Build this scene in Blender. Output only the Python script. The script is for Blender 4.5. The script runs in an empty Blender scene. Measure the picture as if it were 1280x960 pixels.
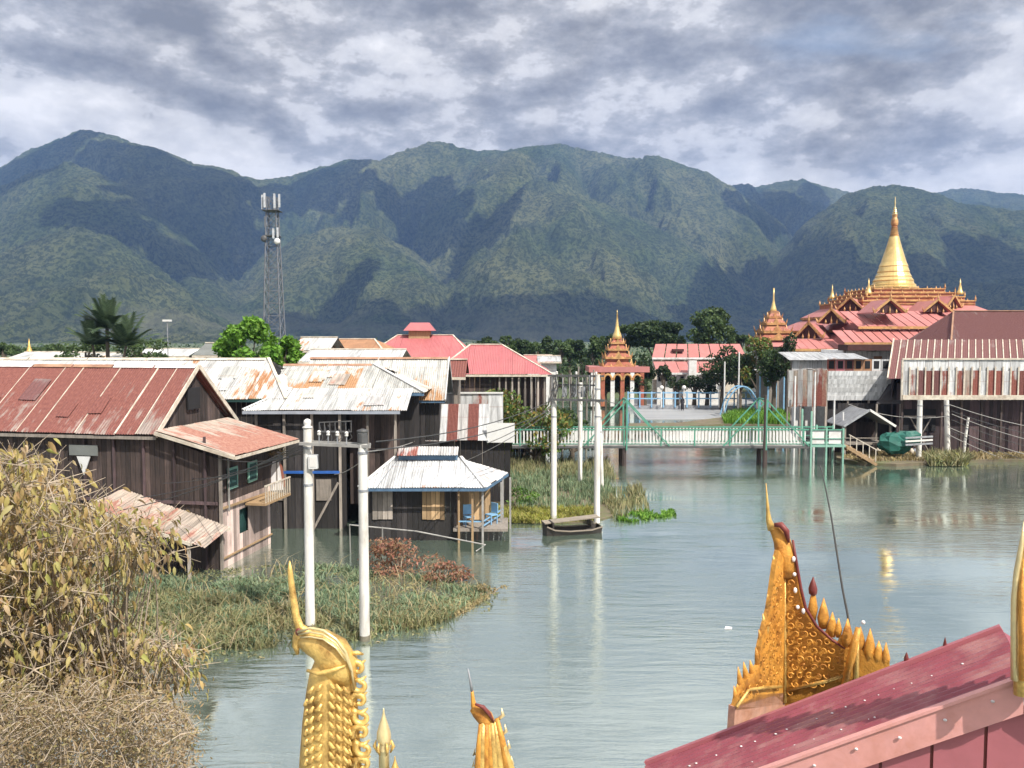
import bpy, math, random
import numpy as np
from math import sin, cos, pi, radians, tan, atan2, sqrt
from mathutils import Vector, Matrix
random.seed(7); np.random.seed(7)
R = random.random
def U(a, b): return a + (b-a)*random.random()
SC = bpy.context.scene
COL = SC.collection

# ------------------------------------------------------------------ camera, sky, sun, exposure
H = 9.0; F = 1005.0; PITCH = math.atan(58/1005)
cam_d = bpy.data.cameras.new('camera'); cam = bpy.data.objects.new('camera', cam_d); COL.objects.link(cam)
cam.location = (0, 0, H); cam.rotation_euler = (pi/2-PITCH, 0, 0)
cam_d.sensor_width = 36; cam_d.lens = 36*F/1280; cam_d.clip_start = 0.1; cam_d.clip_end = 30000
SC.camera = cam
SUN = Vector((0.43, -0.50, 0.75)).normalized()
sd = bpy.data.lights.new('sun', 'SUN'); sd.energy = 5.0; sd.angle = radians(0.5); sd.color = (1.0, 0.94, 0.85)
so = bpy.data.objects.new('sun', sd); COL.objects.link(so); so.location = (0, 0, 60)
so.rotation_euler = SUN.to_track_quat('Z', 'Y').to_euler()
SC.view_settings.view_transform = 'Standard'; SC.view_settings.look = 'None'
SC.view_settings.exposure = 0.52; SC.view_settings.gamma = 1.0
cy = SC.cycles
cy.use_denoising = True; cy.max_bounces = 6; cy.diffuse_bounces = 3; cy.glossy_bounces = 3
cy.transparent_max_bounces = 12; cy.volume_bounces = 0; cy.use_adaptive_sampling = True; cy.adaptive_threshold = 0.02
cy.caustics_reflective = False; cy.caustics_refractive = False

class NT:
    """tiny node helper"""
    def __init__(s, nt): s.nt = nt; nt.nodes.clear()
    def n(s, t, **kw):
        nd = s.nt.nodes.new(t)
        for k, v in kw.items():
            if k.startswith('i_'):
                key = k[2:]; key = int(key) if key.isdigit() else key.replace('_', ' ')
                sock = nd.inputs[key]
                if isinstance(v, bpy.types.NodeSocket): s.nt.links.new(v, sock)
                else: sock.default_value = v
            else: setattr(nd, k, v)
        return nd
    def l(s, a, b): s.nt.links.new(a, b)
    def math(s, op, a, b=None, c=None, clamp=False):
        nd = s.nt.nodes.new('ShaderNodeMath'); nd.operation = op; nd.use_clamp = clamp
        for i, v in enumerate((a, b, c)):
            if v is None: continue
            if isinstance(v, bpy.types.NodeSocket): s.l(v, nd.inputs[i])
            else: nd.inputs[i].default_value = v
        return nd.outputs[0]
    def mix(s, f, a, b, blend='MIX'):
        nd = s.nt.nodes.new('ShaderNodeMix'); nd.data_type = 'RGBA'; nd.blend_type = blend
        for sock, v in ((nd.inputs[0], f), (nd.inputs[6], a), (nd.inputs[7], b)):
            if isinstance(v, bpy.types.NodeSocket): s.l(v, sock)
            else: sock.default_value = v if not isinstance(v, (tuple, list)) else tuple(v)[:3]+(1,)
        return nd.outputs[2]
    def ramp(s, f, stops, interp='LINEAR'):
        nd = s.nt.nodes.new('ShaderNodeValToRGB'); cr = nd.color_ramp; cr.interpolation = interp
        while len(cr.elements) < len(stops): cr.elements.new(0.5)
        for e, (p, c) in zip(cr.elements, stops):
            e.position = p; e.color = (c, c, c, 1) if isinstance(c, (int, float)) else tuple(c)[:3]+(1,)
        s.l(f, nd.inputs[0]); return nd.outputs[0]
    def noise(s, vec, scale, detail=4, rough=0.55, dist=0.0):
        nd = s.nt.nodes.new('ShaderNodeTexNoise')
        nd.inputs['Scale'].default_value = scale; nd.inputs['Detail'].default_value = detail
        nd.inputs['Roughness'].default_value = rough; nd.inputs['Distortion'].default_value = dist
        if vec is not None: s.l(vec, nd.inputs['Vector'])
        return nd.outputs[0]
    def mapping(s, vec, loc=(0,0,0), scale=(1,1,1), rot=(0,0,0)):
        nd = s.nt.nodes.new('ShaderNodeMapping'); s.l(vec, nd.inputs[0])
        nd.inputs[1].default_value = loc; nd.inputs[2].default_value = rot; nd.inputs[3].default_value = scale
        return nd.outputs[0]

# world: physically based sky behind a broken deck of cloud
w = bpy.data.worlds.new('World'); SC.world = w; w.use_nodes = True
T = NT(w.node_tree)
sky = T.n('ShaderNodeTexSky', sky_type='NISHITA', sun_disc=False, sun_elevation=math.asin(SUN.z),
          sun_rotation=math.atan2(SUN.x, SUN.y), air_density=1.0, dust_density=1.5)
tc = T.n('ShaderNodeTexCoord')
sep = T.n('ShaderNodeSeparateXYZ', i_0=tc.outputs['Generated'])
zz = T.math('ADD', T.math('MAXIMUM', sep.outputs[2], 0.0), 0.17)
cx = T.math('DIVIDE', sep.outputs[0], zz); cyy = T.math('DIVIDE', sep.outputs[1], zz)
cv = T.n('ShaderNodeCombineXYZ', i_0=cx, i_1=cyy, i_2=T.math('MULTIPLY', sep.outputs[2], 1.2)).outputs[0]
dirv = tc.outputs['Generated']
K = 10.0
def g(r_, g_, b_): return (r_*K, g_*K, b_*K)
big = T.noise(T.mapping(cv, (3.3, 1.7, 0.4), (0.55, 0.70, 1)), 1.0, 5, 0.55, 0.2)
def puffs(off): return T.noise(T.mapping(dirv, (2.3+off[0], 7.7, 5.0+off[1]), (1.0, 1.0, 1.9)), 3.1, 15, 0.60, 0.0)
pa = puffs((0, 0)); pb = puffs((0.02, 0.045))
rel = T.math('MULTIPLY', T.math('SUBTRACT', pa, pb), 1.15)
med = T.noise(T.mapping(dirv, (4.7, 2.2, 3.1), (0.7, 1.0, 3.2)), 1.7, 12, 0.56, 0.0)
el2 = T.math('SUBTRACT', T.math('MULTIPLY', T.ramp(sep.outputs[2], [(0.14, 0.80), (0.23, 0.64), (0.33, 0.44), (0.42, 0.52), (0.55, 0.80)]), 0.34), 0.17)
shade = T.math('ADD', T.math('ADD', T.math('MULTIPLY', big, 0.30), T.math('MULTIPLY', med, 0.46)), T.math('MULTIPLY', pa, 0.24))
brk = T.math('MULTIPLY', T.ramp(sep.outputs[0], [(0.20, 0.0), (0.50, 0.07)]), T.ramp(sep.outputs[2], [(0.22, 1.0), (0.36, 0.0)]))
shade = T.math('ADD', T.math('ADD', T.math('ADD', shade, el2), rel), brk)
ccol = T.ramp(shade, [(0.36, (0.205, 0.198, 0.196)), (0.43, (0.300, 0.290, 0.286)), (0.475, (0.390, 0.378, 0.372)), (0.515, (0.49, 0.475, 0.465)), (0.54, (0.64, 0.62, 0.605)), (0.60, (0.76, 0.735, 0.71)), (0.68, (0.95, 0.91, 0.87))])
sc_ = T.n('ShaderNodeVectorMath', operation='SCALE', i_0=ccol); sc_.inputs[3].default_value = K
gap = T.ramp(T.noise(T.mapping(cv, (5.2, 0.3, 0.0), (0.7, 1.5, 1)), 1.4, 5, 0.5), [(0.62, 0.0), (0.70, 0.5)])
skyb = T.mix(0.55, sky.outputs[0], g(0.36, 0.46, 0.60))
fin = T.mix(gap, sc_.outputs[0], skyb)
bg = T.n('ShaderNodeBackground', i_Strength=0.1); T.l(fin, bg.inputs[0])
wo = T.n('ShaderNodeOutputWorld'); T.l(bg.outputs[0], wo.inputs[0])
w.cycles.sampling_method = 'MANUAL'; w.cycles.sample_map_resolution = 512

# ------------------------------------------------------------------ pixel helpers (photo pixels -> points of the place)
def ray(px, py):
    x = (px-640)/F; u = -(py-480)/F
    return Vector((x, cos(PITCH)+u*sin(PITCH), -sin(PITCH)+u*cos(PITCH)))
def at(px, py, Y):
    d = ray(px, py); t = Y/d.y; return Vector((d.x*t, Y, H+d.z*t))
def gnd(px, py, z=0.0):
    d = ray(px, py); t = (z-H)/d.z; return Vector((d.x*t, d.y*t, z))
def on_plane(px, py, o, d):
    """hit of the view ray with the vertical plane through o along horizontal direction d"""
    n = Vector((-d.y, d.x, 0)); r = ray(px, py); c = Vector((0, 0, H))
    return c + r*((o-c).dot(n)/r.dot(n))

# ------------------------------------------------------------------ materials
MATS = {}
def newmat(name):
    m = bpy.data.materials.new(name); m.use_nodes = True; MATS[name] = m
    t = NT(m.node_tree); out = t.n('ShaderNodeOutputMaterial'); b = t.n('ShaderNodeBsdfPrincipled'); t.l(b.outputs[0], out.inputs[0])
    return m, t, b
def setc(t, sock, v):
    if isinstance(v, bpy.types.NodeSocket): t.l(v, sock)
    elif isinstance(v, (tuple, list)): sock.default_value = tuple(v)[:3]+(1,)
    else: sock.default_value = v
def bump(t, b, h, strength, dist):
    bn = t.n('ShaderNodeBump', i_Strength=strength, i_Distance=dist, i_Height=h); t.l(bn.outputs[0], b.inputs['Normal'])
def M_plain(name, c, rough=0.7, metal=0.0, var=0.25, scale=3.0, grime=None, gamt=0.35, bmp=0.25, bd=0.02, island=False, sx=(1,1,1)):
    m, t, b = newmat(name)
    tcn = t.n('ShaderNodeTexCoord'); oi = t.n('ShaderNodeObjectInfo')
    v = t.mapping(tcn.outputs['Object'], (0,0,0), sx)
    addv = t.n('ShaderNodeVectorMath', operation='ADD', i_0=v)
    rr = t.math('MULTIPLY', oi.outputs['Random'], 31.0); cmb = t.n('ShaderNodeCombineXYZ', i_0=rr, i_1=rr, i_2=0.0); t.l(cmb.outputs[0], addv.inputs[1])
    v = addv.outputs[0]
    n1 = t.noise(v, scale, 6, 0.6)
    lo = tuple(x*(1-var) for x in c); hi = tuple(min(1, x*(1+var)) for x in c)
    col = t.mix(t.ramp(n1, [(0.3, 0.0), (0.7, 1.0)]), lo, hi)
    if island:
        ge = t.n('ShaderNodeNewGeometry')
        col = t.mix(1.0, col, t.ramp(ge.outputs['Random Per Island'], [(0, 0.62), (1, 1.35)]), 'MULTIPLY')
    if grime:
        n2 = t.noise(v, scale*0.45, 8, 0.68, 0.3)
        col = t.mix(t.math('MULTIPLY', t.ramp(n2, [(0.48, 0.0), (0.66, 1.0)]), gamt), col, grime)
    setc(t, b.inputs['Base Color'], col); b.inputs['Roughness'].default_value = rough; b.inputs['Metallic'].default_value = metal
    if bmp: bump(t, b, t.noise(v, scale*5, 5, 0.6), bmp, bd)
    return m
def M_sheet(name, metal_c, rust_lo, rust_hi, amt, rough=0.55, mt=0.15, vg=0.06, stripe=0.0, spread=0.14):
    """corrugated roof sheet: streaks run down the slope; UV in metres"""
    m, t, b = newmat(name)
    uv = t.n('ShaderNodeTexCoord').outputs['UV']; oi = t.n('ShaderNodeObjectInfo')
    rnd = oi.outputs['Random']
    off = t.n('ShaderNodeCombineXYZ', i_0=t.math('MULTIPLY', rnd, 57.0), i_1=t.math('MULTIPLY', rnd, 23.0), i_2=0.0).outputs[0]
    def sh(v):
        a = t.n('ShaderNodeVectorMath', operation='ADD', i_0=v); t.l(off, a.inputs[1]); return a.outputs[0]
    sx = t.n('ShaderNodeSeparateXYZ', i_0=uv)
    streak = t.noise(sh(t.mapping(uv, scale=(5.0, 0.45, 1))), 1.0, 6, 0.65, 0.15)
    blot = t.noise(sh(t.mapping(uv, scale=(1.3, 0.8, 1))), 1.0, 6, 0.62, 0.2)
    f = t.math('ADD', t.math('MULTIPLY', streak, 0.55), t.math('MULTIPLY', blot, 0.45))
    f = t.math('ADD', f, t.math('MULTIPLY', sx.outputs[1], vg))
    f = t.math('ADD', f, t.math('MULTIPLY', t.math('SUBTRACT', rnd, 0.5), spread*2))
    f = t.math('ADD', f, amt-0.5)
    mask = t.ramp(f, [(0.47, 0.0), (0.56, 1.0)])
    fine = t.noise(sh(t.mapping(uv, scale=(9, 5, 1))), 1.3, 6, 0.7)
    rust = t.mix(t.ramp(fine, [(0.35, 0.0), (0.65, 1.0)]), rust_lo, rust_hi)
    mlo = tuple(x*0.50 for x in metal_c)
    met = t.mix(t.ramp(streak, [(0.35, 0.0), (0.6, 1.0)]), mlo, metal_c)
    met = t.mix(1.0, met, t.ramp(rnd, [(0, 0.72), (1, 1.08)]), 'MULTIPLY')
    col = t.mix(mask, met, rust)
    # nail rows / laps
    lap = t.math('LESS_THAN', t.math('ABSOLUTE', t.math('SUBTRACT', t.math('FRACT', t.math('DIVIDE', sx.outputs[1], 1.75)), 0.5)), 0.012)
    col = t.mix(t.math('MULTIPLY', lap, 0.35), col, rust_lo)
    setc(t, b.inputs['Base Color'], col)
    b.inputs['Metallic'].default_value = mt
    t.l(t.math('ADD', t.math('MULTIPLY', mask, 0.3), rough), b.inputs['Roughness'])
    bump(t, b, fine, 0.25, 0.01)
    return m
def M_wood(name, c1, c2, plank=0.18, rough=0.85, vertical=True, stain=(0.02,0.018,0.016), samt=0.4):
    m, t, b = newmat(name)
    tcn = t.n('ShaderNodeTexCoord'); ge = t.n('ShaderNodeNewGeometry')
    rp = ge.outputs['Random Per Island']
    off = t.n('ShaderNodeCombineXYZ', i_0=t.math('MULTIPLY', rp, 40.0), i_1=t.math('MULTIPLY', rp, 17.0), i_2=0.0).outputs[0]
    a = t.n('ShaderNodeVectorMath', operation='ADD', i_0=tcn.outputs['Object']); t.l(off, a.inputs[1]); v = a.outputs[0]
    sc = (9, 9, 0.8) if vertical else (0.8, 0.8, 9)
    grain = t.noise(t.mapping(v, scale=sc), 1.6, 7, 0.65, 0.3)
    col = t.mix(t.ramp(grain, [(0.3, 0.0), (0.7, 1.0)]), c1, c2)
    col = t.mix(1.0, col, t.ramp(rp, [(0, 0.5), (0.8, 1.4), (1, 2.2)]), 'MULTIPLY')
    st = t.noise(tcn.outputs['Object'], 0.9, 6, 0.65)
    col = t.mix(t.math('MULTIPLY', t.ramp(st, [(0.46, 0.0), (0.64, 1.0)]), samt), col, stain)
    setc(t, b.inputs['Base Color'], col); b.inputs['Roughness'].default_value = rough
    bump(t, b, grain, 0.4, 0.01)
    return m
def M_leaf(name, cols, rough=0.55, scale=0.6, transl=0.25):
    m, t, b = newmat(name)
    ge = t.n('ShaderNodeNewGeometry'); oi = t.n('ShaderNodeObjectInfo')
    rp = t.math('FRACT', t.math('ADD', ge.outputs['Random Per Island'], oi.outputs['Random']))
    st = [(i/(len(cols)-1) if len(cols) > 1 else 0, c) for i, c in enumerate(cols)]
    col = t.ramp(rp, st)
    n = t.noise(t.n('ShaderNodeTexCoord').outputs['Object'], scale, 4, 0.6)
    col = t.mix(1.0, col, t.ramp(n, [(0.3, 0.68), (0.7, 1.3)]), 'MULTIPLY')
    setc(t, b.inputs['Base Color'], col); b.inputs['Roughness'].default_value = rough
    b.inputs['Specular IOR Level'].default_value = 0.25
    tr = t.n('ShaderNodeBsdfTranslucent'); t.l(col, tr.inputs[0])
    mx = t.n('ShaderNodeMixShader'); mx.inputs[0].default_value = transl
    t.l(b.outputs[0], mx.inputs[1]); t.l(tr.outputs[0], mx.inputs[2])
    out = [x for x in m.node_tree.nodes if x.type == 'OUTPUT_MATERIAL'][0]; t.l(mx.outputs[0], out.inputs[0])
    return m
RL, RH = (0.12, 0.040, 0.028), (0.27, 0.115, 0.07)
M_sheet('rust_roof', (0.50, 0.40, 0.35), (0.155, 0.050, 0.042), (0.25, 0.095, 0.075), 0.70, vg=-0.035, spread=0.05, mt=0.05)
M_sheet('pale_rust_roof', (0.66, 0.56, 0.47), (0.27, 0.11, 0.085), (0.42, 0.23, 0.17), 0.455, mt=0.05, spread=0.07)
M_sheet('zinc_roof', (0.76, 0.76, 0.74), (0.30, 0.14, 0.06), (0.45, 0.24, 0.12), 0.365, mt=0.1, vg=0.025, spread=0.13)
M_sheet('zinc_roof_grey', (0.67, 0.67, 0.63), (0.33, 0.17, 0.08), (0.50, 0.30, 0.16), 0.33, mt=0.1, spread=0.14)
M_sheet('white_sheet', (0.76, 0.77, 0.77), (0.30, 0.12, 0.07), (0.42, 0.22, 0.14), 0.24, mt=0.05, spread=0.1)
M_sheet('patchy_sheet', (0.72, 0.70, 0.68), (0.22, 0.065, 0.05), (0.33, 0.12, 0.09), 0.44, mt=0.05, spread=0.22)
M_sheet('maroon_roof', (0.42, 0.30, 0.28), (0.135, 0.055, 0.052), (0.20, 0.09, 0.085), 0.58, mt=0.03, spread=0.08)
M_plain('dark_ridge', (0.16, 0.10, 0.08), 0.7)
M_plain('rust_cap', (0.38, 0.22, 0.14), 0.7, grime=(0.2, 0.07, 0.04), gamt=0.6)
M_plain('pale_trim', (0.62, 0.56, 0.46), 0.7, grime=(0.25, 0.14, 0.08), gamt=0.5)
M_plain('white_trim', (0.72, 0.72, 0.70), 0.6, grime=(0.3, 0.2, 0.15), gamt=0.4)
M_plain('blue_trim', (0.08, 0.15, 0.24), 0.6)
M_plain('bright_blue', (0.03, 0.12, 0.42), 0.5)
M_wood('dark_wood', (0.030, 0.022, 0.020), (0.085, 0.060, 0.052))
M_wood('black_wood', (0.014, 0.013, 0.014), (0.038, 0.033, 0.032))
M_wood('maroon_wood', (0.040, 0.026, 0.028), (0.075, 0.050, 0.052))
M_wood('pink_wood', (0.34, 0.25, 0.22), (0.56, 0.45, 0.40), samt=0.25, stain=(0.12,0.07,0.05))
M_wood('tan_wood', (0.26, 0.17, 0.09), (0.42, 0.29, 0.16), samt=0.25, stain=(0.08,0.05,0.03))
M_wood('ochre_wood', (0.30, 0.21, 0.05), (0.42, 0.32, 0.10), samt=0.2, stain=(0.08,0.05,0.03))
M_wood('grey_wood', (0.16, 0.14, 0.12), (0.32, 0.28, 0.24), samt=0.3)
M_plain('teal_dark', (0.012, 0.05, 0.045), 0.7)
M_plain('dark_void', (0.012, 0.012, 0.014), 0.9, bmp=0)
M_plain('concrete_pole', (0.80, 0.78, 0.72), 0.8, var=0.14, scale=4, grime=(0.28, 0.24, 0.19), gamt=0.5, sx=(1, 1, 0.25))
M_plain('wet_stain', (0.20, 0.18, 0.13), 0.7, var=0.3, scale=9)
M_plain('concrete', (0.38, 0.37, 0.35), 0.85, scale=2, grime=(0.16, 0.14, 0.11), gamt=0.5)
M_plain('quay_concrete', (0.30, 0.31, 0.32), 0.5, scale=0.4, grime=(0.42, 0.42, 0.42), gamt=0.6, sx=(0.3, 2, 1))
M_plain('white_paint', (0.74, 0.74, 0.72), 0.6, var=0.08, grime=(0.4, 0.34, 0.28), gamt=0.4)
M_plain('white_box', (0.70, 0.70, 0.68), 0.5, var=0.05)
M_plain('ceramic', (0.72, 0.70, 0.66), 0.3, var=0.05, bmp=0)
M_plain('green_paint', (0.085, 0.30, 0.21), 0.5, var=0.2, grime=(0.1, 0.08, 0.05), gamt=0.3)
M_plain('pale_green_paint', (0.22, 0.42, 0.33), 0.6, var=0.15)
M_plain('blue_paint', (0.22, 0.42, 0.62), 0.5, var=0.15)
M_plain('steel_dark', (0.10, 0.10, 0.10), 0.6, metal=0.3)
M_plain('steel_grey', (0.30, 0.31, 0.33), 0.5, metal=0.3)
M_plain('steel_pale', (0.48, 0.50, 0.52), 0.5)
M_plain('steel_mid', (0.17, 0.18, 0.20), 0.6, metal=0.2)
M_plain('cable', (0.05, 0.05, 0.05), 0.6, bmp=0)
M_plain('cable_pale', (0.34, 0.33, 0.31), 0.6, bmp=0)
M_plain('gold', (0.80, 0.52, 0.16), 0.40, metal=0.5, var=0.28, scale=9, grime=(0.26, 0.12, 0.03), gamt=0.8, bmp=0.8, bd=0.008)
M_plain('orange_gold', (0.68, 0.32, 0.055), 0.48, metal=0.25, var=0.3, scale=9, grime=(0.24, 0.07, 0.012), gamt=0.7, bmp=0.8, bd=0.01)
M_plain('pale_gold', (0.82, 0.66, 0.34), 0.3, metal=0.5, var=0.15, scale=8)
M_plain('dark_red_paint', (0.16, 0.03, 0.025), 0.5)
M_plain('stupa_gold', (0.82, 0.60, 0.24), 0.33, metal=0.5, var=0.12, scale=1.2, grime=(0.42, 0.24, 0.06), gamt=0.5, bmp=0.3)
M_plain('temple_gold', (0.52, 0.30, 0.12), 0.5, metal=0.2, var=0.4, scale=1.6, grime=(0.30, 0.05, 0.03), gamt=0.6)
M_plain('temple_red', (0.33, 0.10, 0.06), 0.6, var=0.3, scale=1.4, grime=(0.55, 0.30, 0.10), gamt=0.5)
M_plain('temple_dark', (0.06, 0.02, 0.018), 0.8)
M_plain('pink_roof', (0.46, 0.18, 0.165), 0.55, var=0.10, scale=0.7, grime=(0.42, 0.12, 0.10), gamt=0.5, bmp=0.1)
M_plain('red_roof', (0.44, 0.135, 0.14), 0.5, var=0.10, scale=0.7, grime=(0.50, 0.2, 0.18), gamt=0.4, bmp=0.1)
M_plain('brown_roof', (0.36, 0.19, 0.10), 0.7, var=0.2, scale=1)
M_plain('grey_roof', (0.17, 0.18, 0.17), 0.7, var=0.15, scale=1)
M_plain('magenta_roof', (0.30, 0.070, 0.09), 0.42, var=0.16, scale=4, grime=(0.42, 0.20, 0.19), gamt=0.9, bmp=0.08)
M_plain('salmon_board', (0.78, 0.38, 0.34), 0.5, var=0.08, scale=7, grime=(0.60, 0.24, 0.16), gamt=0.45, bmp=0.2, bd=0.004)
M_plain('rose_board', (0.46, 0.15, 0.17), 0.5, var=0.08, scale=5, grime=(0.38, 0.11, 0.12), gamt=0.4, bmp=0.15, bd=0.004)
M_plain('white_spot', (0.80, 0.76, 0.74), 0.6, bmp=0)
M_plain('pink_base', (0.50, 0.27, 0.19), 0.6, var=0.2, scale=12, grime=(0.36, 0.13, 0.05), gamt=0.5)
M_plain('tarp_teal', (0.015, 0.11, 0.085), 0.6)
M_plain('white_cloth', (0.75, 0.74, 0.74), 0.9, var=0.08)
M_plain('grey_cloth', (0.30, 0.33, 0.38), 0.9, var=0.2)
M_plain('dark_cloth', (0.02, 0.022, 0.03), 0.9)
M_plain('skin', (0.30, 0.17, 0.11), 0.6, bmp=0)
M_plain('dry_palm', (0.22, 0.15, 0.09), 0.9)
M_plain('bark', (0.12, 0.095, 0.07), 0.9, scale=8, bmp=0.6)
M_plain('twig', (0.38, 0.31, 0.23), 0.9, scale=8, bmp=0.3)
M_plain('boat_wood', (0.035, 0.028, 0.024), 0.7, scale=4, sx=(0.4, 3, 3))
M_plain('boat_deck', (0.28, 0.24, 0.19), 0.8, scale=4, sx=(0.4, 3, 3))
M_plain('mud', (0.16, 0.13, 0.085), 0.9, scale=1.5, grime=(0.12, 0.15, 0.05), gamt=0.7)
M_plain('land', (0.09, 0.12, 0.055), 0.95, scale=0.05, grime=(0.16, 0.15, 0.08), gamt=0.5)
M_leaf('leaf_autumn', [(0.44, 0.37, 0.12), (0.52, 0.41, 0.17), (0.32, 0.33, 0.09), (0.58, 0.44, 0.27), (0.24, 0.16, 0.09), (0.48, 0.36, 0.14), (0.36, 0.22, 0.11)], scale=0.35)
M_leaf('leaf_dry', [(0.30, 0.22, 0.12), (0.22, 0.15, 0.08), (0.36, 0.28, 0.16), (0.26, 0.23, 0.10)], scale=0.5, transl=0.15)
M_leaf('leaf_bright', [(0.12, 0.27, 0.03), (0.19, 0.36, 0.05), (0.08, 0.20, 0.025), (0.24, 0.40, 0.07)], scale=0.8)
M_leaf('leaf_dark', [(0.030, 0.055, 0.022), (0.050, 0.085, 0.030), (0.025, 0.045, 0.02), (0.07, 0.10, 0.035)], scale=0.3)
M_leaf('leaf_mid', [(0.06, 0.10, 0.035), (0.09, 0.14, 0.05), (0.045, 0.08, 0.03), (0.12, 0.17, 0.06)], scale=0.3)
M_leaf('leaf_hedge', [(0.09, 0.17, 0.04), (0.16, 0.22, 0.05), (0.30, 0.20, 0.05), (0.07, 0.13, 0.04), (0.13, 0.22, 0.06)], scale=0.4)
M_leaf('leaf_palm', [(0.05, 0.08, 0.04), (0.08, 0.12, 0.06), (0.035, 0.06, 0.035)], scale=0.3, transl=0.1)
M_leaf('reed_green', [(0.19, 0.27, 0.16), (0.26, 0.33, 0.20), (0.12, 0.20, 0.10), (0.36, 0.37, 0.22), (0.18, 0.29, 0.17)], scale=0.35)
M_leaf('reed_olive', [(0.24, 0.24, 0.11), (0.34, 0.31, 0.16), (0.15, 0.19, 0.08), (0.44, 0.37, 0.22)], scale=0.35)
M_leaf('reed_yellow', [(0.34, 0.33, 0.06), (0.26, 0.29, 0.06), (0.42, 0.36, 0.12), (0.20, 0.25, 0.06)], scale=0.35)
M_leaf('reed_straw', [(0.46, 0.37, 0.20), (0.36, 0.28, 0.14), (0.30, 0.26, 0.12), (0.5, 0.4, 0.26)], scale=0.35)
M_leaf('leaf_red', [(0.36, 0.14, 0.10), (0.28, 0.16, 0.09), (0.46, 0.22, 0.17), (0.30, 0.22, 0.11), (0.20, 0.10, 0.06)], scale=0.6)
# water
m, t, b = newmat('water')
tcn = t.n('ShaderNodeTexCoord'); P = tcn.outputs['Object']
r1 = t.noise(t.mapping(P, scale=(0.5, 2.6, 1), rot=(0,0,0.06)), 1.1, 5, 0.55, 0.2)
r2 = t.noise(t.mapping(P, scale=(1.4, 6.0, 1), rot=(0,0,-0.10)), 1.3, 4, 0.6, 0.1)
calm = t.ramp(t.noise(t.mapping(P, scale=(0.05, 0.12, 1)), 1.0, 4, 0.55), [(0.40, 0.10), (0.58, 1.0)])
hh = t.math('MULTIPLY', t.math('ADD', r1, t.math('MULTIPLY', r2, 0.35)), calm)
bn = t.n('ShaderNodeBump', i_Strength=1.0, i_Distance=0.036, i_Height=hh)
mur = t.mix(t.ramp(t.noise(t.mapping(P, scale=(0.08, 0.15, 1)), 1, 4, 0.5), [(0.35, 0.0), (0.65, 1.0)]), (0.115, 0.160, 0.122), (0.155, 0.205, 0.160))
df = t.n('ShaderNodeBsdfDiffuse'); setc(t, df.inputs[0], mur)
gl = t.n('ShaderNodeBsdfGlossy', i_Roughness=0.022); gl.inputs[0].default_value = (0.94, 1.0, 0.965, 1)
t.l(bn.outputs[0], gl.inputs['Normal'])
fr = t.n('ShaderNodeFresnel', i_IOR=1.45); t.l(bn.outputs[0], fr.inputs['Normal'])
fac = t.math('ADD', t.math('MULTIPLY', fr.outputs[0], 0.52), 0.56, clamp=True)
mx = t.n('ShaderNodeMixShader'); t.l(fac, mx.inputs[0]); t.l(df.outputs[0], mx.inputs[1]); t.l(gl.outputs[0], mx.inputs[2])
t.l(mx.outputs[0], [x for x in m.node_tree.nodes if x.type == 'OUTPUT_MATERIAL'][0].inputs[0])
m.node_tree.nodes.remove(b)
# mountain forest
m, t, b = newmat('mountain_forest')
P = t.n('ShaderNodeTexCoord').outputs['Object']
n1 = t.noise(P, 0.0030, 8, 0.6, 0.3); n2 = t.noise(t.mapping(P, scale=(1,0.6,0.5)), 0.016, 8, 0.72); n3 = t.noise(P, 0.10, 3, 0.7)
col = t.mix(t.ramp(n1, [(0.38, 0.0), (0.62, 1.0)]), (0.115, 0.155, 0.055), (0.225, 0.235, 0.110))
col = t.mix(t.ramp(n2, [(0.42, 0.0), (0.60, 1.0)]), t.mix(1.0, col, (0.55, 0.6, 0.6), 'MULTIPLY'), col)
col = t.mix(t.ramp(n3, [(0.44, 0.0), (0.54, 1.0)]), t.mix(1.0, col, (0.36, 0.42, 0.42), 'MULTIPLY'), col)
geo = t.n('ShaderNodeSeparateXYZ', i_0=P)
fld = t.ramp(t.noise(t.mapping(P, scale=(0.4, 1, 1)), 0.006, 5, 0.6), [(0.50, 0.0), (0.60, 1.0)])
lowm = t.ramp(t.math('MULTIPLY', geo.outputs[2], 0.01), [(0.2, 0.55), (0.75, 0.0)])
col = t.mix(t.math('MULTIPLY', fld, lowm), col, (0.30, 0.29, 0.20))
setc(t, b.inputs['Base Color'], col); b.inputs['Roughness'].default_value = 0.95; b.inputs['Specular IOR Level'].default_value = 0.1
bump(t, b, t.noise(P, 0.045, 7, 0.8), 1.0, 24.0)
# cloud
m, t, b = newmat('cloud_white'); b.inputs['Base Color'].default_value = (0.85, 0.85, 0.86, 1); b.inputs['Roughness'].default_value = 1
# haze
m = bpy.data.materials.new('haze_air'); m.use_nodes = True; t = NT(m.node_tree); MATS['haze_air'] = m
pv = t.n('ShaderNodeVolumePrincipled'); pv.inputs['Color'].default_value = (0.30, 0.51, 1.0, 1); pv.inputs['Density'].default_value = 0.000165
pv.inputs['Anisotropy'].default_value = 0.1
ho = t.n('ShaderNodeOutputMaterial'); t.l(pv.outputs[0], ho.inputs[1])

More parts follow.
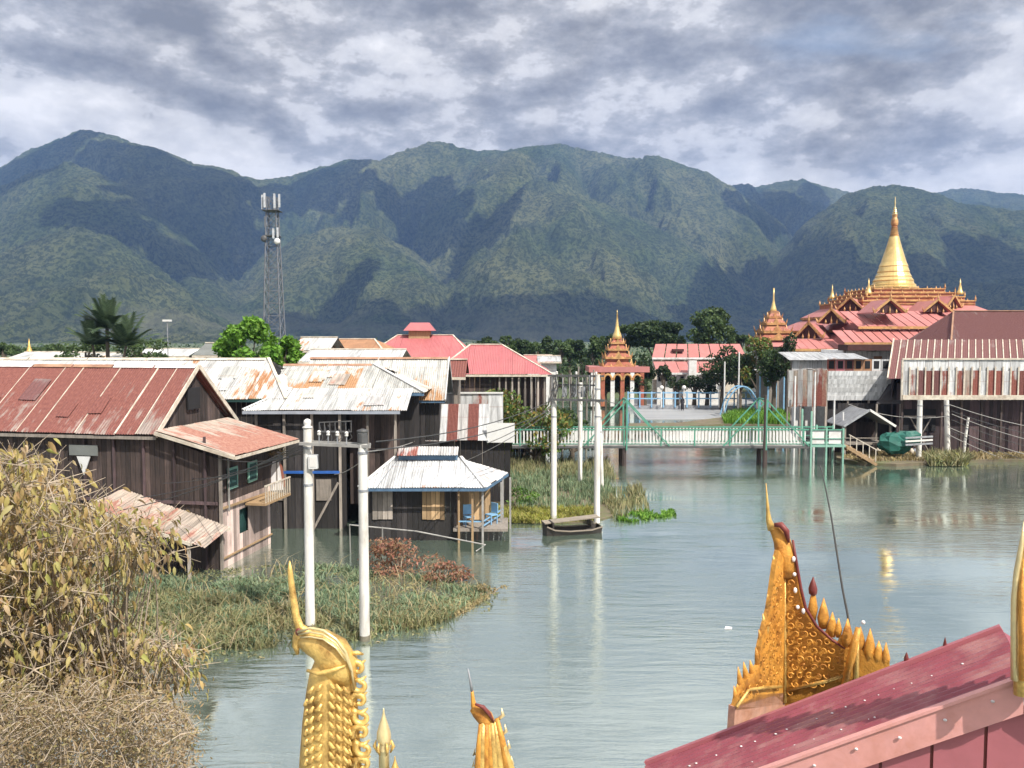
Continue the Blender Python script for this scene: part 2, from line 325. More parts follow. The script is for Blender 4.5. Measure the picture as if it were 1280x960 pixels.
# ------------------------------------------------------------------ mesh helpers
def tag(o, label=None, cat=None, group=None, kind=None):
    if label: o['label'] = label
    if cat: o['category'] = cat
    if group: o['group'] = group
    if kind: o['kind'] = kind
    return o
def thing(name, loc, label, cat, rz=0.0, group=None):
    o = bpy.data.objects.new(name, None); o.empty_display_size = 0.2; COL.objects.link(o)
    o.location = loc; o.rotation_euler = (0, 0, rz); return tag(o, label, cat, group)
def wm(o):
    m = Matrix.Identity(4)
    while o is not None:
        m = (Matrix.Translation(o.location) @ o.rotation_euler.to_matrix().to_4x4()) @ m; o = o.parent
    return m
class MB:
    """collects shapes; build() links them as ONE mesh. world=True: vertices were given in world space"""
    def __init__(s): s.v = []; s.f = []; s.uv = []
    def face(s, pts, uvs=None):
        k = len(s.v); s.v += [tuple(p) for p in pts]; s.f.append(tuple(range(k, k+len(pts))))
        s.uv.append(uvs or [(0, 0)]*len(pts)); return s
    def mesh(s, vs, fs, uvs=None):
        zm_ = max(v[2] for v in vs)
        k = len(s.v); s.v += [tuple(p) for p in vs]
        for i, f in enumerate(fs):
            s.f.append(tuple(k+j for j in f)); s.uv.append(uvs[i] if uvs else [(vs[j][0]+vs[j][1], zm_-vs[j][2]) for j in f])
        return s
    def box(s, c, d, rz=0.0, tilt=None):
        x, y, z = d[0]/2, d[1]/2, d[2]/2; vs = []
        m = Matrix.Rotation(rz, 3, 'Z')
        if tilt is not None: m = m @ tilt
        for sx, sy, sz in ((-1,-1,-1),(1,-1,-1),(1,1,-1),(-1,1,-1),(-1,-1,1),(1,-1,1),(1,1,1),(-1,1,1)):
            vs.append(Vector(c) + m @ Vector((sx*x, sy*y, sz*z)))
        return s.mesh(vs, [(0,3,2,1),(4,5,6,7),(0,1,5,4),(1,2,6,5),(2,3,7,6),(3,0,4,7)])
    def bar(s, p, q, w_=0.05, h_=None):
        p, q = Vector(p), Vector(q); d = (q-p)
        if d.length < 1e-6: return s
        h_ = h_ or w_; d.normalize(); a = d.cross(Vector((0,0,1)))
        if a.length < 1e-3: a = Vector((1,0,0))
        a.normalize(); b_ = a.cross(d); vs = []
        for e in (p, q):
            for sx, sz in ((-1,-1),(1,-1),(1,1),(-1,1)): vs.append(e + a*(sx*w_/2) + b_*(sz*h_/2))
        return s.mesh(vs, [(0,1,2,3),(7,6,5,4),(0,4,5,1),(1,5,6,2),(2,6,7,3),(3,7,4,0)])
    def tube(s, pts, rad, n=8, flat=1.0, cap=True):
        pts = [Vector(p) for p in pts]; m = len(pts)
        rad = rad if isinstance(rad, (list, tuple)) else [rad]*m
        vs = []; a = None
        for i, p in enumerate(pts):
            d = (pts[min(i+1, m-1)] - pts[max(i-1, 0)]).normalized()
            if a is None:
                a = d.cross(Vector((0,1,0)));
                if a.length < 0.05: a = Vector((1,0,0))
            a = (a - d*a.dot(d)).normalized(); b_ = d.cross(a)
            for k in range(n):
                th = 2*pi*k/n; vs.append(p + a*(cos(th)*rad[i]) + b_*(sin(th)*rad[i]*flat))
        fs = [(i*n+k, i*n+(k+1)%n, (i+1)*n+(k+1)%n, (i+1)*n+k) for i in range(m-1) for k in range(n)]
        if cap: fs += [tuple(range(n-1, -1, -1)), tuple((m-1)*n+k for k in range(n))]
        return s.mesh(vs, fs)
    def lathe(s, prof, c=(0,0,0), n=20, sq=False):
        """prof: list of (radius, z)"""
        vs = []
        for r_, z in prof:
            for k in range(n):
                th = 2*pi*(k+(0.5 if sq else 0))/n; vs.append((c[0]+r_*cos(th), c[1]+r_*sin(th), c[2]+z))
        m = len(prof)
        fs = [(i*n+k, i*n+(k+1)%n, (i+1)*n+(k+1)%n, (i+1)*n+k) for i in range(m-1) for k in range(n)]
        fs += [tuple(range(n-1, -1, -1)), tuple((m-1)*n+k for k in range(n))]
        return s.mesh(vs, fs)
    def prism(s, poly, ext):
        """poly: planar points, ext: Vector thickness"""
        n = len(poly); a = [Vector(p) for p in poly]; ext = Vector(ext); vs = a + [p+ext for p in a]
        fs = [tuple(range(n)), tuple(range(2*n-1, n-1, -1))] + [(i, i+n, (i+1)%n+n, (i+1)%n) for i in range(n)]
        return s.mesh(vs, fs)
    def blob(s, c, r_, nu=10, nv=7, amp=0.0):
        vs = []; ph = R()*9
        for j in range(nv+1):
            th = pi*j/nv
            for i in range(nu):
                f = 2*pi*i/nu; k = 1+amp*sin(3*f+ph+2*th)*sin(th*2+ph)
                vs.append((c[0]+r_[0]*k*sin(th)*cos(f), c[1]+r_[1]*k*sin(th)*sin(f), c[2]+r_[2]*k*cos(th)))
        fs = [(j*nu+i, j*nu+(i+1)%nu, (j+1)*nu+(i+1)%nu, (j+1)*nu+i) for j in range(nv) for i in range(nu)]
        return s.mesh(vs, fs)
    def build(s, name, mat, parent=None, world=False, smooth=False, label=None, cat=None, group=None, kind=None):
        me = bpy.data.meshes.new(name)
        vs = s.v
        if world and parent is not None:
            inv = wm(parent).inverted(); vs = [tuple(inv @ Vector(p)) for p in vs]
        me.from_pydata(vs, [], s.f); uvl = me.uv_layers.new(name='UVMap')
        flat = [c for f in s.uv for c in f]
        if len(flat) == len(me.loops): uvl.data.foreach_set('uv', [x for c in flat for x in c])
        for m_ in (mat if isinstance(mat, (list, tuple)) else [mat]): me.materials.append(MATS[m_])
        if smooth: me.shade_smooth()
        me.update()
        o = bpy.data.objects.new(name, me); COL.objects.link(o)
        if parent is not None: o.parent = parent
        return tag(o, label, cat, group, kind)
def recenter(o):
    """move a top-level world-space mesh's origin to its base"""
    me = o.data; co = np.empty(len(me.vertices)*3, 'f'); me.vertices.foreach_get('co', co); co = co.reshape(-1, 3)
    c = np.array([(co[:,0].min()+co[:,0].max())/2, (co[:,1].min()+co[:,1].max())/2, co[:,2].min()])
    me.vertices.foreach_set('co', (co-c).astype('f').ravel()); o.location = c.tolist(); me.update(); return o
def copy_thing(o, loc, rz=None, label=None):
    c = o.copy(); COL.objects.link(c); c.location = loc
    if rz is not None: c.rotation_euler = (0, 0, rz)
    if label: c['label'] = label
    for ch in list(o.children):
        d = ch.copy(); COL.objects.link(d); d.parent = c
        for gch in list(ch.children):
            e = gch.copy(); COL.objects.link(e); e.parent = d
    return c
def raw(name, V, Fq, mat, parent=None, smooth=False, uv=None):
    me = bpy.data.meshes.new(name); n = len(V); k = Fq.shape[1]
    me.vertices.add(n); me.vertices.foreach_set('co', np.asarray(V, 'f').ravel())
    me.loops.add(Fq.size); me.loops.foreach_set('vertex_index', Fq.astype('i').ravel())
    me.polygons.add(len(Fq)); me.polygons.foreach_set('loop_start', np.arange(0, Fq.size, k, dtype='i'))
    me.materials.append(MATS[mat]); me.update(calc_edges=True)
    if smooth: me.shade_smooth()
    o = bpy.data.objects.new(name, me); COL.objects.link(o)
    if parent is not None: o.parent = parent
    return o

# roof slope of separate corrugated sheets
def slope(parent, BL, BR, TL, TR, mat, n=None, sheet=0.85, name='roof_sheet', folds=8, amp=0.018, over=0.0, mats=None):
    BL, BR, TL, TR = map(Vector, (BL, BR, TL, TR))
    e = (BR-BL); L = e.length; e.normalize()
    nrm = e.cross(TL+TR-BL-BR).normalized()
    if nrm.z < 0: nrm = -nrm
    s = nrm.cross(e).normalized()
    if (TL-BL).dot(s) < 0: s = -s
    xl, hl_ = (TL-BL).dot(e), (TL-BL).dot(s); xr, hr = (TR-BL).dot(e), (TR-BL).dot(s)
    def hgt(x):
        if x < xl: return hl_*max(0, x)/max(xl, 1e-6)
        if x > xr: return hr*max(0, L-x)/max(L-xr, 1e-6)
        if xr-xl < 1e-6: return hl_
        return hl_+(hr-hl_)*(x-xl)/(xr-xl)
    x0, x1 = min(0, xl), max(L, xr)
    n = n or max(1, round((x1-x0)/sheet))
    for i in range(n):
        a = x0+(x1-x0)*i/n - (0.03 if i else 0); b_ = x0+(x1-x0)*(i+1)/n
        lift = 0.012*(i % 2)+U(0, 0.006); drop = U(-0.04, 0.05)
        xs = [a+(b_-a)*k/(2*folds) for k in range(2*folds+1)]
        extra = [x for x in (xl, xr) if a < x < b_]
        xs = sorted(xs+extra)
        vs = []; uvs = []
        for k, x in enumerate(xs):
            hz = amp*(1 if k % 2 else -1)+lift
            h_ = hgt(x); lo = -over+drop if h_ > 0.2 else 0
            if x < 0 and xl < 0: lo = h_*(-x)/(-xl) if False else lo
            vs.append(BL+e*x+s*lo+nrm*hz); vs.append(BL+e*x+s*max(h_, lo+0.001)+nrm*hz)
            uvs += [(x, h_-lo), (x, 0)]
        fs = [(2*k, 2*k+2, 2*k+3, 2*k+1) for k in range(len(xs)-1)]
        mb = MB(); mb.mesh(vs, fs, [[uvs[j] for j in f] for f in fs])
        mb.build(name, (mats[i % len(mats)] if mats else mat), parent)
def boards(p, q, z0, z1, th=0.03, wd=0.2, gap=0.008, topf=None, skip=None):
    """vertical boards from p to q (xy), between heights; returns MB"""
    mb = MB(); p, q = Vector(p), Vector(q); d = q-p; L = d.length; d.normalize(); n = max(1, round(L/wd)); wd = L/n
    nn = Vector((d.y, -d.x)); k = 0
    for i in range(n):
        a, b_ = i*wd+gap, (i+1)*wd-gap
        t0 = z1 if topf is None else topf(a); t1 = z1 if topf is None else topf(b_)
        if skip and skip((a+b_)/2) : 
            segs = skip((a+b_)/2)
        else: segs = [(z0+U(-0.02, 0.02), None)]
        for (za, zb) in segs:
            off = nn*(U(0, 0.012))
            A = p+d*a+off; B = p+d*b_+off; ta, tb = (t0, t1) if zb is None else (zb, zb)
            back = nn*(-th)
            vs = [(A.x,A.y,za),(B.x,B.y,za),(B.x,B.y,tb),(A.x,A.y,ta)]
            vs += [(x+back.x, y+back.y, z) for x, y, z in vs]
            mb.mesh(vs, [(0,1,2,3),(7,6,5,4),(0,4,5,1),(1,5,6,2),(2,6,7,3),(3,7,4,0)])
    return mb

# ================================================================== THE SETTING
VT = {}
def vnoise(x, y, seed):
    if seed not in VT: VT[seed] = np.random.RandomState(seed).rand(256, 256)
    T_ = VT[seed]
    xi = np.floor(x).astype(int); yi = np.floor(y).astype(int); fx = x-xi; fy = y-yi
    fx = fx*fx*(3-2*fx); fy = fy*fy*(3-2*fy)
    a = T_[xi % 256, yi % 256]; b_ = T_[(xi+1) % 256, yi % 256]; c = T_[xi % 256, (yi+1) % 256]; d = T_[(xi+1) % 256, (yi+1) % 256]
    return (a*(1-fx)+b_*fx)*(1-fy)+(c*(1-fx)+d*fx)*fy
def fbm(x, y, seed, o=5, g_=0.5):
    s_, a, t_ = 0, 1.0, 0
    for i in range(o): s_ = s_+a*vnoise(x*2**i+i*17.3, y*2**i+i*9.1, seed+i); t_ += a; a *= g_
    return s_/t_
def ridged(x, y, seed, o=4):
    s_, a, t_ = 0, 1.0, 0
    for i in range(o): s_ = s_+a*(1-np.abs(2*vnoise(x*2**i+i*7.7, y*2**i+i*3.1, seed+i)-1)); t_ += a; a *= 0.5
    return s_/t_
LAYERS = [  # depth, reach, skyline in photo pixels
 (3900, 1500, [(-700,330),(-300,290),(600,300),(860,262),(900,240),(940,235),(1000,229),(1050,241),(1120,250),(1180,240),(1200,237),(1240,243),(1300,248),(1500,215),(1900,260)]),
 (2900, 1050, [(-700,260),(-400,215),(-200,240),(-40,235),(0,216),(50,190),(80,178),(108,168),(150,175),(200,191),(250,211),(330,229),(380,219),(430,204),(475,206),(500,195),(540,181),(570,186),(610,193),(645,190),(700,184),(730,189),(760,196),(830,211),(880,228),(930,250),(980,288),(1020,340),(1060,400),(1100,425)]),
 (2500, 900, [(900,425),(960,330),(1000,285),(1050,247),(1085,236),(1118,232),(1150,240),(1190,252),(1240,262),(1300,268),(1400,240),(1600,200),(1800,250),(2000,300)]),
 (2150, 700, [(-600,300),(-300,330),(-60,262),(0,240),(50,215),(92,204),(130,216),(180,251),(230,292),(270,330),(310,372),(350,425)]),
 (1650, 520, [(-500,380),(-200,330),(-40,335),(40,302),(75,290),(110,286),(150,300),(200,335),(250,374),(290,400),(330,425)]),
 (2200, 720, [(230,425),(280,370),(330,322),(380,294),(430,283),(470,288),(520,318),(560,350),(620,392),(660,425)]),
 (2300, 760, [(470,425),(540,350),(590,300),(640,262),(690,245),(740,250),(800,275),(860,305),(930,350),(1000,400),(1040,425)]),
 (1800, 500, [(940,425),(1010,390),(1080,368),(1160,356),(1240,352),(1330,345),(1500,330),(1800,350)]),
]
nu, ny = 900, 420
us = np.linspace(-0.98, 0.98, nu); ys = 1000*(4400/1000)**np.linspace(0, 1, ny)
UU, YY = np.meshgrid(us, ys, indexing='ij'); XX = UU*YY
hm = np.full(UU.shape, -6.0)
wx = XX+180*(fbm(XX/420, YY/420, 3)-0.5)*2; wy = YY+180*(fbm(XX/420, YY/420, 13)-0.5)*2
spur = ridged(wx/520, wy/1500, 31, 3)
spur3 = ridged(wx/85, wy/150, 71, 3)
spur2 = ridged(wx/210, wy/420, 61, 4)
for Y0, W, sk in LAYERS:
    px_ = np.array([p[0] for p in sk], float); py_ = np.array([p[1] for p in sk], float)
    pxg = 640+1005*us/1.0
    hh_ = H+(422-np.interp(pxg, px_, py_, left=425, right=425))/1005.0*Y0
    Hi = hh_[:, None]*np.ones_like(YY)
    d = (Y0-YY)/W
    p_ = 0.60+1.75*(1-spur)**1.2
    front = 1-np.clip(d, 0, 1)**p_; back = 1-np.clip(-d*1.6, 0, 1)
    h_ = np.where(d >= 0, front, back)*(Hi-H*0)
    ero = ((spur2-0.62)*0.62+(spur3-0.6)*0.20)*Hi*np.clip(np.abs(d)*5, 0, 1)*np.clip((1-np.abs(d))*3, 0, 1)
    ero = np.minimum(ero, 0.05*Hi)*np.clip(np.abs(d)*2.6, 0, 1)
    h_ = np.where((Hi > 14) & (h_ > 0), h_+ero, -6)
    hm = np.maximum(hm, h_)
hm = hm+np.where(hm > 5, (fbm(XX/45, YY/45, 91, 4)-0.5)*22+(np.random.rand(*hm.shape)-0.5)*5.0, 0)
V = np.stack([XX, YY, hm], -1).reshape(-1, 3)
I = (np.arange(nu-1)[:, None]*ny+np.arange(ny-1)[None, :]).ravel()
Fq = np.stack([I, I+ny, I+ny+1, I+1], -1)
keep = (hm.reshape(-1)[Fq].max(1) > -5); Fq = Fq[keep]
mo = raw('mountains', V, Fq, 'mountain_forest', smooth=True); tag(mo, kind='structure')
def terrain_hit(px, py):
    r = ray(px, py); tn = r.z/r.y; iu = int(np.clip((r.x/r.y+0.98)/1.96*(nu-1), 0, nu-1))
    k = np.argmax(hm[iu] >= H+tn*ys)
    if hm[iu][k] < H+tn*ys[k]: return None
    return Vector((r.x/r.y*ys[k], ys[k], hm[iu][k]))
# unseen clouds added above the frame, shaped to throw shade on the slopes
def cloud(label, poly, z=1700, step=15):
    def ins(x, y):
        r_ = False; j = len(poly)-1
        for i in range(len(poly)):
            if (poly[i][1] > y) != (poly[j][1] > y) and x < (poly[j][0]-poly[i][0])*(y-poly[i][1])/(poly[j][1]-poly[i][1])+poly[i][0]: r_ = not r_
            j = i
        return r_
    def up(x, y):
        h_ = terrain_hit(x, y)
        if h_ is None or h_.z < 12: h_ = at(x, min(y, 415), 1500)
        return h_+SUN*((z-h_.z)/SUN.z), h_
    mb = MB(); xs = [p[0] for p in poly]; ys_ = [p[1] for p in poly]; y = min(ys_)
    while y <= max(ys_):
        x = min(xs)
        while x <= max(xs):
            qx, qy = x+U(-4, 4), y+U(-3, 3)
            if ins(qx, qy):
                c, h_ = up(qx, qy); c2, h2 = up(qx, qy+step*0.7)
                rx = step*1.15*h_.y/1005; ry = min(240, max(rx, abs(c2.y-c.y)*1.1))
                mb.blob((c.x, c.y, c.z+U(-15, 25)), (rx*U(0.9,1.3), ry*U(0.8,1.2), rx*0.9), 9, 6, 0.2)
            x += step
        y += step*0.7
    o = mb.build('cloud', 'cloud_white', smooth=True, kind='stuff'); recenter(o); tag(o, label, 'cloud')
cloud('broad unseen cumulus cloud added to shade the left peak', [(95,196),(120,180),(150,178),(200,195),(250,215),(300,225),(330,238),(312,262),(300,300),(318,330),(290,352),(255,335),(215,290),(172,250),(145,222)])
cloud('small unseen cumulus cloud added to shade the far left summit', [(-20,225),(60,190),(85,196),(55,212),(20,235),(-20,250)])
cloud('long unseen cumulus cloud added to shade the saddle of the range', [(330,238),(430,210),(478,212),(470,228),(420,246),(375,262),(335,272)])
cloud('ragged unseen cumulus cloud added to shade the left foothill', [(55,275),(110,250),(160,262),(215,300),(262,346),(225,345),(170,300),(110,284)])
cloud('low wide unseen cumulus cloud added to shade the foot of the middle range', [(320,402),(400,396),(470,388),(560,398),(620,383),(700,373),(760,380),(800,398),(850,412),(850,420),(330,420)])
cloud('thin unseen cumulus cloud added to shade the middle valleys', [(470,250),(530,240),(560,262),(610,290),(600,310),(540,300),(500,285)])
cloud('small unseen cumulus cloud added to shade the eastern gap', [(905,246),(960,240),(1010,236),(1045,245),(1020,268),(985,292),(950,288),(920,264)])
cloud('large unseen cumulus cloud added to shade the eastern slopes', [(860,392),(930,352),(990,326),(1040,320),(1100,338),(1180,330),(1300,328),(1320,400),(1320,420),(860,420),(845,402)], step=20)

# ground beyond the water, and the lake
def sheet(name, pts, mat, z, kind='structure'):
    mb = MB(); mb.face([(x, y, z) for x, y in pts]); return tag(mb.build(name, mat), kind=kind)
sheet('water', [(-160, -30), (160, -30), (160, 140), (-160, 140)], 'water', 0.0)
mb = MB(); nx = 60
ed = [(-4650+9300*i/nx) for i in range(nx+1)]
vs = [(x, 118, -0.3) for x in ed]+[(x, 121, 0.35) for x in ed]+[(x, 420, 0.6) for x in ed]+[(x, 4560, 1.0) for x in ed]
mb.mesh(vs, [(r_*(nx+1)+i, r_*(nx+1)+i+1, (r_+1)*(nx+1)+i+1, (r_+1)*(nx+1)+i) for r_ in range(3) for i in range(nx)])
tag(mb.build('ground', 'land'), kind='structure')
# lake bed under the water so the ground is one body
sheet('lake_bed', [(-4650, -400), (4650, -400), (4650, 118.5), (-4650, 118.5)], 'mud', -0.9)

# haze box: ground to just above the highest peak
mb = MB(); mb.box((0, 1900, 455), (9400, 5400, 930)); hz = mb.build('haze', 'haze_air', kind='stuff')

# ---------------------------------------------------------------- vegetation helpers
def leaf_quads(C, L, W, N=None, Ddir=None, fold=0.25):
    """rhombic folded leaves: 2 tris+2 tris as 2 quads? -> one kite quad per leaf. C centres, L/W sizes, Ddir directions"""
    n = len(C); rs = np.random
    if Ddir is None:
        D = rs.normal(size=(n, 3))
    else: D = Ddir+rs.normal(size=(n, 3))*0.25
    D /= np.linalg.norm(D, axis=1)[:, None]
    S = np.cross(D, rs.normal(size=(n, 3))); S /= np.linalg.norm(S, axis=1)[:, None]+1e-9
    L = np.broadcast_to(L, n)[:, None]; W = np.broadcast_to(W, n)[:, None]
    a = C-D*L*0.5; c = C+D*L*0.5; b_ = C-D*L*0.05+S*W*0.5; d = C-D*L*0.05-S*W*0.5
    V = np.stack([a, b_, c, d], 1).reshape(-1, 3); Fq = np.arange(4*n).reshape(-1, 4); return V, Fq
def crown_pts(blobs, n, shell=0.55):
    """random points in lumpy ellipsoids, denser near the surface"""
    out = []; tot = sum(b_[3]*b_[4]*b_[5] for b_ in blobs)
    for (x, y, z, rx, ry, rz) in blobs:
        k = max(6, int(n*rx*ry*rz/tot)); v = np.random.normal(size=(k, 3)); v /= np.linalg.norm(v, axis=1)[:, None]
        r_ = (shell+(1-shell)*np.random.rand(k))[:, None]**0.8; out.append(np.array([x, y, z])+v*r_*np.array([rx, ry, rz]))
    return np.concatenate(out)
def lumpy(rx, ry, rz, z0, k, small=0.38, seed=0):
    rd = random.Random(seed); bl = []
    for i in range(k):
        a = rd.uniform(0, 2*pi); t_ = rd.uniform(-0.7, 1.0); q = sqrt(max(0, 1-t_*t_))*rd.uniform(0.5, 0.9); s_ = small*rd.uniform(0.7, 1.3)
        bl.append((q*cos(a)*rx, q*sin(a)*ry, z0+t_*rz*0.8, rx*s_, ry*s_, rz*s_*0.9))
    return bl
def tree(loc, label, cat='tree', r=(3,3,2.5), trunk_h=2.5, n=2500, leaf=0.35, mat='leaf_dark', k=16, seed=1, name='tree', group=None, small=0.38, tr=0.18, bark='bark'):
    t_ = thing(name, loc, label, cat, group=group)
    zc = trunk_h+r[2]*0.8
    bl = lumpy(r[0], r[1], r[2], zc, k, small, seed)
    C = crown_pts(bl, n); V, Fq = leaf_quads(C, leaf*np.random.uniform(0.6, 1.3, len(C)), leaf*0.6)
    raw('crown', V, Fq, mat, t_)
    mb = MB(); mb.tube([(0,0,-0.3), (0.05,0,trunk_h*0.6), (0.1,0.05,zc)], [tr*1.3, tr, tr*0.5], 7)
    for b_ in bl[:8]: mb.tube([(0.05, 0, trunk_h*0.75), (b_[0]*0.5, b_[1]*0.5, (trunk_h+b_[2])/2), b_[:3]], [tr*0.55, tr*0.35, tr*0.12], 5)
    mb.build('trunk', bark, t_); return t_
def blades(name, pts, h, wd, mat, parent=None, lean=0.35, seg=2, curve=0.5, z0=0.0, kind=None):
    """reed / grass blades: pts (n,2) or (n,3)"""
    n = len(pts); P_ = np.zeros((n, 3)); P_[:, :pts.shape[1]] = pts
    if pts.shape[1] == 2: P_[:, 2] = z0
    a = np.random.rand(n)*2*pi; ln = lean*np.random.rand(n); hh = h*np.random.uniform(0.5, 1.15, n)
    D = np.stack([np.cos(a)*ln, np.sin(a)*ln, np.ones(n)], 1); a2 = np.random.rand(n)*2*pi
    S = np.stack([np.cos(a2), np.sin(a2), np.zeros(n)], 1)*wd*0.5
    B = np.stack([np.cos(a), np.sin(a), np.full(n, -0.5)], 1)*curve
    p0 = P_; p1 = P_+D*hh[:, None]*0.55; p2 = P_+D*hh[:, None]+B*hh[:, None]*ln[:, None]
    V = np.stack([p0-S, p0+S, p1+S*0.8, p1-S*0.8, p2+S*0.15, p2-S*0.15], 1).reshape(-1, 3)
    q = np.arange(n)[:, None]*6
    Fq = np.concatenate([q+np.array([[0, 1, 2, 3]]), q+np.array([[3, 2, 4, 5]])])
    o = raw(name, V, Fq, mat, parent)
    if kind: o['kind'] = kind
    return o
def scatter_px(poly, n, z=0.0, dens=None):
    """points on the water inside a polygon given by its outline on the ground (photo pixels -> ground points)"""
    G = [gnd(x, y, z) for x, y in poly]; xs = [p.x for p in G]; yy = [p.y for p in G]; out = []
    while len(out) < n:
        x, y = U(min(xs), max(xs)), U(min(yy), max(yy)); ins = False; j = len(G)-1
        for i in range(len(G)):
            if (G[i].y > y) != (G[j].y > y) and x < (G[j].x-G[i].x)*(y-G[i].y)/(G[j].y-G[i].y)+G[i].x: ins = not ins
            j = i
        if ins and (dens is None or R() < dens(x, y)): out.append((x, y))
    return np.array(out)

# ================================================================== LEFT SHORE: HOUSES ON STILTS
def W(parent, x, y, z): return wm(parent) @ Vector((x, y, z))
def truss_edge(mb, a, b_, w_=0.07, h_=0.14): mb.bar(a, b_, w_, h_)

# ---- house one: rusty maroon gable roof, nearest on the left
yaw = radians(-10)
h1 = thing('stilt_house', (-13.8, 31.2, 0), 'nearest dark wooden house with long rust-red corrugated gable roof, standing in the water', 'house', yaw)
LX, D1, ZE, ZR = -17.5, 5.4, 5.49, 7.80; OV = 0.55
slope(h1, (LX,-OV*0.6,ZE-0.26), (0.12,-OV*0.6,ZE-0.26), (LX,D1/2,ZR), (0.12,D1/2,ZR), 'rust_roof', sheet=0.86)
slope(h1, (LX,D1+0.4,ZE-0.3), (0.12,D1+0.4,ZE-0.3), (LX,D1/2,ZR), (0.12,D1/2,ZR), 'rust_roof', sheet=3.0, folds=20)
for i in range(9):   # ridge caps, some of them pale and some rusty
    x0 = LX+0.12+17.5*i/9; mb = MB(); c = MB()
    for s_ in (-1, 1):
        mb.mesh([(x0,D1/2,ZR+0.05),(x0+17.5/9-0.06,D1/2,ZR+0.05),(x0+17.5/9-0.06,D1/2+s_*0.17,ZR-0.07),(x0,D1/2+s_*0.17,ZR-0.07)], [(0,1,2,3)])
    mb.build('ridge_cap', ['white_trim', 'rust_cap', 'rust_cap', 'white_trim'][i % 4], h1)
for i in (1,3,4,6,8,9,11,13,14,16,18,19):
    x = LX+(0.12-LX)*i/20; mb = MB(); mb.bar((x,-OV*0.6,ZE-0.22), (x,D1/2,ZR+0.03), 0.035 if i % 3 else 0.07, 0.02); mb.build('seam_strip', 'pale_trim', h1)
mb = MB(); mb.bar((0.16,-OV*0.6-0.05,ZE-0.28), (0.16,D1/2,ZR+0.02), 0.05, 0.18); mb.bar((0.16,D1+0.4,ZE-0.32), (0.16,D1/2,ZR+0.02), 0.05, 0.18); mb.build('bargeboard', 'pale_trim', h1)
mb = MB(); mb.bar((LX,-OV*0.6+0.04,ZE-0.38), (0.1,-OV*0.6+0.04,ZE-0.38), 0.05, 0.12); mb.build('eave_board', 'grey_wood', h1)
boards((LX+0.3, 0), (2.55, 0), -0.6, ZE-0.25, wd=0.21, topf=lambda s_: (ZE-0.25 if s_ < 16.9 else ZE-0.25-(s_-16.9)*0.32)).build('wall', 'dark_wood', h1, kind='stuff')
boards((-0.15, 0), (-0.15, D1), 2.2, ZE, wd=0.2, topf=lambda s_: ZE-0.3+ (ZR-ZE)*(1-abs(s_-D1/2)/(D1/2))+0.05).build('gable_wall', 'dark_wood', h1, kind='stuff')
mb = MB(); mb.box((-0.04, D1/2-0.15, 6.45), (0.08, 0.9, 0.9)); mb.build('gable_vent', 'dark_void', h1)
# lean-to roof on the gable side
slope(h1, (3.5,-0.5,4.55), (3.5,D1-0.4,4.50), (0.14,-0.4,ZE-0.10), (0.14,D1-0.4,ZE-0.05), 'pale_rust_roof', sheet=0.95, name='lean_to_sheet')
mb = MB(); mb.bar((0.12,-0.42,ZE-0.17), (3.5,-0.52,4.47), 0.05, 0.13); mb.bar((3.52,-0.5,4.46), (3.52,D1-0.4,4.41), 0.05, 0.11); mb.build('lean_to_fascia', 'pale_trim', h1)
mb = MB()
for i in range(5):
    y = 0.1+i*1.2; mb.bar((0.1,y,ZE-0.25), (3.45,y,4.40), 0.06, 0.09)
mb.build('rafters', 'grey_wood', h1, kind='stuff')
# side extension boards: sunlit lower part coloured pale pink, lean-to shade coloured dark above
def skipw(s_): return [(-0.6, 1.05), (2.05, 2.55)] if 1.35 < s_ < 2.25 else [(-0.6+0.5, 2.55)] if False else [(-0.6, 2.55)]
boards((2.55, 0.0), (2.55, 4.1), -0.6, 2.55, wd=0.24, skip=skipw).build('side_wall', 'pink_wood', h1, kind='stuff')
boards((2.52, 0.0), (2.52, 4.6), 2.3, 4.4, wd=0.22, topf=lambda s_: 4.7).build('shaded_side_wall', 'dark_wood', h1, kind='stuff')
mb = MB(); mb.box((2.35, 1.8, 1.55), (0.05, 1.1, 1.2)); mb.build('window_opening', 'teal_dark', h1)
mb = MB(); mb.bar((2.62,-0.05,-0.5), (2.62,-0.05,4.6), 0.10); mb.build('corner_post', 'grey_wood', h1)
mb = MB(); mb.bar((2.68,0.45,2.2), (2.68,0.45,4.6), 0.05); mb.build('drain_pipe', 'cable_pale', h1)
mb = MB(); mb.bar((2.62,0.0,0.42), (2.62,4.1,0.42), 0.04, 0.07); mb.bar((2.64,-0.02,2.40), (2.64,4.0,2.30), 0.05, 0.09); mb.build('wall_batten', 'tan_wood', h1)
# small balcony with railing
bal = MB(); bal.box((3.05, 3.0, 2.2), (0.9, 2.3, 0.10)); bal = bal.build('balcony', 'tan_wood', h1)
mb = MB()
for i in range(12): mb.bar((3.48, 1.9+i*0.2, 2.25), (3.48, 1.9+i*0.2, 2.95), 0.035)
mb.bar((3.48,1.85,2.95), (3.48,4.15,2.95), 0.06); mb.build('railing', 'pale_trim', bal)
for i, y in enumerate((0.9, 2.5)):   # small curtained windows above
    mb = MB(); mb.box((2.60, y, 3.45), (0.05, 0.75, 0.85)); fr = mb.build('window', 'pale_green_paint', h1)
    mb = MB(); mb.box((2.63, y, 3.45), (0.03, 0.55, 0.65)); mb.build('pane', 'teal_dark', fr)
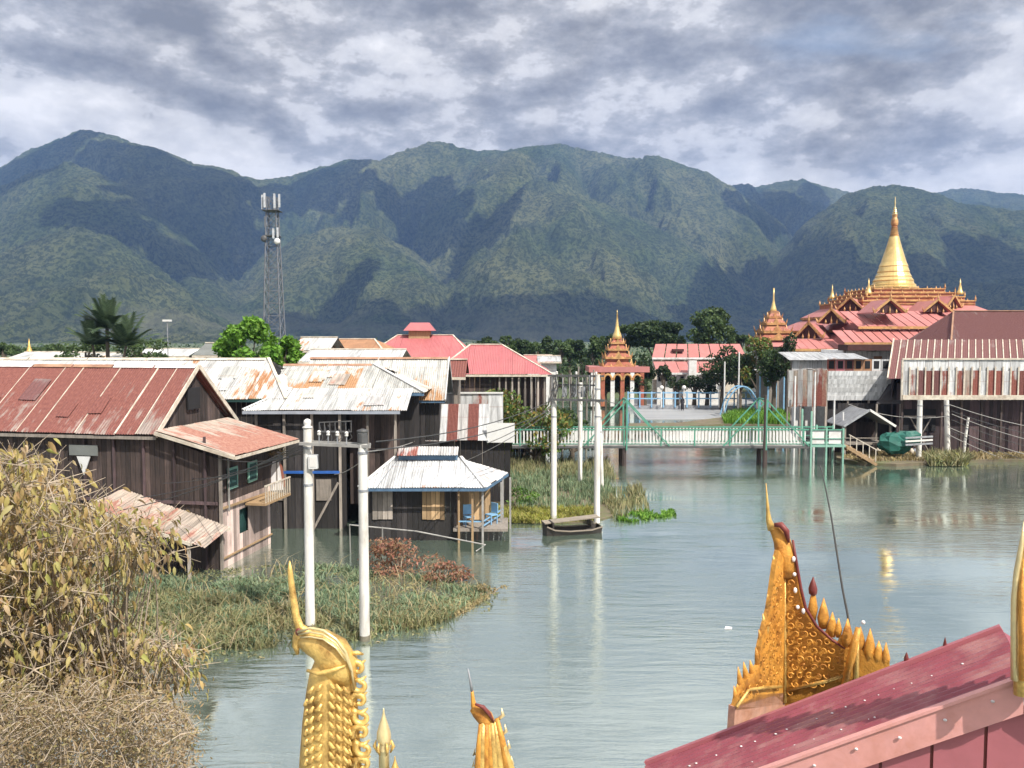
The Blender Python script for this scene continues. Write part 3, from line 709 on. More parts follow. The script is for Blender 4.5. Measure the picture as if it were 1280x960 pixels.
# awning over the front wall
slope(h1, (-1.85,-1.75,2.72), (2.35,-1.70,1.50), (-1.55,-0.06,3.05), (3.0,-0.06,1.72), 'pale_rust_roof', n=5, name='awning_sheet')
mb = MB(); mb.bar((-1.87,-1.78,2.66), (2.36,-1.74,1.43), 0.05, 0.12); mb.bar((2.36,-1.74,1.43), (3.0,-0.1,1.66), 0.05, 0.10); mb.build('awning_frame', 'pale_trim', h1)
mb = MB()
for x in (-1.6, 0.4, 2.2): mb.bar((x,-1.6,-0.5), (x,-1.6,2.6-(x+1.6)*0.29), 0.09)
mb.build('awning_posts', 'grey_wood', h1, kind='stuff')
mb = MB()
for i in range(6): mb.bar((-4.5+i*1.3,-0.08,-0.5), (-4.5+i*1.3,-0.08,ZE-0.3), 0.08)
mb.bar((LX+0.5,-0.08,2.6), (2.5,-0.08,2.6), 0.06, 0.12); mb.build('wall_frame', 'maroon_wood', h1)
# board and pennant on the front wall
o = thing('sign_board', W(h1, -3.2, -0.12, 4.3), 'blank grey board with a pale triangular pennant on the dark front wall', 'sign', yaw)
mb = MB(); mb.box((0,0,0.25), (1.25,0.05,0.42)); mb.build('board', 'grey_roof', o)
mb = MB(); mb.prism([(-0.3,-0.02,0.0),(0.3,-0.02,0.0),(0.0,-0.02,-0.75)], (0,0.04,0)); mb.build('pennant', 'white_box', o)
# clothes hanging off the balcony corner and a bunch of dry palm leaves over them
q = at(344, 574, 35.0)
o = thing('hanging_shirt', q, 'white shirt hanging under a bunch of dry leaves at the house corner', 'shirt')
mb = MB(); mb.mesh([(-0.12,0,-0.1),(0.16,0,-0.08),(0.38,0.05,-1.35),(-0.36,-0.04,-1.4),(-0.1,0.12,-0.1),(0.14,0.12,-0.08),(0.30,0.2,-1.35),(-0.30,0.2,-1.4)], [(0,1,2,3),(7,6,5,4),(0,3,7,4),(1,5,6,2),(3,2,6,7)]); mb.build('shirt_body', 'white_cloth', o)
mb = MB(); mb.mesh([(0.16,0,-0.1),(0.3,0.02,-0.3),(0.44,0.05,-1.2),(0.34,0.02,-1.25)], [(0,1,2,3)]); mb.build('towel', 'leaf_red', o)
q2 = at(345, 568, 34.9)
C = crown_pts([(0,0,0.05,0.42,0.3,0.25),(-0.2,0,0.25,0.3,0.2,0.3),(0.25,0,0.25,0.2,0.2,0.25)], 90); V, Fq = leaf_quads(C, 0.36, 0.06)
o = thing('dry_leaf_bunch', q2, 'bunch of dry brown leaves tied above the white shirt', 'leaves'); raw('leaves', V, Fq, 'leaf_dry', o); mb = MB(); mb.bar((0,0.1,-2.6), (0,0.1,0.3), 0.04); mb.build('stake', 'grey_wood', o)

# ---- generic gabled house with optional hip/dutch-gable end
def house(label, o_, yaw_, W_, D, ze, zr, mat, wall='black_wood', inset=0.5, zb=-0.5, hip=0.0, sheet_=0.9, bl_mat='pale_trim', ridge='rust_cap', cat='house', name='stilt_house', back=True, ext=0.0, eave='blue_trim', mats=None):
    """local x to the right along the ridge, y away; front eave at y=0; hip = length of the hipped right end under a small gable"""
    h = thing(name, o_, label, cat, yaw_)
    if hip:
        g_ = 0.42; zm = zr-(zr-ze)*g_; ym = D/2*(1-g_)
        slope(h, (0,0,ze), (W_,0,ze), (0,D/2,zr) if False else (0,D/2,zr), (W_-hip,D/2,zr), mat, sheet=sheet_, mats=mats)
        # right end: hipped skirt below a small gable
        xg = W_-hip*(1-g_)-0.02
        slope(h, (W_,0,ze), (W_,D,ze), (xg,ym,zm-0.03), (xg,D-ym,zm-0.03), mat, sheet=sheet_, name='hip_sheet')
        mb = MB(); mb.mesh([(xg-0.25,ym+0.1,zm),(xg-0.25,D-ym-0.1,zm),(W_-hip-0.02,D/2,zr-0.1)], [(0,1,2)]); mb.build('gable_vent', 'dark_void', h)
        mb = MB(); mb.bar((W_+0.02,-0.02,ze+0.05), (W_-hip+0.05,D/2,zr+0.06), 0.16, 0.05); mb.build('hip_cap', ridge if ridge != 'rust_cap' else 'white_trim', h)
    else:
        slope(h, (0,0,ze), (W_,0,ze), (0,D/2,zr), (W_,D/2,zr), mat, sheet=sheet_, mats=mats)
        mb = MB(); mb.bar((W_+0.03,-0.03,ze-0.02), (W_+0.03,D/2,zr+0.02), 0.05, 0.16); mb.bar((W_+0.03,D+0.03,ze-0.02), (W_+0.03,D/2,zr+0.02), 0.05, 0.16); mb.build('bargeboard', bl_mat, h)
        boards((W_-0.35,inset), (W_-0.35,D-inset), zb, ze, wd=0.25, topf=lambda s_: ze-0.1+(zr-ze)*(1-abs(s_+inset-D/2)/(D/2))*0.96).build('gable_wall', wall, h, kind='stuff')
    if back: slope(h, (0,D,ze), (W_,D,ze), (0,D/2,zr), (W_-hip,D/2,zr), mat, sheet=3.5, folds=18, name='back_sheet')
    k = max(2, int(W_/3.2))
    for i in range(k):
        mb = MB(); xa = (W_-hip)*i/k; xb = (W_-hip)*(i+1)/k-0.05
        for s_ in (-1, 1): mb.mesh([(xa,D/2,zr+0.06),(xb,D/2,zr+0.06),(xb,D/2+s_*0.2,zr-0.05),(xa,D/2+s_*0.2,zr-0.05)], [(0,1,2,3)])
        mb.build('ridge_cap', ridge, h)
    mb = MB(); mb.bar((0,0.05,ze-0.09), (W_,0.05,ze-0.09), 0.05, 0.13); mb.build('eave_board', eave, h)
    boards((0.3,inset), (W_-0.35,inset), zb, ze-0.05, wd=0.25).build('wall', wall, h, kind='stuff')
    return h

def patches(parent, BL, BR, TL, TR, n, mats, sz=(0.9, 1.3)):
    BL, BR, TL, TR = map(Vector, (BL, BR, TL, TR)); e = (BR-BL).normalized(); nn = e.cross(TL-BL).normalized(); nn = nn if nn.z > 0 else -nn; s_ = nn.cross(e); s_ = s_ if s_.z > 0 else -s_
    for i in range(n):
        u, v = U(0.08, 0.9), U(0.1, 0.6); c = BL.lerp(BR, u).lerp(TL.lerp(TR, u), v)+nn*0.05; a = U(-0.05, 0.05); e2 = e*cos(a)+s_*sin(a); s2 = s_*cos(a)-e*sin(a)
        w_, h_ = U(0.6, 1.0)*sz[0], U(0.6, 1.1)*sz[1]; vs = []; uv = []; fo = 4
        for k in range(2*fo+1):
            x = w_*k/(2*fo); vs += [c+e2*x+nn*0.018*(k % 2), c+e2*x+s2*h_+nn*(0.018*(k % 2)+0.015)]; uv += [(x, h_), (x, 0)]
        fs = [(2*k,2*k+2,2*k+3,2*k+1) for k in range(2*fo)]; mb = MB(); mb.mesh(vs, fs, [[uv[q_] for q_ in f] for f in fs]); mb.build('roof_patch', random.choice(mats), parent)
patches(h1, (LX,-OV*0.6,ZE-0.26), (0.12,-OV*0.6,ZE-0.26), (LX,D1/2,ZR), (0.12,D1/2,ZR), 6, ['rust_roof','maroon_roof','rust_roof'])
# house two (white metal roof, dutch gable right) behind the first
h2 = house('house with a whitish zinc roof and small dark gable vent, directly behind the rusty-roofed one', at(-130, 505, 41)*1.0, radians(-3), 19.6, 7.0, 0, 0, 'zinc_roof') if False else None
def place(px, py_e, Y):   # origin at water level under a roof corner seen at (px, py_e) at depth Y; returns loc, eave z
    p = at(px, py_e, Y); return Vector((p.x, p.y, 0)), p.z
o2, ze2 = place(357, 499, 38.2); L2 = 21.0
h2 = house('house with a whitish zinc roof and small dark gable vent, directly behind the rusty-roofed one', o2-Vector((L2*cos(radians(3)), -L2*sin(radians(3)), 0)), radians(-3), L2, 6.4, ze2, 7.9, 'zinc_roof', hip=2.0, ridge='pale_trim', eave='teal_dark')
# house three: big dutch gable with a skirt roof over a dark front
o3, ze3 = place(500, 512, 37.0); L3 = 8.1
X3 = at(330, 480, 39.5).x; W3 = at(530, 497, 39.5).x-X3
h3 = house('dark-walled house under broad grey zinc roof with orange streaks, behind the twin poles', Vector((X3, 39.5, 0)), 0, W3, 7.0, at(530,491,39.5).z, at(465,456,43).z, 'zinc_roof_grey', hip=3.1, inset=0.9)
sx0 = at(303,513,37).x-X3; sx1 = at(500,513,37).x-X3; ze3 = at(400,513,37).z
slope(h3, (sx0,-2.5,ze3), (sx1,-2.5,ze3), (sx0+1.6,0.05,ze3+0.86), (sx1+0.3,0.05,ze3+0.86), 'zinc_roof', name='skirt_sheet')
mb = MB(); mb.bar((sx0,-2.52,ze3-0.10), (sx1,-2.52,ze3-0.10), 0.05, 0.14); mb.build('skirt_eave', 'grey_cloth', h3)
mb = MB(); mb.bar((sx0,-2.5,ze3+0.05), (sx0+1.6,0.05,ze3+0.92), 0.10, 0.05); mb.build('skirt_hip_cap', 'white_trim', h3)
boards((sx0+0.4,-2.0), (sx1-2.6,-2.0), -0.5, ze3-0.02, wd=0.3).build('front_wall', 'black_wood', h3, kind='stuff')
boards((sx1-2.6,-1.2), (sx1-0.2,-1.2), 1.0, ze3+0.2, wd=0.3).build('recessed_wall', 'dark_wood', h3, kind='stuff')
mb = MB(); mb.bar((sx0+0.5,-2.12,2.7), (sx1-2.9,-2.12,2.7), 0.08, 0.12); mb.build('blue_rail', 'bright_blue', h3)
for x in (sx0+1.5, sx0+3.6):
    mb = MB(); mb.box((x,-2.05,1.85), (0.7,0.04,1.0)); mb.build('shutter', 'grey_wood', h3)
mb = MB(); mb.bar((sx0+4.4,-2.6,2.3), (sx0+3.0,-3.0,-0.4), 0.10); mb.build('prop', 'grey_wood', h3)
mb = MB()
for i in range(6): mb.bar((sx0+0.5+i*1.3,-2.1,-0.6), (sx0+0.5+i*1.3,-2.1,ze3-0.1), 0.11)
mb.build('front_posts', 'grey_wood', h3, kind='stuff')
patches(h3, (0.5,0,at(530,491,39.5).z), (W3-3.4,0,at(530,491,39.5).z), (0.5,3.5,at(465,456,43).z), (W3-3.4,3.5,at(465,456,43).z), 4, ['zinc_roof','zinc_roof_grey','pale_rust_roof'])
patches(h3, (sx0+1.7,-2.5,ze3), (sx1,-2.5,ze3), (sx0+1.7,0.05,ze3+0.86), (sx1,0.05,ze3+0.86), 3, ['patchy_sheet','zinc_roof_grey'])
patches(h2, (L2-9,0,ze2), (L2-1.5,0,ze2), (L2-9,3.2,7.9), (L2-1.5,3.2,7.9), 6, ['zinc_roof_grey','patchy_sheet','zinc_roof'])
# house four: grey zinc, square right end
o4, ze4 = place(556, 500, 42.5); L4 = 7.8
h4 = house('house with a plain pale zinc roof and orange ridge, right of the streaky roof', o4-Vector((L4, 0, 0)), 0, L4, 5.6, ze4, 7.85, 'zinc_roof_grey', ridge='rust_cap', bl_mat='white_trim')
# brown sheds & far roofs
def far_house(label, px0, px1, py_e, py_r, Y, D, mat, rx0=None, rx1=None, wall='dark_wood', zb=0.0, n=None, name='house', seams=True, sheet_=1.0, ridge='pale_trim', cat='house', wmat=None):
    """roof given by its eave ends and ridge ends on the picture at depth Y"""
    a = at(px0, py_e, Y); b_ = at(px1, py_e, Y); Yr = Y+D/2
    ra = at(rx0 if rx0 is not None else px0, py_r, Yr); rb = at(rx1 if rx1 is not None else px1, py_r, Yr)
    h = thing(name, (a.x, Y, 0), label, cat)
    Wd = b_.x-a.x; la = max(0, ra.x-a.x); lb = min(Wd, rb.x-a.x) if rx1 is not None else Wd
    if rx0 is None: la = 0
    ze, zr = a.z, ra.z
    slope(h, (0,0,ze), (Wd,0,ze), (la,D/2,zr), (lb,D/2,zr), mat, sheet=sheet_)
    slope(h, (0,D,ze), (Wd,D,ze), (la,D/2,zr), (lb,D/2,zr), mat, n=2, folds=10, name='back_sheet')
    if la > 0.3: slope(h, (0,0,ze), (0,D,ze), (la,D/2-0.01,zr), (la,D/2+0.01,zr), mat, sheet=sheet_*1.5, name='hip_sheet')
    if lb < Wd-0.3: slope(h, (Wd,0,ze), (Wd,D,ze), (lb,D/2-0.01,zr), (lb,D/2+0.01,zr), mat, sheet=sheet_*1.5, name='hip_sheet')
    mb = MB(); mb.bar((la,D/2,zr+0.05), (lb,D/2,zr+0.05), 0.3, 0.08)
    if la > 0.3: mb.bar((0,0,ze+0.03), (la,D/2,zr+0.04), 0.15, 0.06)
    if lb < Wd-0.3: mb.bar((Wd,0,ze+0.03), (lb,D/2,zr+0.04), 0.15, 0.06)
    mb.build('ridge_cap', ridge, h)
    mb = MB(); mb.bar((0,0,ze-0.1), (Wd,0,ze-0.1), 0.05, 0.16); mb.build('eave_board', ridge, h)
    mb = boards((0.5,0.6), (Wd-0.5,0.6), zb, ze-0.05, wd=0.4)
    for s_ in (0.5, Wd-0.5): mb.mesh(*(lambda q: (q.v, q.f))(boards((s_,0.6), (s_,D-0.6), zb, ze, wd=0.4)))
    mb.build('wall', wall, h, kind='stuff')
    return h
far_house('small brown shed with rusty striped roof between the zinc roof and the red hipped one', 556, 582, 471, 450, 47, 4, 'rust_roof', wall='grey_wood')
far_house('long low building with a white sheet roof behind the zinc roofs', 372, 500, 452, 437, 56, 7, 'white_sheet', wall='grey_wood')
far_house('rusty white roofed house right of the bright green tree', 364, 412, 438, 422, 63, 6, 'zinc_roof', wall='grey_wood')
far_house('low house with an orange-brown hipped roof left of the red roof', 410, 478, 437, 424, 72, 8, 'brown_roof', 424, 468, wall='grey_wood')
ra_ = far_house('largest red hipped roof with a small raised cupola on its ridge', 440, 600, 456, 419, 78, 13, 'red_roof', 497, 566, wall='tan_wood')
c = at(525, 417, 84.5)-ra_.location
cup = MB(); cup.box((c.x, c.y, c.z-0.1), (2.2, 1.6, 1.0)); cup = cup.build('cupola', 'tan_wood', ra_)
slope_mb = MB()
for s_ in (-1, 1): slope_mb.mesh([(c.x-1.6,c.y+s_*1.2,c.z+0.3),(c.x+1.6,c.y+s_*1.2,c.z+0.3),(c.x+1.0,c.y,c.z+1.15),(c.x-1.0,c.y,c.z+1.15)], [(0,1,2,3)])
for s_ in (-1, 1): slope_mb.mesh([(c.x+s_*1.6,c.y-1.2,c.z+0.3),(c.x+s_*1.6,c.y+1.2,c.z+0.3),(c.x+s_*1.0,c.y,c.z+1.15)], [(0,1,2)])
slope_mb.build('cupola_roof', 'red_roof', cup)
rb_ = far_house('red hipped roof with pale ridges and open posts below, above the orange hedge', 540, 691, 468, 431, 62, 12, 'red_roof', 588, 627, wall='dark_wood', ridge='pale_trim')
mb = MB()
for i in range(9): mb.bar((5.2+i*0.5,0.3,0), (5.2+i*0.5,0.3,6.1), 0.12)
mb.build('posts', 'grey_wood', rb_, kind='stuff')
far_house('low pink roof peeping out behind the red hipped roof', 655, 692, 455, 444, 90, 6, 'pink_roof', wall='white_paint')
far_house('small white roof at the right tip of the red hipped roof', 672, 702, 452, 445, 84, 4, 'white_sheet', wall='white_paint')
far_house('grey roof left of the bright green tree', 240, 290, 444, 429, 66, 6, 'grey_roof', wall='grey_wood')
far_house('pale far roof behind the palm-like tree', 165, 236, 445, 436, 80, 6, 'white_sheet', wall='grey_wood')
far_house('low rusty far roof at the left edge of the town', 10, 92, 447, 440, 84, 6, 'zinc_roof', wall='grey_wood')
far_house('low zinc far roof between the gold spire tip and the palm-like tree', 62, 160, 448, 441, 76, 5, 'zinc_roof_grey', wall='grey_wood')
# gold spire tip far left
q = at(37, 446, 88); o = thing('golden_spire', (q.x, q.y, 0), 'small golden spire tip rising over the rust-red roof at far left', 'spire')
mb = MB(); mb.lathe([(0.55,q.z-1),(0.5,q.z),(0.3,q.z+0.6),(0.12,q.z+1.2),(0.02,q.z+2.0)], n=10); mb.build('spire', 'gold', o, smooth=True)
mb = MB(); mb.box((0,0,(q.z-1)/2), (1.6,1.6,q.z-1)); mb.build('base', 'white_paint', o)

# rusty patched shed between hut and houses
o5, z5 = place(519, 551, 43.0)
sh = thing('patched_shed', o5, 'shed with red-and-white patched sheet roof behind the white-roofed hut', 'shed')
zt = at(520, 505, 44.5).z
slope(sh, (0,0,z5), (3.85,0,z5), (0.1,1.5,zt), (3.95,1.5,zt), 'patchy_sheet', n=7, sheet=0.55, mats=['white_sheet','patchy_sheet','white_sheet','rust_roof','patchy_sheet','rust_roof','white_sheet'])
mb = MB(); mb.box((4.6,0.1,z5+0.42), (1.5,0.06,1.05)); mb.build('grey_panel', 'white_box', sh)
boards((0,0.4), (5.1,0.4), -0.5, z5-0.02, wd=0.3).build('wall', 'black_wood', sh, kind='stuff')
boards((5.1,0.4), (5.1,4), -0.5, z5-0.02, wd=0.3).build('side_wall', 'black_wood', sh, kind='stuff')
mb = MB(); mb.mesh([(-1.0,0,z5+0.2),(-0.05,0,z5+0.7),(-0.05,0.1,z5-0.15),(-0.9,0.1,z5-0.05)], [(0,1,2,3)]); mb.build('tarp', 'grey_cloth', sh)
boards((-0.9,0.9), (0.0,0.9), z5, zt, wd=0.2).build('tan_boards', 'tan_wood', sh, kind='stuff')
o6, z6 = place(553, 520, 50)
wf = thing('white_wall', Vector((o6.x, 50, 0)), 'plain white sheet wall behind the patched shed roof', 'wall')
for i in range(4):
    mb = MB(); mb.box((0.47+i*0.95, U(0,0.04), (z6-1+at(553,491,50).z)/2), (0.93, 0.05, at(553,491,50).z-z6+1)); mb.build('panel', 'white_sheet' if i > 2 else ['patchy_sheet','white_sheet','patchy_sheet'][i], wf)
mb = MB(); mb.bar((0,-0.06,at(553,491,50).z), (3.8,-0.06,at(553,491,50).z), 0.08, 0.1); mb.build('top_rail', 'white_box', wf)
mb = MB()
for i in range(4): mb.bar((0.1+i*1.2,0.1,-0.5), (0.1+i*1.2,0.1,z6), 0.1)
mb.build('posts', 'grey_wood', wf, kind='stuff')

# ---- the white-roofed hut standing in the water
o7, z7 = place(449, 610, 34.6)
hut = thing('stilt_hut', o7, 'hut with bright white hipped roof and little raised ridge roof, beside the water', 'hut')
Wh = at(606, 616, 34.6).x-o7.x; Dh = 5.2; zr7 = at(530, 572, 37.2).z
slope(hut, (0,0,z7), (Wh,0,z7), (1.2,Dh/2,zr7), (Wh-1.25,Dh/2,zr7), 'white_sheet', sheet=0.9)
slope(hut, (0,Dh,z7), (Wh,Dh,z7), (1.2,Dh/2,zr7), (Wh-1.25,Dh/2,zr7), 'white_sheet', n=2, folds=12, name='back_sheet')
slope(hut, (Wh,0,z7), (Wh+1.0,Dh-1.6,z7+0.05), (Wh-1.1,Dh/2-0.1,zr7-0.12), (Wh-1.0,Dh/2+0.1,zr7-0.12), 'patchy_sheet', n=4, name='hip_sheet', mats=['white_sheet','patchy_sheet','white_sheet','patchy_sheet'])
mb = MB(); mb.bar((Wh+0.02,0,z7+0.06), (Wh-1.2,Dh/2,zr7+0.06), 0.14, 0.05); mb.build('hip_cap', 'white_trim', hut); mb = MB(); mb.bar((-0.02,0,z7+0.06), (1.2,Dh/2,zr7+0.06), 0.14, 0.05); mb.build('hip_cap', 'white_trim', hut)
mb = MB(); mb.box((2.75, Dh/2-0.05, zr7+0.05), (2.7, 0.5, 0.22)); rr_ = mb.build('raised_ridge', 'blue_trim', hut)
slope(hut, (1.35,Dh/2-0.55,zr7+0.18), (4.15,Dh/2-0.55,zr7+0.18), (1.35,Dh/2+0.1,zr7+0.50), (4.15,Dh/2+0.1,zr7+0.50), 'patchy_sheet', n=3, name='raised_sheet')
mb = MB(); mb.bar((0,-0.02,z7-0.08), (Wh,-0.02,z7-0.08), 0.05, 0.12); mb.bar((Wh,-0.02,z7-0.08), (Wh+1.0,Dh-1.6,z7-0.04), 0.05, 0.12); mb.build('eave_board', 'blue_trim', hut)
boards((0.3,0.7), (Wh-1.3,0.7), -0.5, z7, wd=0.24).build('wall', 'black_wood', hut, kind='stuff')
for x0, x1 in ((0.45, 1.35), (2.65, 3.65)):
    mb = boards((x0,0.64), (x1,0.64), 0.95, z7-0.12, wd=0.22); mb.build('door_panel', 'tan_wood' if x0 > 1 else 'grey_wood', hut)
boards((Wh-1.3,1.7), (Wh+0.2,1.7), 0.7, z7, wd=0.24).build('porch_wall', 'tan_wood', hut, kind='stuff')
boards((Wh-1.3,0.7), (Wh-1.3,1.7), -0.4, z7, wd=0.24).build('porch_side', 'dark_wood', hut, kind='stuff')
mb = MB(); mb.box((Wh-0.2,1.4,0.55), (2.4,2.2,0.12)); mb.build('porch_floor', 'grey_wood', hut)
for x, y in ((Wh-1.15,0.3),(Wh-0.55,0.25),(Wh-0.1,0.2),(Wh+0.7,1.6),(Wh+0.75,2.6),(Wh+1.1,2.9)):
    mb = MB(); mb.bar((x,y,-0.5), (x,y,z7-0.05), 0.09); mb.build('post', 'tan_wood' if x < Wh-0.4 else 'cable_pale', hut)
mb = MB(); mb.bar((Wh-1.15,0.28,0.95), (Wh-0.1,0.22,0.95), 0.05); mb.bar((Wh-0.1,0.22,0.95), (Wh+0.75,2.6,1.0), 0.05); mb.bar((Wh-0.1,0.22,0.75), (Wh+0.75,2.6,0.8), 0.05); mb.build('porch_rail', 'blue_paint', hut)
def chair(loc, rz, label):
    c = thing('chair', loc, label, 'chair', rz)
    mb = MB(); mb.box((0,0,0.42), (0.42,0.42,0.05)); mb.build('seat', 'blue_paint', c)
    mb = MB(); mb.box((0,0.2,0.7), (0.42,0.04,0.45)); mb.build('backrest', 'blue_paint', c)
    for sx in (-1, 1):
        for sy in (-1, 1): mb = MB(); mb.bar((sx*0.18,sy*0.18,0), (sx*0.18,sy*0.18,0.42), 0.04); mb.build('leg', 'blue_paint', c)
chair(W(hut, Wh-0.75, 0.9, 0.61), 0.3, 'blue chair on the porch of the white-roofed hut, against the post')
chair(W(hut, Wh+0.25, 1.3, 0.61), -0.8, 'blue chair at the open corner of the hut porch')
# bent pipe rails in front of hut
o = thing('pipe_rail', gnd(440, 690), 'long thin pale pipe slanting down to the water before the hut', 'rail')
mb = MB(); mb.tube([at(437,656,33.0), at(520,664,33.2), at(607,681,33.6), at(595,689,33.3)], 0.028, 6); mb.tube([at(437,656,33.0), gnd(438,690)-Vector((0,0,0.3))], 0.028, 6); mb.tube([at(478,659,33.0), gnd(478,690)-Vector((0,0,0.3))], 0.028, 6)
mb.build('rail', 'cable_pale', o, world=True)

# ---- tall concrete poles
def pole(px, pyt, pyb, rad, label, Y=None, lean=0.0, mat='concrete_pole', name='utility_pole', cat='pole'):
    b_ = gnd(px, pyb) if Y is None else Vector((at(px, pyb, Y).x, Y, 0)); zt = at(px, pyt, b_.y).z
    o = thing(name, b_, label, cat)
    mb = MB(); mb.tube([(0,0,-0.9), (lean*0.5,0,zt*0.5), (lean,0,zt)], [rad, rad*0.93, rad*0.84], 14, cap=False); mb.build('shaft', mat, o, smooth=True)
    mb = MB(); mb.tube([(0,0,-0.3),(0,0,U(0.12,0.3))], [rad*1.012, rad*1.008], 14, cap=False); mb.build('waterline_stain', 'wet_stain', o, smooth=True)
    for q_ in (0.72, 0.9): mb = MB(); mb.tube([(lean*q_,0,zt*q_),(lean*q_,0,zt*q_+0.07)], [rad*0.97, rad*0.97], 14); mb.build('strap', 'steel_grey', o)
    return o, zt
pA, zA = pole(388, 535, 790, 0.15, 'left one of the twin white poles, with a white meter box near its top')
pB, zB = pole(456, 541, 800, 0.155, 'right one of the twin white poles, near the green floating weeds')
def insul(parent, x, y, z, name='insulator'):
    mb = MB(); mb.lathe([(0.02,0),(0.05,0.02),(0.06,0.06),(0.035,0.08),(0.06,0.10),(0.05,0.14),(0.02,0.16)], (x,y,z), 8); mb.build(name, 'ceramic', parent, smooth=True)
mb = MB(); mb.box((0.20,-0.14,zA-1.0), (0.26,0.16,0.42)); bx = mb.build('meter_box', 'white_box', pA)
mb = MB(); mb.box((0.20,-0.225,zA-1.0), (0.18,0.012,0.30)); mb.build('box_lid', 'ceramic', bx)
cap = MB(); cap.lathe([(0.15,0),(0.16,0.03),(0.09,0.08),(0.12,0.14),(0.10,0.24),(0.03,0.28)], (0,0,zA), 12); cap.build('cap', 'ceramic', pA, smooth=True)
cap = MB(); cap.lathe([(0.14,0),(0.17,0.02),(0.17,0.08),(0.03,0.12)], (0,0,zB), 12); cap.build('cap', 'steel_dark', pB, smooth=True)
mb = MB(); mb.tube([(0.0,0,zB-0.02),(0.0,0,zB-0.3)], [0.155,0.155], 12); mb.build('band', 'steel_dark', pB)
dx = pB.location.x-pA.location.x; dy = pB.location.y-pA.location.y
ca = thing('pole_crossarm', pA.location+Vector((0,0,zA-0.45)), 'steel crossarm with a row of white insulators bolted between the twin poles', 'crossarm')
mb = MB(); mb.bar((-0.2,-0.17,0), (dx+0.25,dy-0.17,0), 0.07, 0.09); mb.bar((-0.1,0.16,0.02), (dx+0.2,dy+0.17,0.02), 0.06, 0.07); mb.build('arm', 'cable_pale', ca)
for i in range(4):
    f_ = 0.24+i*0.165; mb = MB(); mb.bar((dx*f_,dy*f_-0.17,0.04), (dx*f_,dy*f_-0.17,0.26), 0.03); mb.build('pin', 'steel_grey', ca)
    insul(ca, dx*f_, dy*f_-0.17, 0.26)
mb = MB()
for i in range(9): a = U(0.15,0.75); mb.tube([(dx*a,0,0.4+U(-.05,.2)), (dx*(a+0.05),0.05,0.15), (dx*(a+U(-.1,.1)),0.02,U(-0.1,0.05))], 0.012, 4)
mb.bar((dx*0.2,0.0,0.62), (dx*0.75,0.0,0.66), 0.03, 0.03)
for i in range(7): mb.bar((dx*(0.2+i*0.09),0,0.62), (dx*(0.2+i*0.09),0,0.34), 0.025)
mb.bar((dx*0.2,0.0,0.34), (dx*0.75,0.0,0.34), 0.04, 0.04)
mb.build('fuse_rack', 'steel_dark', ca)
def cable(label, pts, rad=0.014, sag=0.15, mat='cable', group=None):
    ps = []
    for a, b_ in zip(pts[:-1], pts[1:]):
        for i in range(9):
            t_ = i/9; p = Vector(a).lerp(Vector(b_), t_); p.z -= sag*4*t_*(1-t_); ps.append(p)
    ps.append(Vector(pts[-1])); mb = MB(); mb.tube(ps, rad, 5); o = mb.build('cable', mat); recenter(o); return tag(o, label, 'cable', group)
A0 = pA.location+Vector((-0.1,-0.15,zA-0.42))
ORD = ['topmost','second','third','fourth','lowest']
for i, (px, py, Y) in enumerate(((150,638,28.5),(176,622,29),(205,604,30),(240,598,31),(262,570,31.5))):
    cable(['thin dark cable reaching lowest and furthest left from the twin poles','thin dark cable from the twin poles, second furthest left','thin dark cable from the twin poles ending over the awning','thin dark cable from the twin poles ending near the awning top','thin dark cable from the twin poles ending highest under the lean-to'][i], [A0+Vector((0,0,-0.08*i)), at(px, py, Y)], 0.016, 0.25, group='cables fanning from the twin poles to the dark house')
cable('thin cable from the twin poles up to the patched shed corner', [pB.location+Vector((0,-0.1,zB-0.55)), at(520,551,42.5)], 0.018, 0.1, 'cable_pale')
cable('thin cable sloping down-left from the right twin pole to the blue rail', [pB.location+Vector((0,-0.1,zB-0.8)), at(418,593,35.2)], 0.016, 0.1, 'cable_pale')

# ---- middle pole cluster with crossarms
pC, zC = pole(692, 470, 653, 0.15, 'left pole of the middle pair, rising behind the sunken boat')
pD, zD = pole(746, 468, 657, 0.15, 'thicker right pole of the middle pair, beside the boat stern')
pE, zE_ = pole(725, 478, 607, 0.14, 'thin pole standing in weeds between the middle pair, further back')
pF, zF = pole(753, 512, 613, 0.12, 'short slightly leaning pole right behind the middle pair', lean=-0.2)
cb = thing('pole_crossarm', pC.location+Vector((0,0,at(692,499,pC.location.y).z)), 'dark steel crossarm with upright rods and fuses across the middle pair of poles', 'crossarm')
dx = pD.location.x-pC.location.x; dy = pD.location.y-pC.location.y
mb = MB(); mb.bar((-0.25,-0.18,0), (dx+0.3,dy-0.18,0), 0.09, 0.11); mb.bar((-0.3,-0.1,1.15), (dx+0.3,dy-0.1,1.15), 0.07, 0.09); mb.bar((-0.1,0.15,0.7), (dx+0.1,dy+0.15,0.7), 0.06, 0.07); mb.build('arm', 'steel_dark', cb)
for i in range(7):
    f_ = 0.06+i*0.15; mb = MB(); mb.bar((dx*f_,dy*f_-0.12,0.1+0.1*(i%2)), (dx*f_+U(-0.05,0.05),dy*f_-0.12,1.15+U(-0.1,0.2)), 0.03); mb.build('rod', 'steel_grey' if i % 2 else 'cable_pale', cb)
    if i % 3 == 0: insul(cb, dx*f_, dy*f_-0.12, 1.2)
for i in range(3):
    mb = MB(); mb.box((dx*(0.25+0.22*i),dy*0.3+0.25,0.35), (0.22,0.2,0.5)); mb.build('fuse_box', 'steel_grey', cb)
mb = MB()
for i in range(30):
    a = U(-0.1,1.05); mb.tube([(dx*a,-0.1,U(0.8,1.3)), (dx*(a+U(-.1,.1)),-0.2,U(0.3,0.7)), (dx*(a+U(-.15,.15)),-0.1,U(-0.4,0.1))], 0.014, 4)
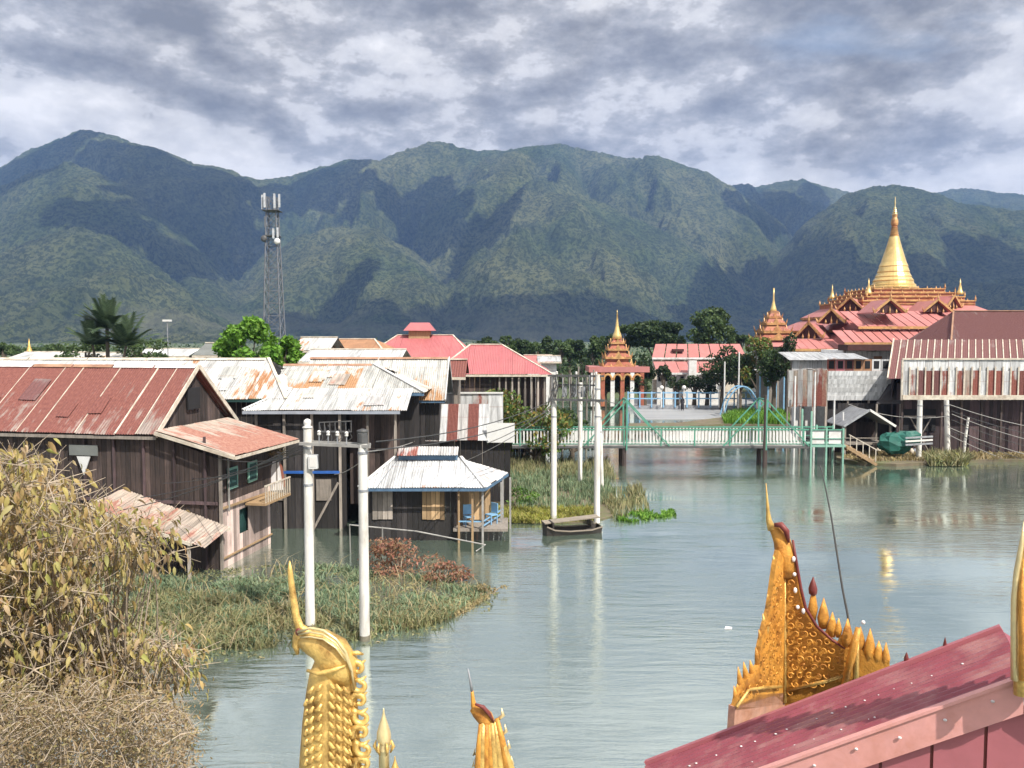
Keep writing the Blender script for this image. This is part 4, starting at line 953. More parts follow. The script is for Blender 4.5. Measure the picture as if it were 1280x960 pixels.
mb.build('loose_wires', 'steel_dark', cb, kind='stuff')
cable('pale cable from the middle poles down to the patched shed', [pC.location+Vector((0,-0.1,zC-1.4)), at(612,553,43)], 0.02, 0.15, 'cable_pale')
cable('lower pale cable from the middle poles to the grey panel', [pC.location+Vector((0,-0.1,zC-1.6)), at(585,575,42)], 0.02, 0.15, 'cable_pale')
cable('long cable from the middle poles to the bridge post', [pD.location+Vector((0,0,zD-1.1)), at(781,505,56)], 0.02, 0.1, 'cable')

for i, (a_, b_) in enumerate((((470,552,24.2),(690,500,39.2)),((470,562,24.2),(690,512,39.2)))):
    cable(['upper long wire from the twin poles to the middle poles','lower long wire from the twin poles to the middle poles'][i], [at(*a_), at(*b_)], 0.02, 0.35, 'cable')
for i, (px, pyt, pyb, Y) in enumerate(((703,472,560,63),(713,466,560,66),(733,470,560,64),(741,462,560,70),(722,458,560,74))):
    q = at(px, pyt, Y); o = thing('thin_post', Vector((q.x, Y, 0)), ['thin grey post left among the clutter behind the middle poles','second thin grey post behind the middle poles, slightly taller','thin grey post just left of the thick middle pole','tallest thin post right among the clutter behind the middle poles','thin far post in the centre behind the middle poles'][i], 'post')
    mb = MB(); mb.tube([(0,0,-0.6),(U(-.1,.1),0,q.z)], [0.09,0.07], 7, cap=False); mb.build('shaft', 'grey_wood', o, smooth=True)
# ---- sunken boat with plank deck under the middle poles
q = gnd(682, 668); q2 = gnd(748, 664); bd = (q2-q); Lb = bd.length
bo = thing('wooden_boat', q, 'dark weathered wooden boat moored at the foot of the middle poles', 'boat', atan2(bd.y, bd.x))
prof = [(-0.05,0.42,0.44),(0.3,0.50,0.28),(1.0,0.52,0.20),(Lb-0.5,0.50,0.20),(Lb+0.05,0.40,0.30)]
vs = []
for x, b_, zt in prof: vs += [(x,-b_,zt),(x,-b_*0.7,-0.1),(x,b_*0.7,-0.1),(x,b_,zt)]
fs = [(4*i+j,4*i+4+j,4*i+5+j,4*i+1+j) for i in range(4) for j in range(3)]+[(0,1,2,3),(19,18,17,16)]
mb = MB(); mb.mesh(vs, fs); mb.build('hull', 'boat_wood', bo)
mb = MB()
for s_ in (-1, 1):
    for i in range(4): mb.bar((prof[i][0],s_*prof[i][1],prof[i][2]), (prof[i+1][0],s_*prof[i+1][1],prof[i+1][2]), 0.06, 0.05)
mb.build('gunwale', 'boat_deck', bo)
mb = MB(); mb.box((Lb*0.5,0.25,0.58), (Lb*1.04,0.6,0.05), tilt=Matrix.Rotation(-0.06,3,'Y')); mb.build('deck_plank', 'boat_deck', bo)
for x in (0.3, Lb-0.4): mb = MB(); mb.box((x,0.1,0.42), (0.08,0.7,0.28)); mb.build('frame', 'boat_wood', bo)

# ---- vegetation on the left shore
def clump(th, sc, sd=0):
    return lambda x, y: 1.0 if float(fbm(np.array([x*sc+sd]), np.array([y*sc+sd]), 7, 3)[0]) > th else 0.06
pB1 = [(-60,745),(150,724),(285,724),(345,712),(400,706),(470,718),(560,725),(612,740),(590,757),(560,775),(500,790),(430,800),(330,808),(240,818),(160,820),(60,830),(-60,840)]
blades('floating_weeds', scatter_px(pB1, 12000, dens=clump(0.48, 0.9)), 0.27, 0.045, 'reed_green', lean=1.1, kind='stuff')
tag(bpy.data.objects['floating_weeds'], 'dense green floating weeds around the twin white poles')
pts = scatter_px([(150,735),(300,752),(400,765),(470,778),(590,756),(560,778),(500,793),(430,804),(330,812),(240,822),(150,805)], 4600, dens=clump(0.47, 1.3, 3))
blades('floating_weeds', pts, 0.36, 0.05, 'reed_olive', lean=0.9, kind='stuff')
pts = scatter_px([(470,760),(540,752),(600,742),(612,748),(575,770),(520,785),(470,790)], 1700)
blades('dry_weeds', pts, 0.16, 0.05, 'reed_straw', lean=1.6, kind='stuff')
blades('dead_stalks', scatter_px(pB1, 900, dens=clump(0.5, 0.8, 9)), 0.75, 0.025, 'reed_straw', lean=1.3, curve=0.9, kind='stuff')
blades('floating_litter', scatter_px([(-60,735),(345,706),(470,712),(625,738),(615,762),(560,785),(430,812),(240,832),(-60,860)], 5200, dens=clump(0.5, 1.6, 5)), 0.05, 0.09, 'reed_olive', lean=2.5, kind='stuff')
def bush(loc, label, r, n, leaf, mat, name='bush', k=9, twig='twig', seed=3):
    b_ = thing(name, loc, label, 'bush'); bl = lumpy(r[0], r[1], r[2], r[2]*0.75, k, 0.45, seed)
    C = crown_pts(bl, n, 0.3); C = C[C[:, 2] > 0.02]; V, Fq = leaf_quads(C, leaf*np.random.uniform(0.6,1.4,len(C)), leaf*0.4); raw('leaves', V, Fq, mat, b_)
    mb = MB()
    for q in bl: mb.tube([(0,0,-0.2), (q[0]*0.5,q[1]*0.5,q[2]*0.55), (q[0],q[1],q[2]+q[5]*0.5)], [0.03,0.02,0.008], 5)
    mb.build('stems', twig, b_); return b_
bush(gnd(500, 716), 'reddish-brown bush standing in the weeds before the hut', (1.55,0.8,0.75), 1500, 0.16, 'leaf_red', k=14)
bush(gnd(556, 728), 'low brown bush at the right end of the reddish bush', (1.0,0.6,0.4), 700, 0.15, 'leaf_red', k=9, seed=8)
bush(gnd(612, 742), 'small dry tuft at the tip of the weed bed', (0.55,0.3,0.28), 220, 0.12, 'reed_straw', k=5, seed=9)
# bank by the middle poles
mb = MB()
pol = [gnd(x, y, 0.06) for x, y in ((600,610),(640,600),(700,592),(750,598),(770,625),(765,645),(740,652),(690,654),(640,652),(610,640))]
mb.prism([(p.x,p.y,-0.4) for p in pol], (0,0,0.46)); tag(mb.build('bank', 'mud'), kind='structure')
blades('shore_reeds', scatter_px([(628,596),(700,592),(755,598),(772,622),(740,640),(640,640)], 3800, dens=clump(0.50, 1.0, 2)), 0.5, 0.06, 'reed_green', lean=0.4, z0=0.05, kind='stuff')
blades('shore_reeds', scatter_px([(630,575),(760,578),(770,600),(640,600)], 1900, dens=clump(0.50, 1.0, 6)), 0.6, 0.06, 'reed_olive', lean=0.4, z0=0.0, kind='stuff')
blades('shore_grass', scatter_px([(615,636),(660,640),(745,638),(748,652),(690,656),(640,655),(615,650)], 3800), 0.34, 0.06, 'reed_yellow', lean=0.7, z0=0.05, kind='stuff')
blades('floating_weeds', scatter_px([(770,648),(800,638),(842,638),(845,645),(800,652),(775,655)], 700, dens=clump(0.46, 1.5, 6)), 0.2, 0.09, 'leaf_bright', lean=0.9, kind='stuff')
blades('water_reeds', scatter_px([(745,622),(800,606),(815,640),(770,652)], 800, dens=clump(0.46, 1.5, 8)), 0.45, 0.06, 'reed_olive', lean=0.5, kind='stuff')
bush(gnd(650, 634), 'bright green bush on the bank left of the middle poles', (0.8,0.6,0.7), 700, 0.16, 'leaf_bright', k=8, seed=4)
# hedge and trees above the patched shed
for i, (px, pyt, pyb, Y, rr, mt) in enumerate(((600,480,548,57,2.6,'leaf_hedge'),(635,472,550,58,2.7,'leaf_hedge'),(668,487,556,57,2.4,'leaf_hedge'),(610,505,552,59,2.0,'leaf_mid'),(655,508,560,60,2.2,'leaf_mid'),(715,503,560,60,2.2,'leaf_mid'),(690,518,562,59.5,1.5,'leaf_hedge'))):
    a = at(px, pyt, Y); tree(Vector((a.x, Y, 0)), ['tall green and orange shrub before the red roof, leftmost', 'tall orange-tinged shrub under the red eave', 'orange-green shrub just left of the middle poles', 'darker green shrub behind the white sheet wall', 'darker green shrub above the left end of the bridge', 'green shrub seen between the middle poles', 'small orange-green shrub at the bridge end'][i], 'shrub', (rr, rr*0.8, a.z*0.42), a.z*0.12, 1500, 0.34, mt, 12, i+2, name='shrub')
a = at(327, 404, 60); tree(Vector((at(310,404,60).x, 60, 0)), 'bright yellow-green leafy tree among the roofs left of centre', 'tree', (2.5,2.0,2.6), a.z-4.5, 3800, 0.42, 'leaf_bright', 18, 11, name='leafy_tree', small=0.34)
tree(Vector((at(351,412,60).x, 60.5, 0)), 'lower right neighbour of the bright yellow-green tree', 'tree', (1.6,1.6,1.6), at(345,418,60).z-3.0, 1800, 0.40, 'leaf_bright', 12, 12, name='leafy_tree', small=0.36)

# feathery palm-like tree at the left
c0 = at(134, 418, 70); pt = thing('palm_tree', Vector((c0.x, 70, 0)), 'dark feathery palm-like tree above the rusty roof at left', 'tree')
def frond(mb, base, a, el, L, droop, n=20, wl=0.75, pinw=0.10):
    d = Vector((cos(a)*cos(el), sin(a)*cos(el), sin(el))); p = Vector(base); prev = p
    side = Vector((-sin(a), cos(a), 0))
    for i in range(n):
        t_ = (i+1)/n; q = Vector(base)+d*L*t_+Vector((0,0,-droop*t_*t_*L)); ax = (q-prev).normalized(); up = side.cross(ax)
        for s_ in (-1, 1):
            tip = q+side*s_*wl*(1-t_*0.6)+ax*wl*0.5-Vector((0,0,0.15*wl)); mb.face([q-ax*pinw, q+ax*pinw, tip])
        mb.bar(prev, q, 0.035); prev = q
k = 0
for (dx_, z0, L, n_) in ((0, c0.z+0.5, 3.0, 34), (-1.3, c0.z-0.9, 2.9, 18), (1.6, c0.z-1.0, 3.2, 20)):
    for i in range(n_):
        mb = MB(); a = i*2.4; frond(mb, (dx_, 0, z0), a, U(0.15, 1.45), L*U(0.75,1.1), U(0.05,0.3)); mb.build('frond', 'leaf_palm', pt)
mb = MB(); mb.tube([(0,0,0),(0,0,c0.z+0.9)], [0.25,0.14], 8); mb.tube([(-0.3,0,2),(-1.3,0,c0.z-0.9)], [0.16,0.1], 7); mb.tube([(0.3,0,2),(1.6,0,c0.z-1.0)], [0.16,0.1], 7); mb.build('trunk', 'bark', pt)
tree(Vector((at(105,430,74).x, 74, 0)), 'grey-green tree at the left foot of the palm-like tree', 'tree', (2.6,1.8,1.6), 6.4, 1300, 0.35, 'leaf_mid', 10, 21)
tree(Vector((at(175,430,76).x, 76, 0)), 'grey-green tree at the right foot of the palm-like tree', 'tree', (3.0,1.8,1.5), 6.4, 1400, 0.35, 'leaf_mid', 10, 22)
# lamp post near the palm
q = at(209, 402, 78); o = thing('street_lamp', Vector((q.x,78,0)), 'slender street lamp with a white head right of the palm-like tree', 'street lamp')
mb = MB(); mb.tube([(0,0,0),(0,0,q.z)], [0.07,0.05], 6); mb.build('post', 'steel_grey', o); mb = MB(); mb.box((0,0,q.z+0.1), (0.8,0.3,0.18)); mb.build('lamp_head', 'white_box', o)

# ---- telecom lattice tower
q = at(340, 246, 150); tw = thing('telecom_tower', Vector((q.x,150,0)), 'tall steel lattice telecom tower with antennas, rising against the mountains', 'tower')
ZT = q.z; hb, ht = 1.85, 0.8
mbl = []
legs = [(-1,-1),(1,-1),(1,1),(-1,1)]
def lp(k, z): f_ = hb+(ht-hb)*min(1, z/(ZT*0.93)); return Vector((legs[k][0]*f_, legs[k][1]*f_, z))
for k in range(4): mb = MB(); mb.bar(lp(k,0), lp(k,ZT), 0.17); mb.build('leg', 'steel_mid', tw)
mb = MB(); z = 0; seg = 0
while z < ZT-1:
    dz = max(1.6, 2.8-z*0.035); z2 = min(ZT, z+dz)
    for k in range(4):
        mb.bar(lp(k,z), lp((k+1)%4,z2), 0.085); mb.bar(lp((k+1)%4,z), lp(k,z2), 0.085); mb.bar(lp(k,z2), lp((k+1)%4,z2), 0.085)
    z = z2
mb.build('bracing', 'steel_mid', tw, kind='stuff')
for i, (x, y, zz_, hgt_) in enumerate(((-1.5,-1,-0.2,2.6),(-0.9,-1.6,0,2.6),(0.9,-1.6,-0.1,2.6),(1.5,-0.6,0.1,2.4),(0,1.6,0,2.5),(-1.5,0.5,-3.6,2.0),(1.3,-1.3,-5.8,1.8),(0.6,-1.6,-6.0,1.8))):
    mb = MB(); mb.box((x,y,ZT+zz_-0.9), (0.34,0.2,hgt_)); mb.build('antenna_panel', 'steel_pale', tw)
mb = MB(); mb.box((0,0,ZT-2.6), (3.0,3.0,0.12)); mb.box((0,0,ZT-7.2), (2.6,2.6,0.12)); mb.build('platform', 'steel_dark', tw)
for (x, y, z) in ((-1.2,-1.4,ZT-7.8),(1.2,-1.4,ZT-8.3)):
    mb = MB(); mb.blob((x,y,z), (0.6,0.3,0.6), 12, 7); mb.build('dish', 'white_box' if x > 0 else 'steel_dark', tw, smooth=True)

# ================================================================== GREEN FOOTBRIDGE
YB = 56.0
bL = at(640, 557, YB); bR = at(1012, 557, YB); zD_ = bL.z; zRl = at(700, 537, YB).z
br = thing('footbridge', (bL.x, YB, 0), 'long green footbridge with white picket railings crossing the channel', 'bridge')
LB = bR.x-bL.x
def bx_(px): return at(px, 557, YB).x-bL.x
n = 14
for i in range(n):
    mb = MB(); mb.box((LB*(i+0.5)/n, 0.8, zD_), (LB/n-0.02, 1.7, 0.10)); mb.build('deck_panel', 'concrete', br)
mb = MB(); mb.bar((0,-0.07,zD_-0.10), (LB,-0.07,zD_-0.10), 0.08, 0.16); mb.bar((0,1.67,zD_-0.10), (LB,1.67,zD_-0.10), 0.08, 0.16); mb.build('girder', 'steel_dark', br)
for y, nm in ((-0.02, 'top_rail'), (1.62, 'top_rail')):
    mb = MB(); mb.bar((0,y,zRl), (LB,y,zRl), 0.08, 0.09); mb.build(nm, 'green_paint', br)
    mb = MB(); mb.bar((0,y,zD_+0.12), (LB,y,zD_+0.12), 0.05, 0.05); mb.build('bottom_rail', 'green_paint', br)
mb = MB()
for k in range(int(LB/0.24)):
    for y in (0.0, 1.62): mb.box((0.12+k*0.24, y, (zD_+0.1+zRl-0.05)/2), (0.10, 0.02, zRl-zD_-0.18))
mb.build('pickets', 'white_paint', br, kind='stuff')
for px in (650, 690, 735, 780, 826, 868, 912, 957, 1004):
    for y in (-0.04, 1.66): mb = MB(); mb.bar((bx_(px),y,zD_-0.1), (bx_(px),y,zRl+0.08), 0.09); mb.build('rail_post', 'green_paint', br)
for px in (700, 780, 868, 957):
    if px in (780, 957):
        mb = MB()
        for y in (0.1, 1.5): mb.tube([(bx_(px),y,-0.8),(bx_(px),y,zD_-0.15)], 0.17, 8)
        mb.bar((bx_(px),0.0,zD_-0.25), (bx_(px),1.6,zD_-0.25), 0.2, 0.2); mb.build('pier', 'dark_wood', br)
zt = at(780, 500, YB).z
for px in (783, 957):
    for y in (-0.12, 1.74):
        mb = MB(); mb.bar((bx_(px),y,zD_-0.3), (bx_(px),y,zt), 0.10); mb.build('truss_post', 'green_paint', br)
        for s_ in (-1, 1):
            mb = MB(); mb.bar((bx_(px)+s_*0.02,y,zt-0.02), (bx_(px)+s_*3.0,y,zD_-0.02), 0.08); mb.build('truss_brace', 'green_paint', br)
    mb = MB(); mb.bar((bx_(px),-0.12,zt), (bx_(px),1.74,zt), 0.10); mb.build('truss_tie', 'green_paint', br)
# landing with gates and steps at the right end
ld = thing('bridge_landing', at(1012, 557, YB)*1.0-Vector((0,0,zD_)), 'pale green landing with high posts at the right end of the footbridge', 'landing')
lx = lambda px: at(px, 557, YB).x-bR.x
mb = MB(); mb.box(((lx(1056))/2, 0.8, zD_-0.02), (lx(1056), 1.9, 0.14)); mb.build('floor', 'pale_green_paint', ld)
for i, px in enumerate((1013, 1032, 1053)):
    for y in (-0.1, 1.7):
        mb = MB(); mb.bar((lx(px),y,-0.8), (lx(px),y,zRl+(0.15 if i == 1 else 1.3 if i == 0 else 0.1)), 0.12); mb.build('post', 'pale_green_paint', ld)
for y in (-0.1, 1.7):
    mb = MB(); mb.bar((0.06,y,zRl), (lx(1053),y,zRl), 0.08); mb.bar((0.06,y,zD_+0.5), (lx(1053),y,zD_+0.5), 0.05); mb.build('rail', 'green_paint', ld)
for i in range(2):
    mb = MB(); mb.box((lx(1022)+i*lx(1033), -0.05, zD_+0.62), (0.85, 0.03, 0.95)); mb.build('panel', 'white_paint', ld)
st = thing('steps', at(1056, 560, YB)-Vector((0,0,at(1056,560,YB).z)), 'wooden steps from the green landing down to the muddy bank', 'steps')
for i in range(6):
    mb = MB(); mb.box((0.3+i*0.34, 0.6, zD_-0.1-i*0.19), (0.34, 1.5, 0.06)); mb.build('tread', 'tan_wood', st)
for y in (-0.15, 1.35): mb = MB(); mb.bar((0.1,y,zD_-0.1), (2.2,y,0.1), 0.06, 0.2); mb.build('stringer', 'tan_wood', st)
mb = MB()
for i in range(5): mb.bar((0.3+i*0.45,-0.17,zD_-0.1-i*0.25), (0.3+i*0.45,-0.17,zD_+0.75-i*0.25), 0.05)
mb.bar((0.2,-0.17,zD_+0.8), (2.2,-0.17,zD_-0.3), 0.06); mb.build('handrail', 'pale_trim', st)
# hut legs + white posts standing in the water by the landing
for i, (px, pyt, pyb, lab) in enumerate(((972,455,500,'thin white post far behind the bridge, left of the rusty sheet fence'),(994,470,585,'white post standing in the water before the rusty sheet fence'),(1019,465,588,'tall white post at the right end of the bridge railing'),(1043,500,590,'shorter pale post beside the landing'),(1054,515,592,'slim pole at the head of the steps'),(924,440,492,'slender white mast in front of the distant trees'),(906,452,492,'shorter white mast beside the slender one'))):
    Yp = 60 if pyb > 560 else 95
    q = at(px, pyt, Yp); o = thing('post', Vector((q.x, Yp, 0)), lab, 'post'); mb = MB(); mb.tube([(0,0,-0.8),(0,0,q.z)], [0.085,0.07] if Yp == 60 else [0.10,0.08], 8, cap=False); mb.build('shaft', 'white_paint', o, smooth=True)
o = thing('bridge_pole', Vector((at(957,520,55).x, 55.2, 0)), 'dark wooden pole rising through the bridge truss on the right', 'pole')
mb = MB(); mb.tube([(0,0,-0.8),(0.03,0,at(957,495,55).z)], [0.10,0.08], 8); mb.build('shaft', 'dark_wood', o)

# ================================================================== BEYOND THE BRIDGE
# flooded concrete quay
def gpoly(name, pts, mat, z, kind='structure', hgt_=0.5):
    P_ = [gnd(x, y, z) for x, y in pts]; mb = MB(); mb.prism([(p.x,p.y,z-hgt_) for p in P_], (0,0,hgt_)); return tag(mb.build(name, mat), kind=kind)
gpoly('pavement', [(800,524),(905,524),(902,506),(960,504),(955,499),(792,499),(792,514)], 'quay_concrete', 0.07)
gpoly('bank', [(786,533),(850,533),(905,530),(1000,531),(1002,520),(940,516),(905,521),(850,528),(786,529)], 'mud', 0.22)
blades('island_grass', scatter_px([(905,530),(1000,531),(1003,521),(960,515),(925,516),(903,523)], 4200, 0.2), 0.75, 0.12, 'leaf_bright', lean=0.5, z0=0.2, kind='stuff')
# person on the quay
def person(loc, label, h_=1.62, rz=0.0, top='dark_cloth', legs_='dark_cloth'):
    p = thing('person', loc, label, 'person', rz); k = h_/1.62
    me = bpy.data.meshes.new('body')
    J = [(0,0,0.88),(0,0,1.1),(0,0,1.32),(0,0,1.42),(0,0.0,1.55),(0.17,0,1.30),(0.24,0.02,1.05),(0.22,-0.06,0.82),(-0.17,0,1.30),(-0.24,0.02,1.05),(-0.22,-0.04,0.82),(0.09,0,0.84),(0.10,-0.03,0.46),(0.10,0.0,0.05),(0.11,-0.12,0.03),(-0.09,0,0.84),(-0.11,0.02,0.46),(-0.12,0.05,0.05),(-0.13,-0.07,0.03)]
    Rr = [(.15,.11),(.13,.10),(.15,.10),(.05,.05),(.09,.10),(.06,.06),(.045,.045),(.035,.035),(.06,.06),(.045,.045),(.035,.035),(.09,.09),(.065,.065),(.045,.045),(.04,.03),(.09,.09),(.065,.065),(.045,.045),(.04,.03)]
    E = [(0,1),(1,2),(2,3),(3,4),(2,5),(5,6),(6,7),(2,8),(8,9),(9,10),(0,11),(11,12),(12,13),(13,14),(0,15),(15,16),(16,17),(17,18)]
    me.from_pydata([(x*k,y*k,z*k) for x,y,z in J], E, []); o = bpy.data.objects.new('body', me); COL.objects.link(o); o.parent = p
    o.modifiers.new('s', 'SKIN'); sv = me.skin_vertices[0].data
    for i, r_ in enumerate(Rr): sv[i].radius = (r_[0]*k, r_[1]*k)
    sv[0].use_root = True
    o.modifiers.new('b', 'SUBSURF').levels = 1; o.modifiers['b'].render_levels = 2; me.materials.append(MATS[top])
    mb = MB(); mb.blob((0,0.015*k,1.56*k), (0.10*k,0.115*k,0.125*k), 12, 8); mb.build('hair', 'dark_void', p, smooth=True)
    mb = MB(); mb.lathe([(0.17*k,0.93*k),(0.19*k,0.7*k),(0.20*k,0.30*k),(0.19*k,0.16*k)], n=14); mb.build('skirt', legs_, p, smooth=True)
    mb = MB(); mb.blob((0,-0.065*k,1.54*k), (0.075*k,0.05*k,0.10*k), 10, 7); mb.build('face', 'skin', p, smooth=True)
    return p
q = gnd(853, 513, 0.07); person(q, 'person in a long dark outfit standing alone on the wet quay', 1.75, 0.4)
# blue railing with arches and lamps along the far quay
ra = at(785, 498, 100); rb = at(962, 498, 100); Lr = rb.x-ra.x
rl = thing('quay_railing', (ra.x, 100, 0.0), 'pale blue railing along the far quay in front of the pagoda grounds', 'railing')
zt_ = at(800, 491, 100).z; zb_ = 0.3
mb = MB(); mb.box((Lr/2,0.3,0.15), (Lr,0.5,0.7)); mb.build('kerb', 'steel_grey', rl)
for z in (zt_, (zt_+zb_)/2+0.2):
    mb = MB(); mb.bar((0,0,z), (Lr,0,z), 0.12, 0.14); mb.build('rail', 'blue_paint', rl)
for i in range(13):
    mb = MB(); mb.bar((Lr*i/12,0,0.3), (Lr*i/12,0,zt_+0.15), 0.16); mb.build('post', 'blue_paint', rl)
for i, px in enumerate((827, 855, 899, 922)):
    q = at(px, 486, 99.5); o = thing('quay_lamp', (q.x, 99.5, 0.35), ['white globe lamp left of the long pink-roofed building','white globe lamp below the white gate pillar','white globe lamp right of the pink-roofed building','white globe lamp furthest right on the blue railing'][i], 'lamp')
    mb = MB(); mb.bar((0,0,0), (0,0,q.z-0.35), 0.12); mb.build('post', 'white_paint', o); mb = MB(); mb.blob((0,0,q.z-0.2), (0.28,0.28,0.28), 10, 7); mb.build('globe', 'ceramic', o, smooth=True)
# arched white boat-shelter frame near the trees
a1, a2 = at(905, 492, 90), at(952, 494, 90)
o = thing('arched_canopy', (a1.x, 90, 0), 'low white arched frame by the quay right of the railing', 'canopy')
mb = MB()
for y in (0, 1.5): mb.tube([( (a2.x-a1.x)*t_/10, y, 0.2+ (at(930,483,90).z-0.2)*sin(pi*t_/10)**0.6) for t_ in range(11)], 0.08, 6)
for t_ in range(1, 10): mb.bar(((a2.x-a1.x)*t_/10, 0, 0.2+(at(930,483,90).z-0.2)*sin(pi*t_/10)**0.6), ((a2.x-a1.x)*t_/10, 1.5, 0.2+(at(930,483,90).z-0.2)*sin(pi*t_/10)**0.6), 0.05)
mb.build('frame', 'blue_paint', o)
# people / motorbike parking crowd read as small shapes: a row of low white stalls
for i, (px, c_) in enumerate(((700,'white_paint'),(722,'grey_wood'),(745,'white_paint'))):
    pass

# ---- roofs and pyatthat builder
def hiproof(mb, cx_, cy_, a, b_, z0, a2, b2, z1):
    vs = [(cx_-a,cy_-b_,z0),(cx_+a,cy_-b_,z0),(cx_+a,cy_+b_,z0),(cx_-a,cy_+b_,z0),(cx_-a2,cy_-b2,z1),(cx_+a2,cy_-b2,z1),(cx_+a2,cy_+b2,z1),(cx_-a2,cy_+b2,z1)]
    mb.mesh(vs, [(0,1,5,4),(1,2,6,5),(2,3,7,6),(3,0,4,7),(4,5,6,7),(3,2,1,0)])
def flame(mb, c, h_, w_=0.12, lean=(0,0)):
    x, y, z = c; mb.tube([(x,y,z-0.05),(x+lean[0]*0.3,y+lean[1]*0.3,z+h_*0.35),(x+lean[0]*0.7,y+lean[1]*0.7,z+h_*0.65),(x+lean[0],y+lean[1],z+h_)], [w_*0.7,w_,w_*0.5,0.01], 6, cap=True)
def gable(parent, c, w_, d, h_, rz=0.0, roof='pink_roof', trim='temple_gold', name='gable_porch'):
    """little gabled porch with flame-edged bargeboards; c = centre of the front eave line, faces -y before rotation"""
    M_ = Matrix.Translation(c) @ Matrix.Rotation(rz, 4, 'Z'); T_ = lambda x, y, z: M_ @ Vector((x, y, z))
    mb = MB()
    for s_ in (-1, 1): mb.mesh([T_(0,0,h_),T_(s_*w_/2,0,0),T_(s_*w_/2,d,0),T_(0,d,h_),T_(0,0,h_-0.12),T_(s_*w_/2,0,-0.12),T_(s_*w_/2,d,-0.12),T_(0,d,h_-0.12)], [(0,1,2,3),(4,7,6,5),(1,5,6,2)])
    g_ = mb.build(name, roof, parent)
    mb = MB()
    for s_ in (-1, 1):
        mb.bar(T_(0,-0.04,h_+0.05), T_(s_*w_*0.54,-0.04,-0.05), 0.12, h_*0.16)
        for k in range(1, 6): p = T_(s_*w_/2*k/6,-0.04,h_*(1-k/6)+0.05); flame(mb, p, h_*0.17, h_*0.05)
        flame(mb, T_(s_*w_*0.53,-0.04,0), h_*0.42, h_*0.08, ((M_.to_3x3() @ Vector((s_*0.15*h_,0,0))).x, (M_.to_3x3() @ Vector((s_*0.15*h_,0,0))).y))
    flame(mb, T_(0,-0.04,h_), h_*0.6, h_*0.09)
    mb.build('bargeboard', trim, g_)
    mb = MB(); mb.mesh([T_(-w_*0.42,0.25,-0.1),T_(w_*0.42,0.25,-0.1),T_(0,0.25,h_*0.85)], [(0,1,2)]); mb.build('tympanum', 'temple_dark', g_)
    mb = MB()
    for k in (-0.22, 0, 0.22): flame(mb, T_(w_*k,0.12,-0.1), h_*(0.55-abs(k)), h_*0.08)
    mb.build('carving', trim, g_)
    return g_
def pyatthat(t_, tiers, spire, z_off=0.0, cx_=0, cy_=0, body='temple_red', roof='temple_red', trim='temple_gold', flames=True):
    """tiers: (half width, eave z, roof top z, body half width, body top z)"""
    for a, z0, z1, bw, zb2 in tiers:
        mb = MB(); hiproof(mb, cx_, cy_, a, a, z0, bw, bw, z1); r_ = mb.build('roof_tier', roof, t_)
        mb = MB()
        for sx, sy in ((1,0),(-1,0),(0,1),(0,-1)):
            if sx: mb.bar((cx_+sx*a,cy_-a,z0), (cx_+sx*a,cy_+a,z0), 0.10, (z1-z0)*0.45)
            else: mb.bar((cx_-a,cy_+sy*a,z0), (cx_+a,cy_+sy*a,z0), 0.10, (z1-z0)*0.45)
        h_ = (zb2-z0)*0.75
        for sx in (-1, 1):
            for sy in (-1, 1): flame(mb, (cx_+sx*a,cy_+sy*a,z0), h_, h_*0.13, (sx*h_*0.2, sy*h_*0.2))
        for k in (-0.5, 0.5):
            for sx, sy in ((1,0),(-1,0),(0,1),(0,-1)): flame(mb, (cx_+(sx or k)*a,cy_+(sy or k)*a,z0), h_*0.55, h_*0.12)
        for sx, sy in ((1,0),(-1,0),(0,1),(0,-1)):
            mb.prism([(cx_+sx*a-sy*a*0.34,cy_+sy*a-sx*a*0.34,z0),(cx_+sx*a+sy*a*0.34,cy_+sy*a+sx*a*0.34,z0),(cx_+sx*a*0.98,cy_+sy*a*0.98,z0+h_*1.15)], (-sx*0.1,-sy*0.1,0))
        mb.build('eave_carving', trim, r_)
        mb = MB(); mb.box((cx_,cy_,(z1+zb2)/2-0.02), (bw*2,bw*2,zb2-z1+0.1)); mb.build('tier_body', body, t_)
    mb = MB(); mb.lathe(spire, (cx_,cy_,0), 14); mb.build('spire', 'stupa_gold', t_, smooth=True)
# small spired pagoda, left (gateway)
Yg = 104; pg = at(771, 462, Yg); g1 = thing('spired_gateway', (pg.x, Yg, 0), 'small red and gold tiered gateway with slim spire, left of the wide dark tree', 'pagoda')
zf = lambda py, Y=Yg: at(640, py, Y).z
S = Yg/1005
pyatthat(g1, [(19*S,zf(458),zf(452),13*S,zf(447)),(15.5*S,zf(447),zf(441),10*S,zf(437)),(12*S,zf(437),zf(432),7.5*S,zf(429)),(8.5*S,zf(429),zf(425),5*S,zf(422))],
         [(6.5*S,zf(424)),(5.5*S,zf(419)),(3.5*S,zf(414)),(2.2*S,zf(408)),(1.2*S,zf(400)),(0.8*S,zf(394)),(0.9*S,zf(394)),(0.1*S,zf(387))])
mb = MB(); mb.box((0,0,zf(461)), (74*S,5,0.7)); mb.build('gate_roof', 'pink_roof', g1)
for i in range(6):
    mb = MB(); mb.bar(((-32+i*12)*S,-2.2,0.3), ((-32+i*12)*S,-2.2,zf(464)), 0.5); mb.build('column', 'temple_red' if i % 2 else 'white_paint', g1)
for i in range(5):
    x = (-26+i*12)*S; mb = MB()
    mb.tube([(x+5*S*cos(pi*t_/8),-2.45,zf(474)+7*S*sin(pi*t_/8)) for t_ in range(9)], 0.14, 6); mb.build('arch', 'temple_gold', g1)
mb = MB(); mb.box((0,1.2,zf(475)), (66*S,0.4,zf(463)-zf(487))); mb.build('back_wall', 'temple_dark', g1)
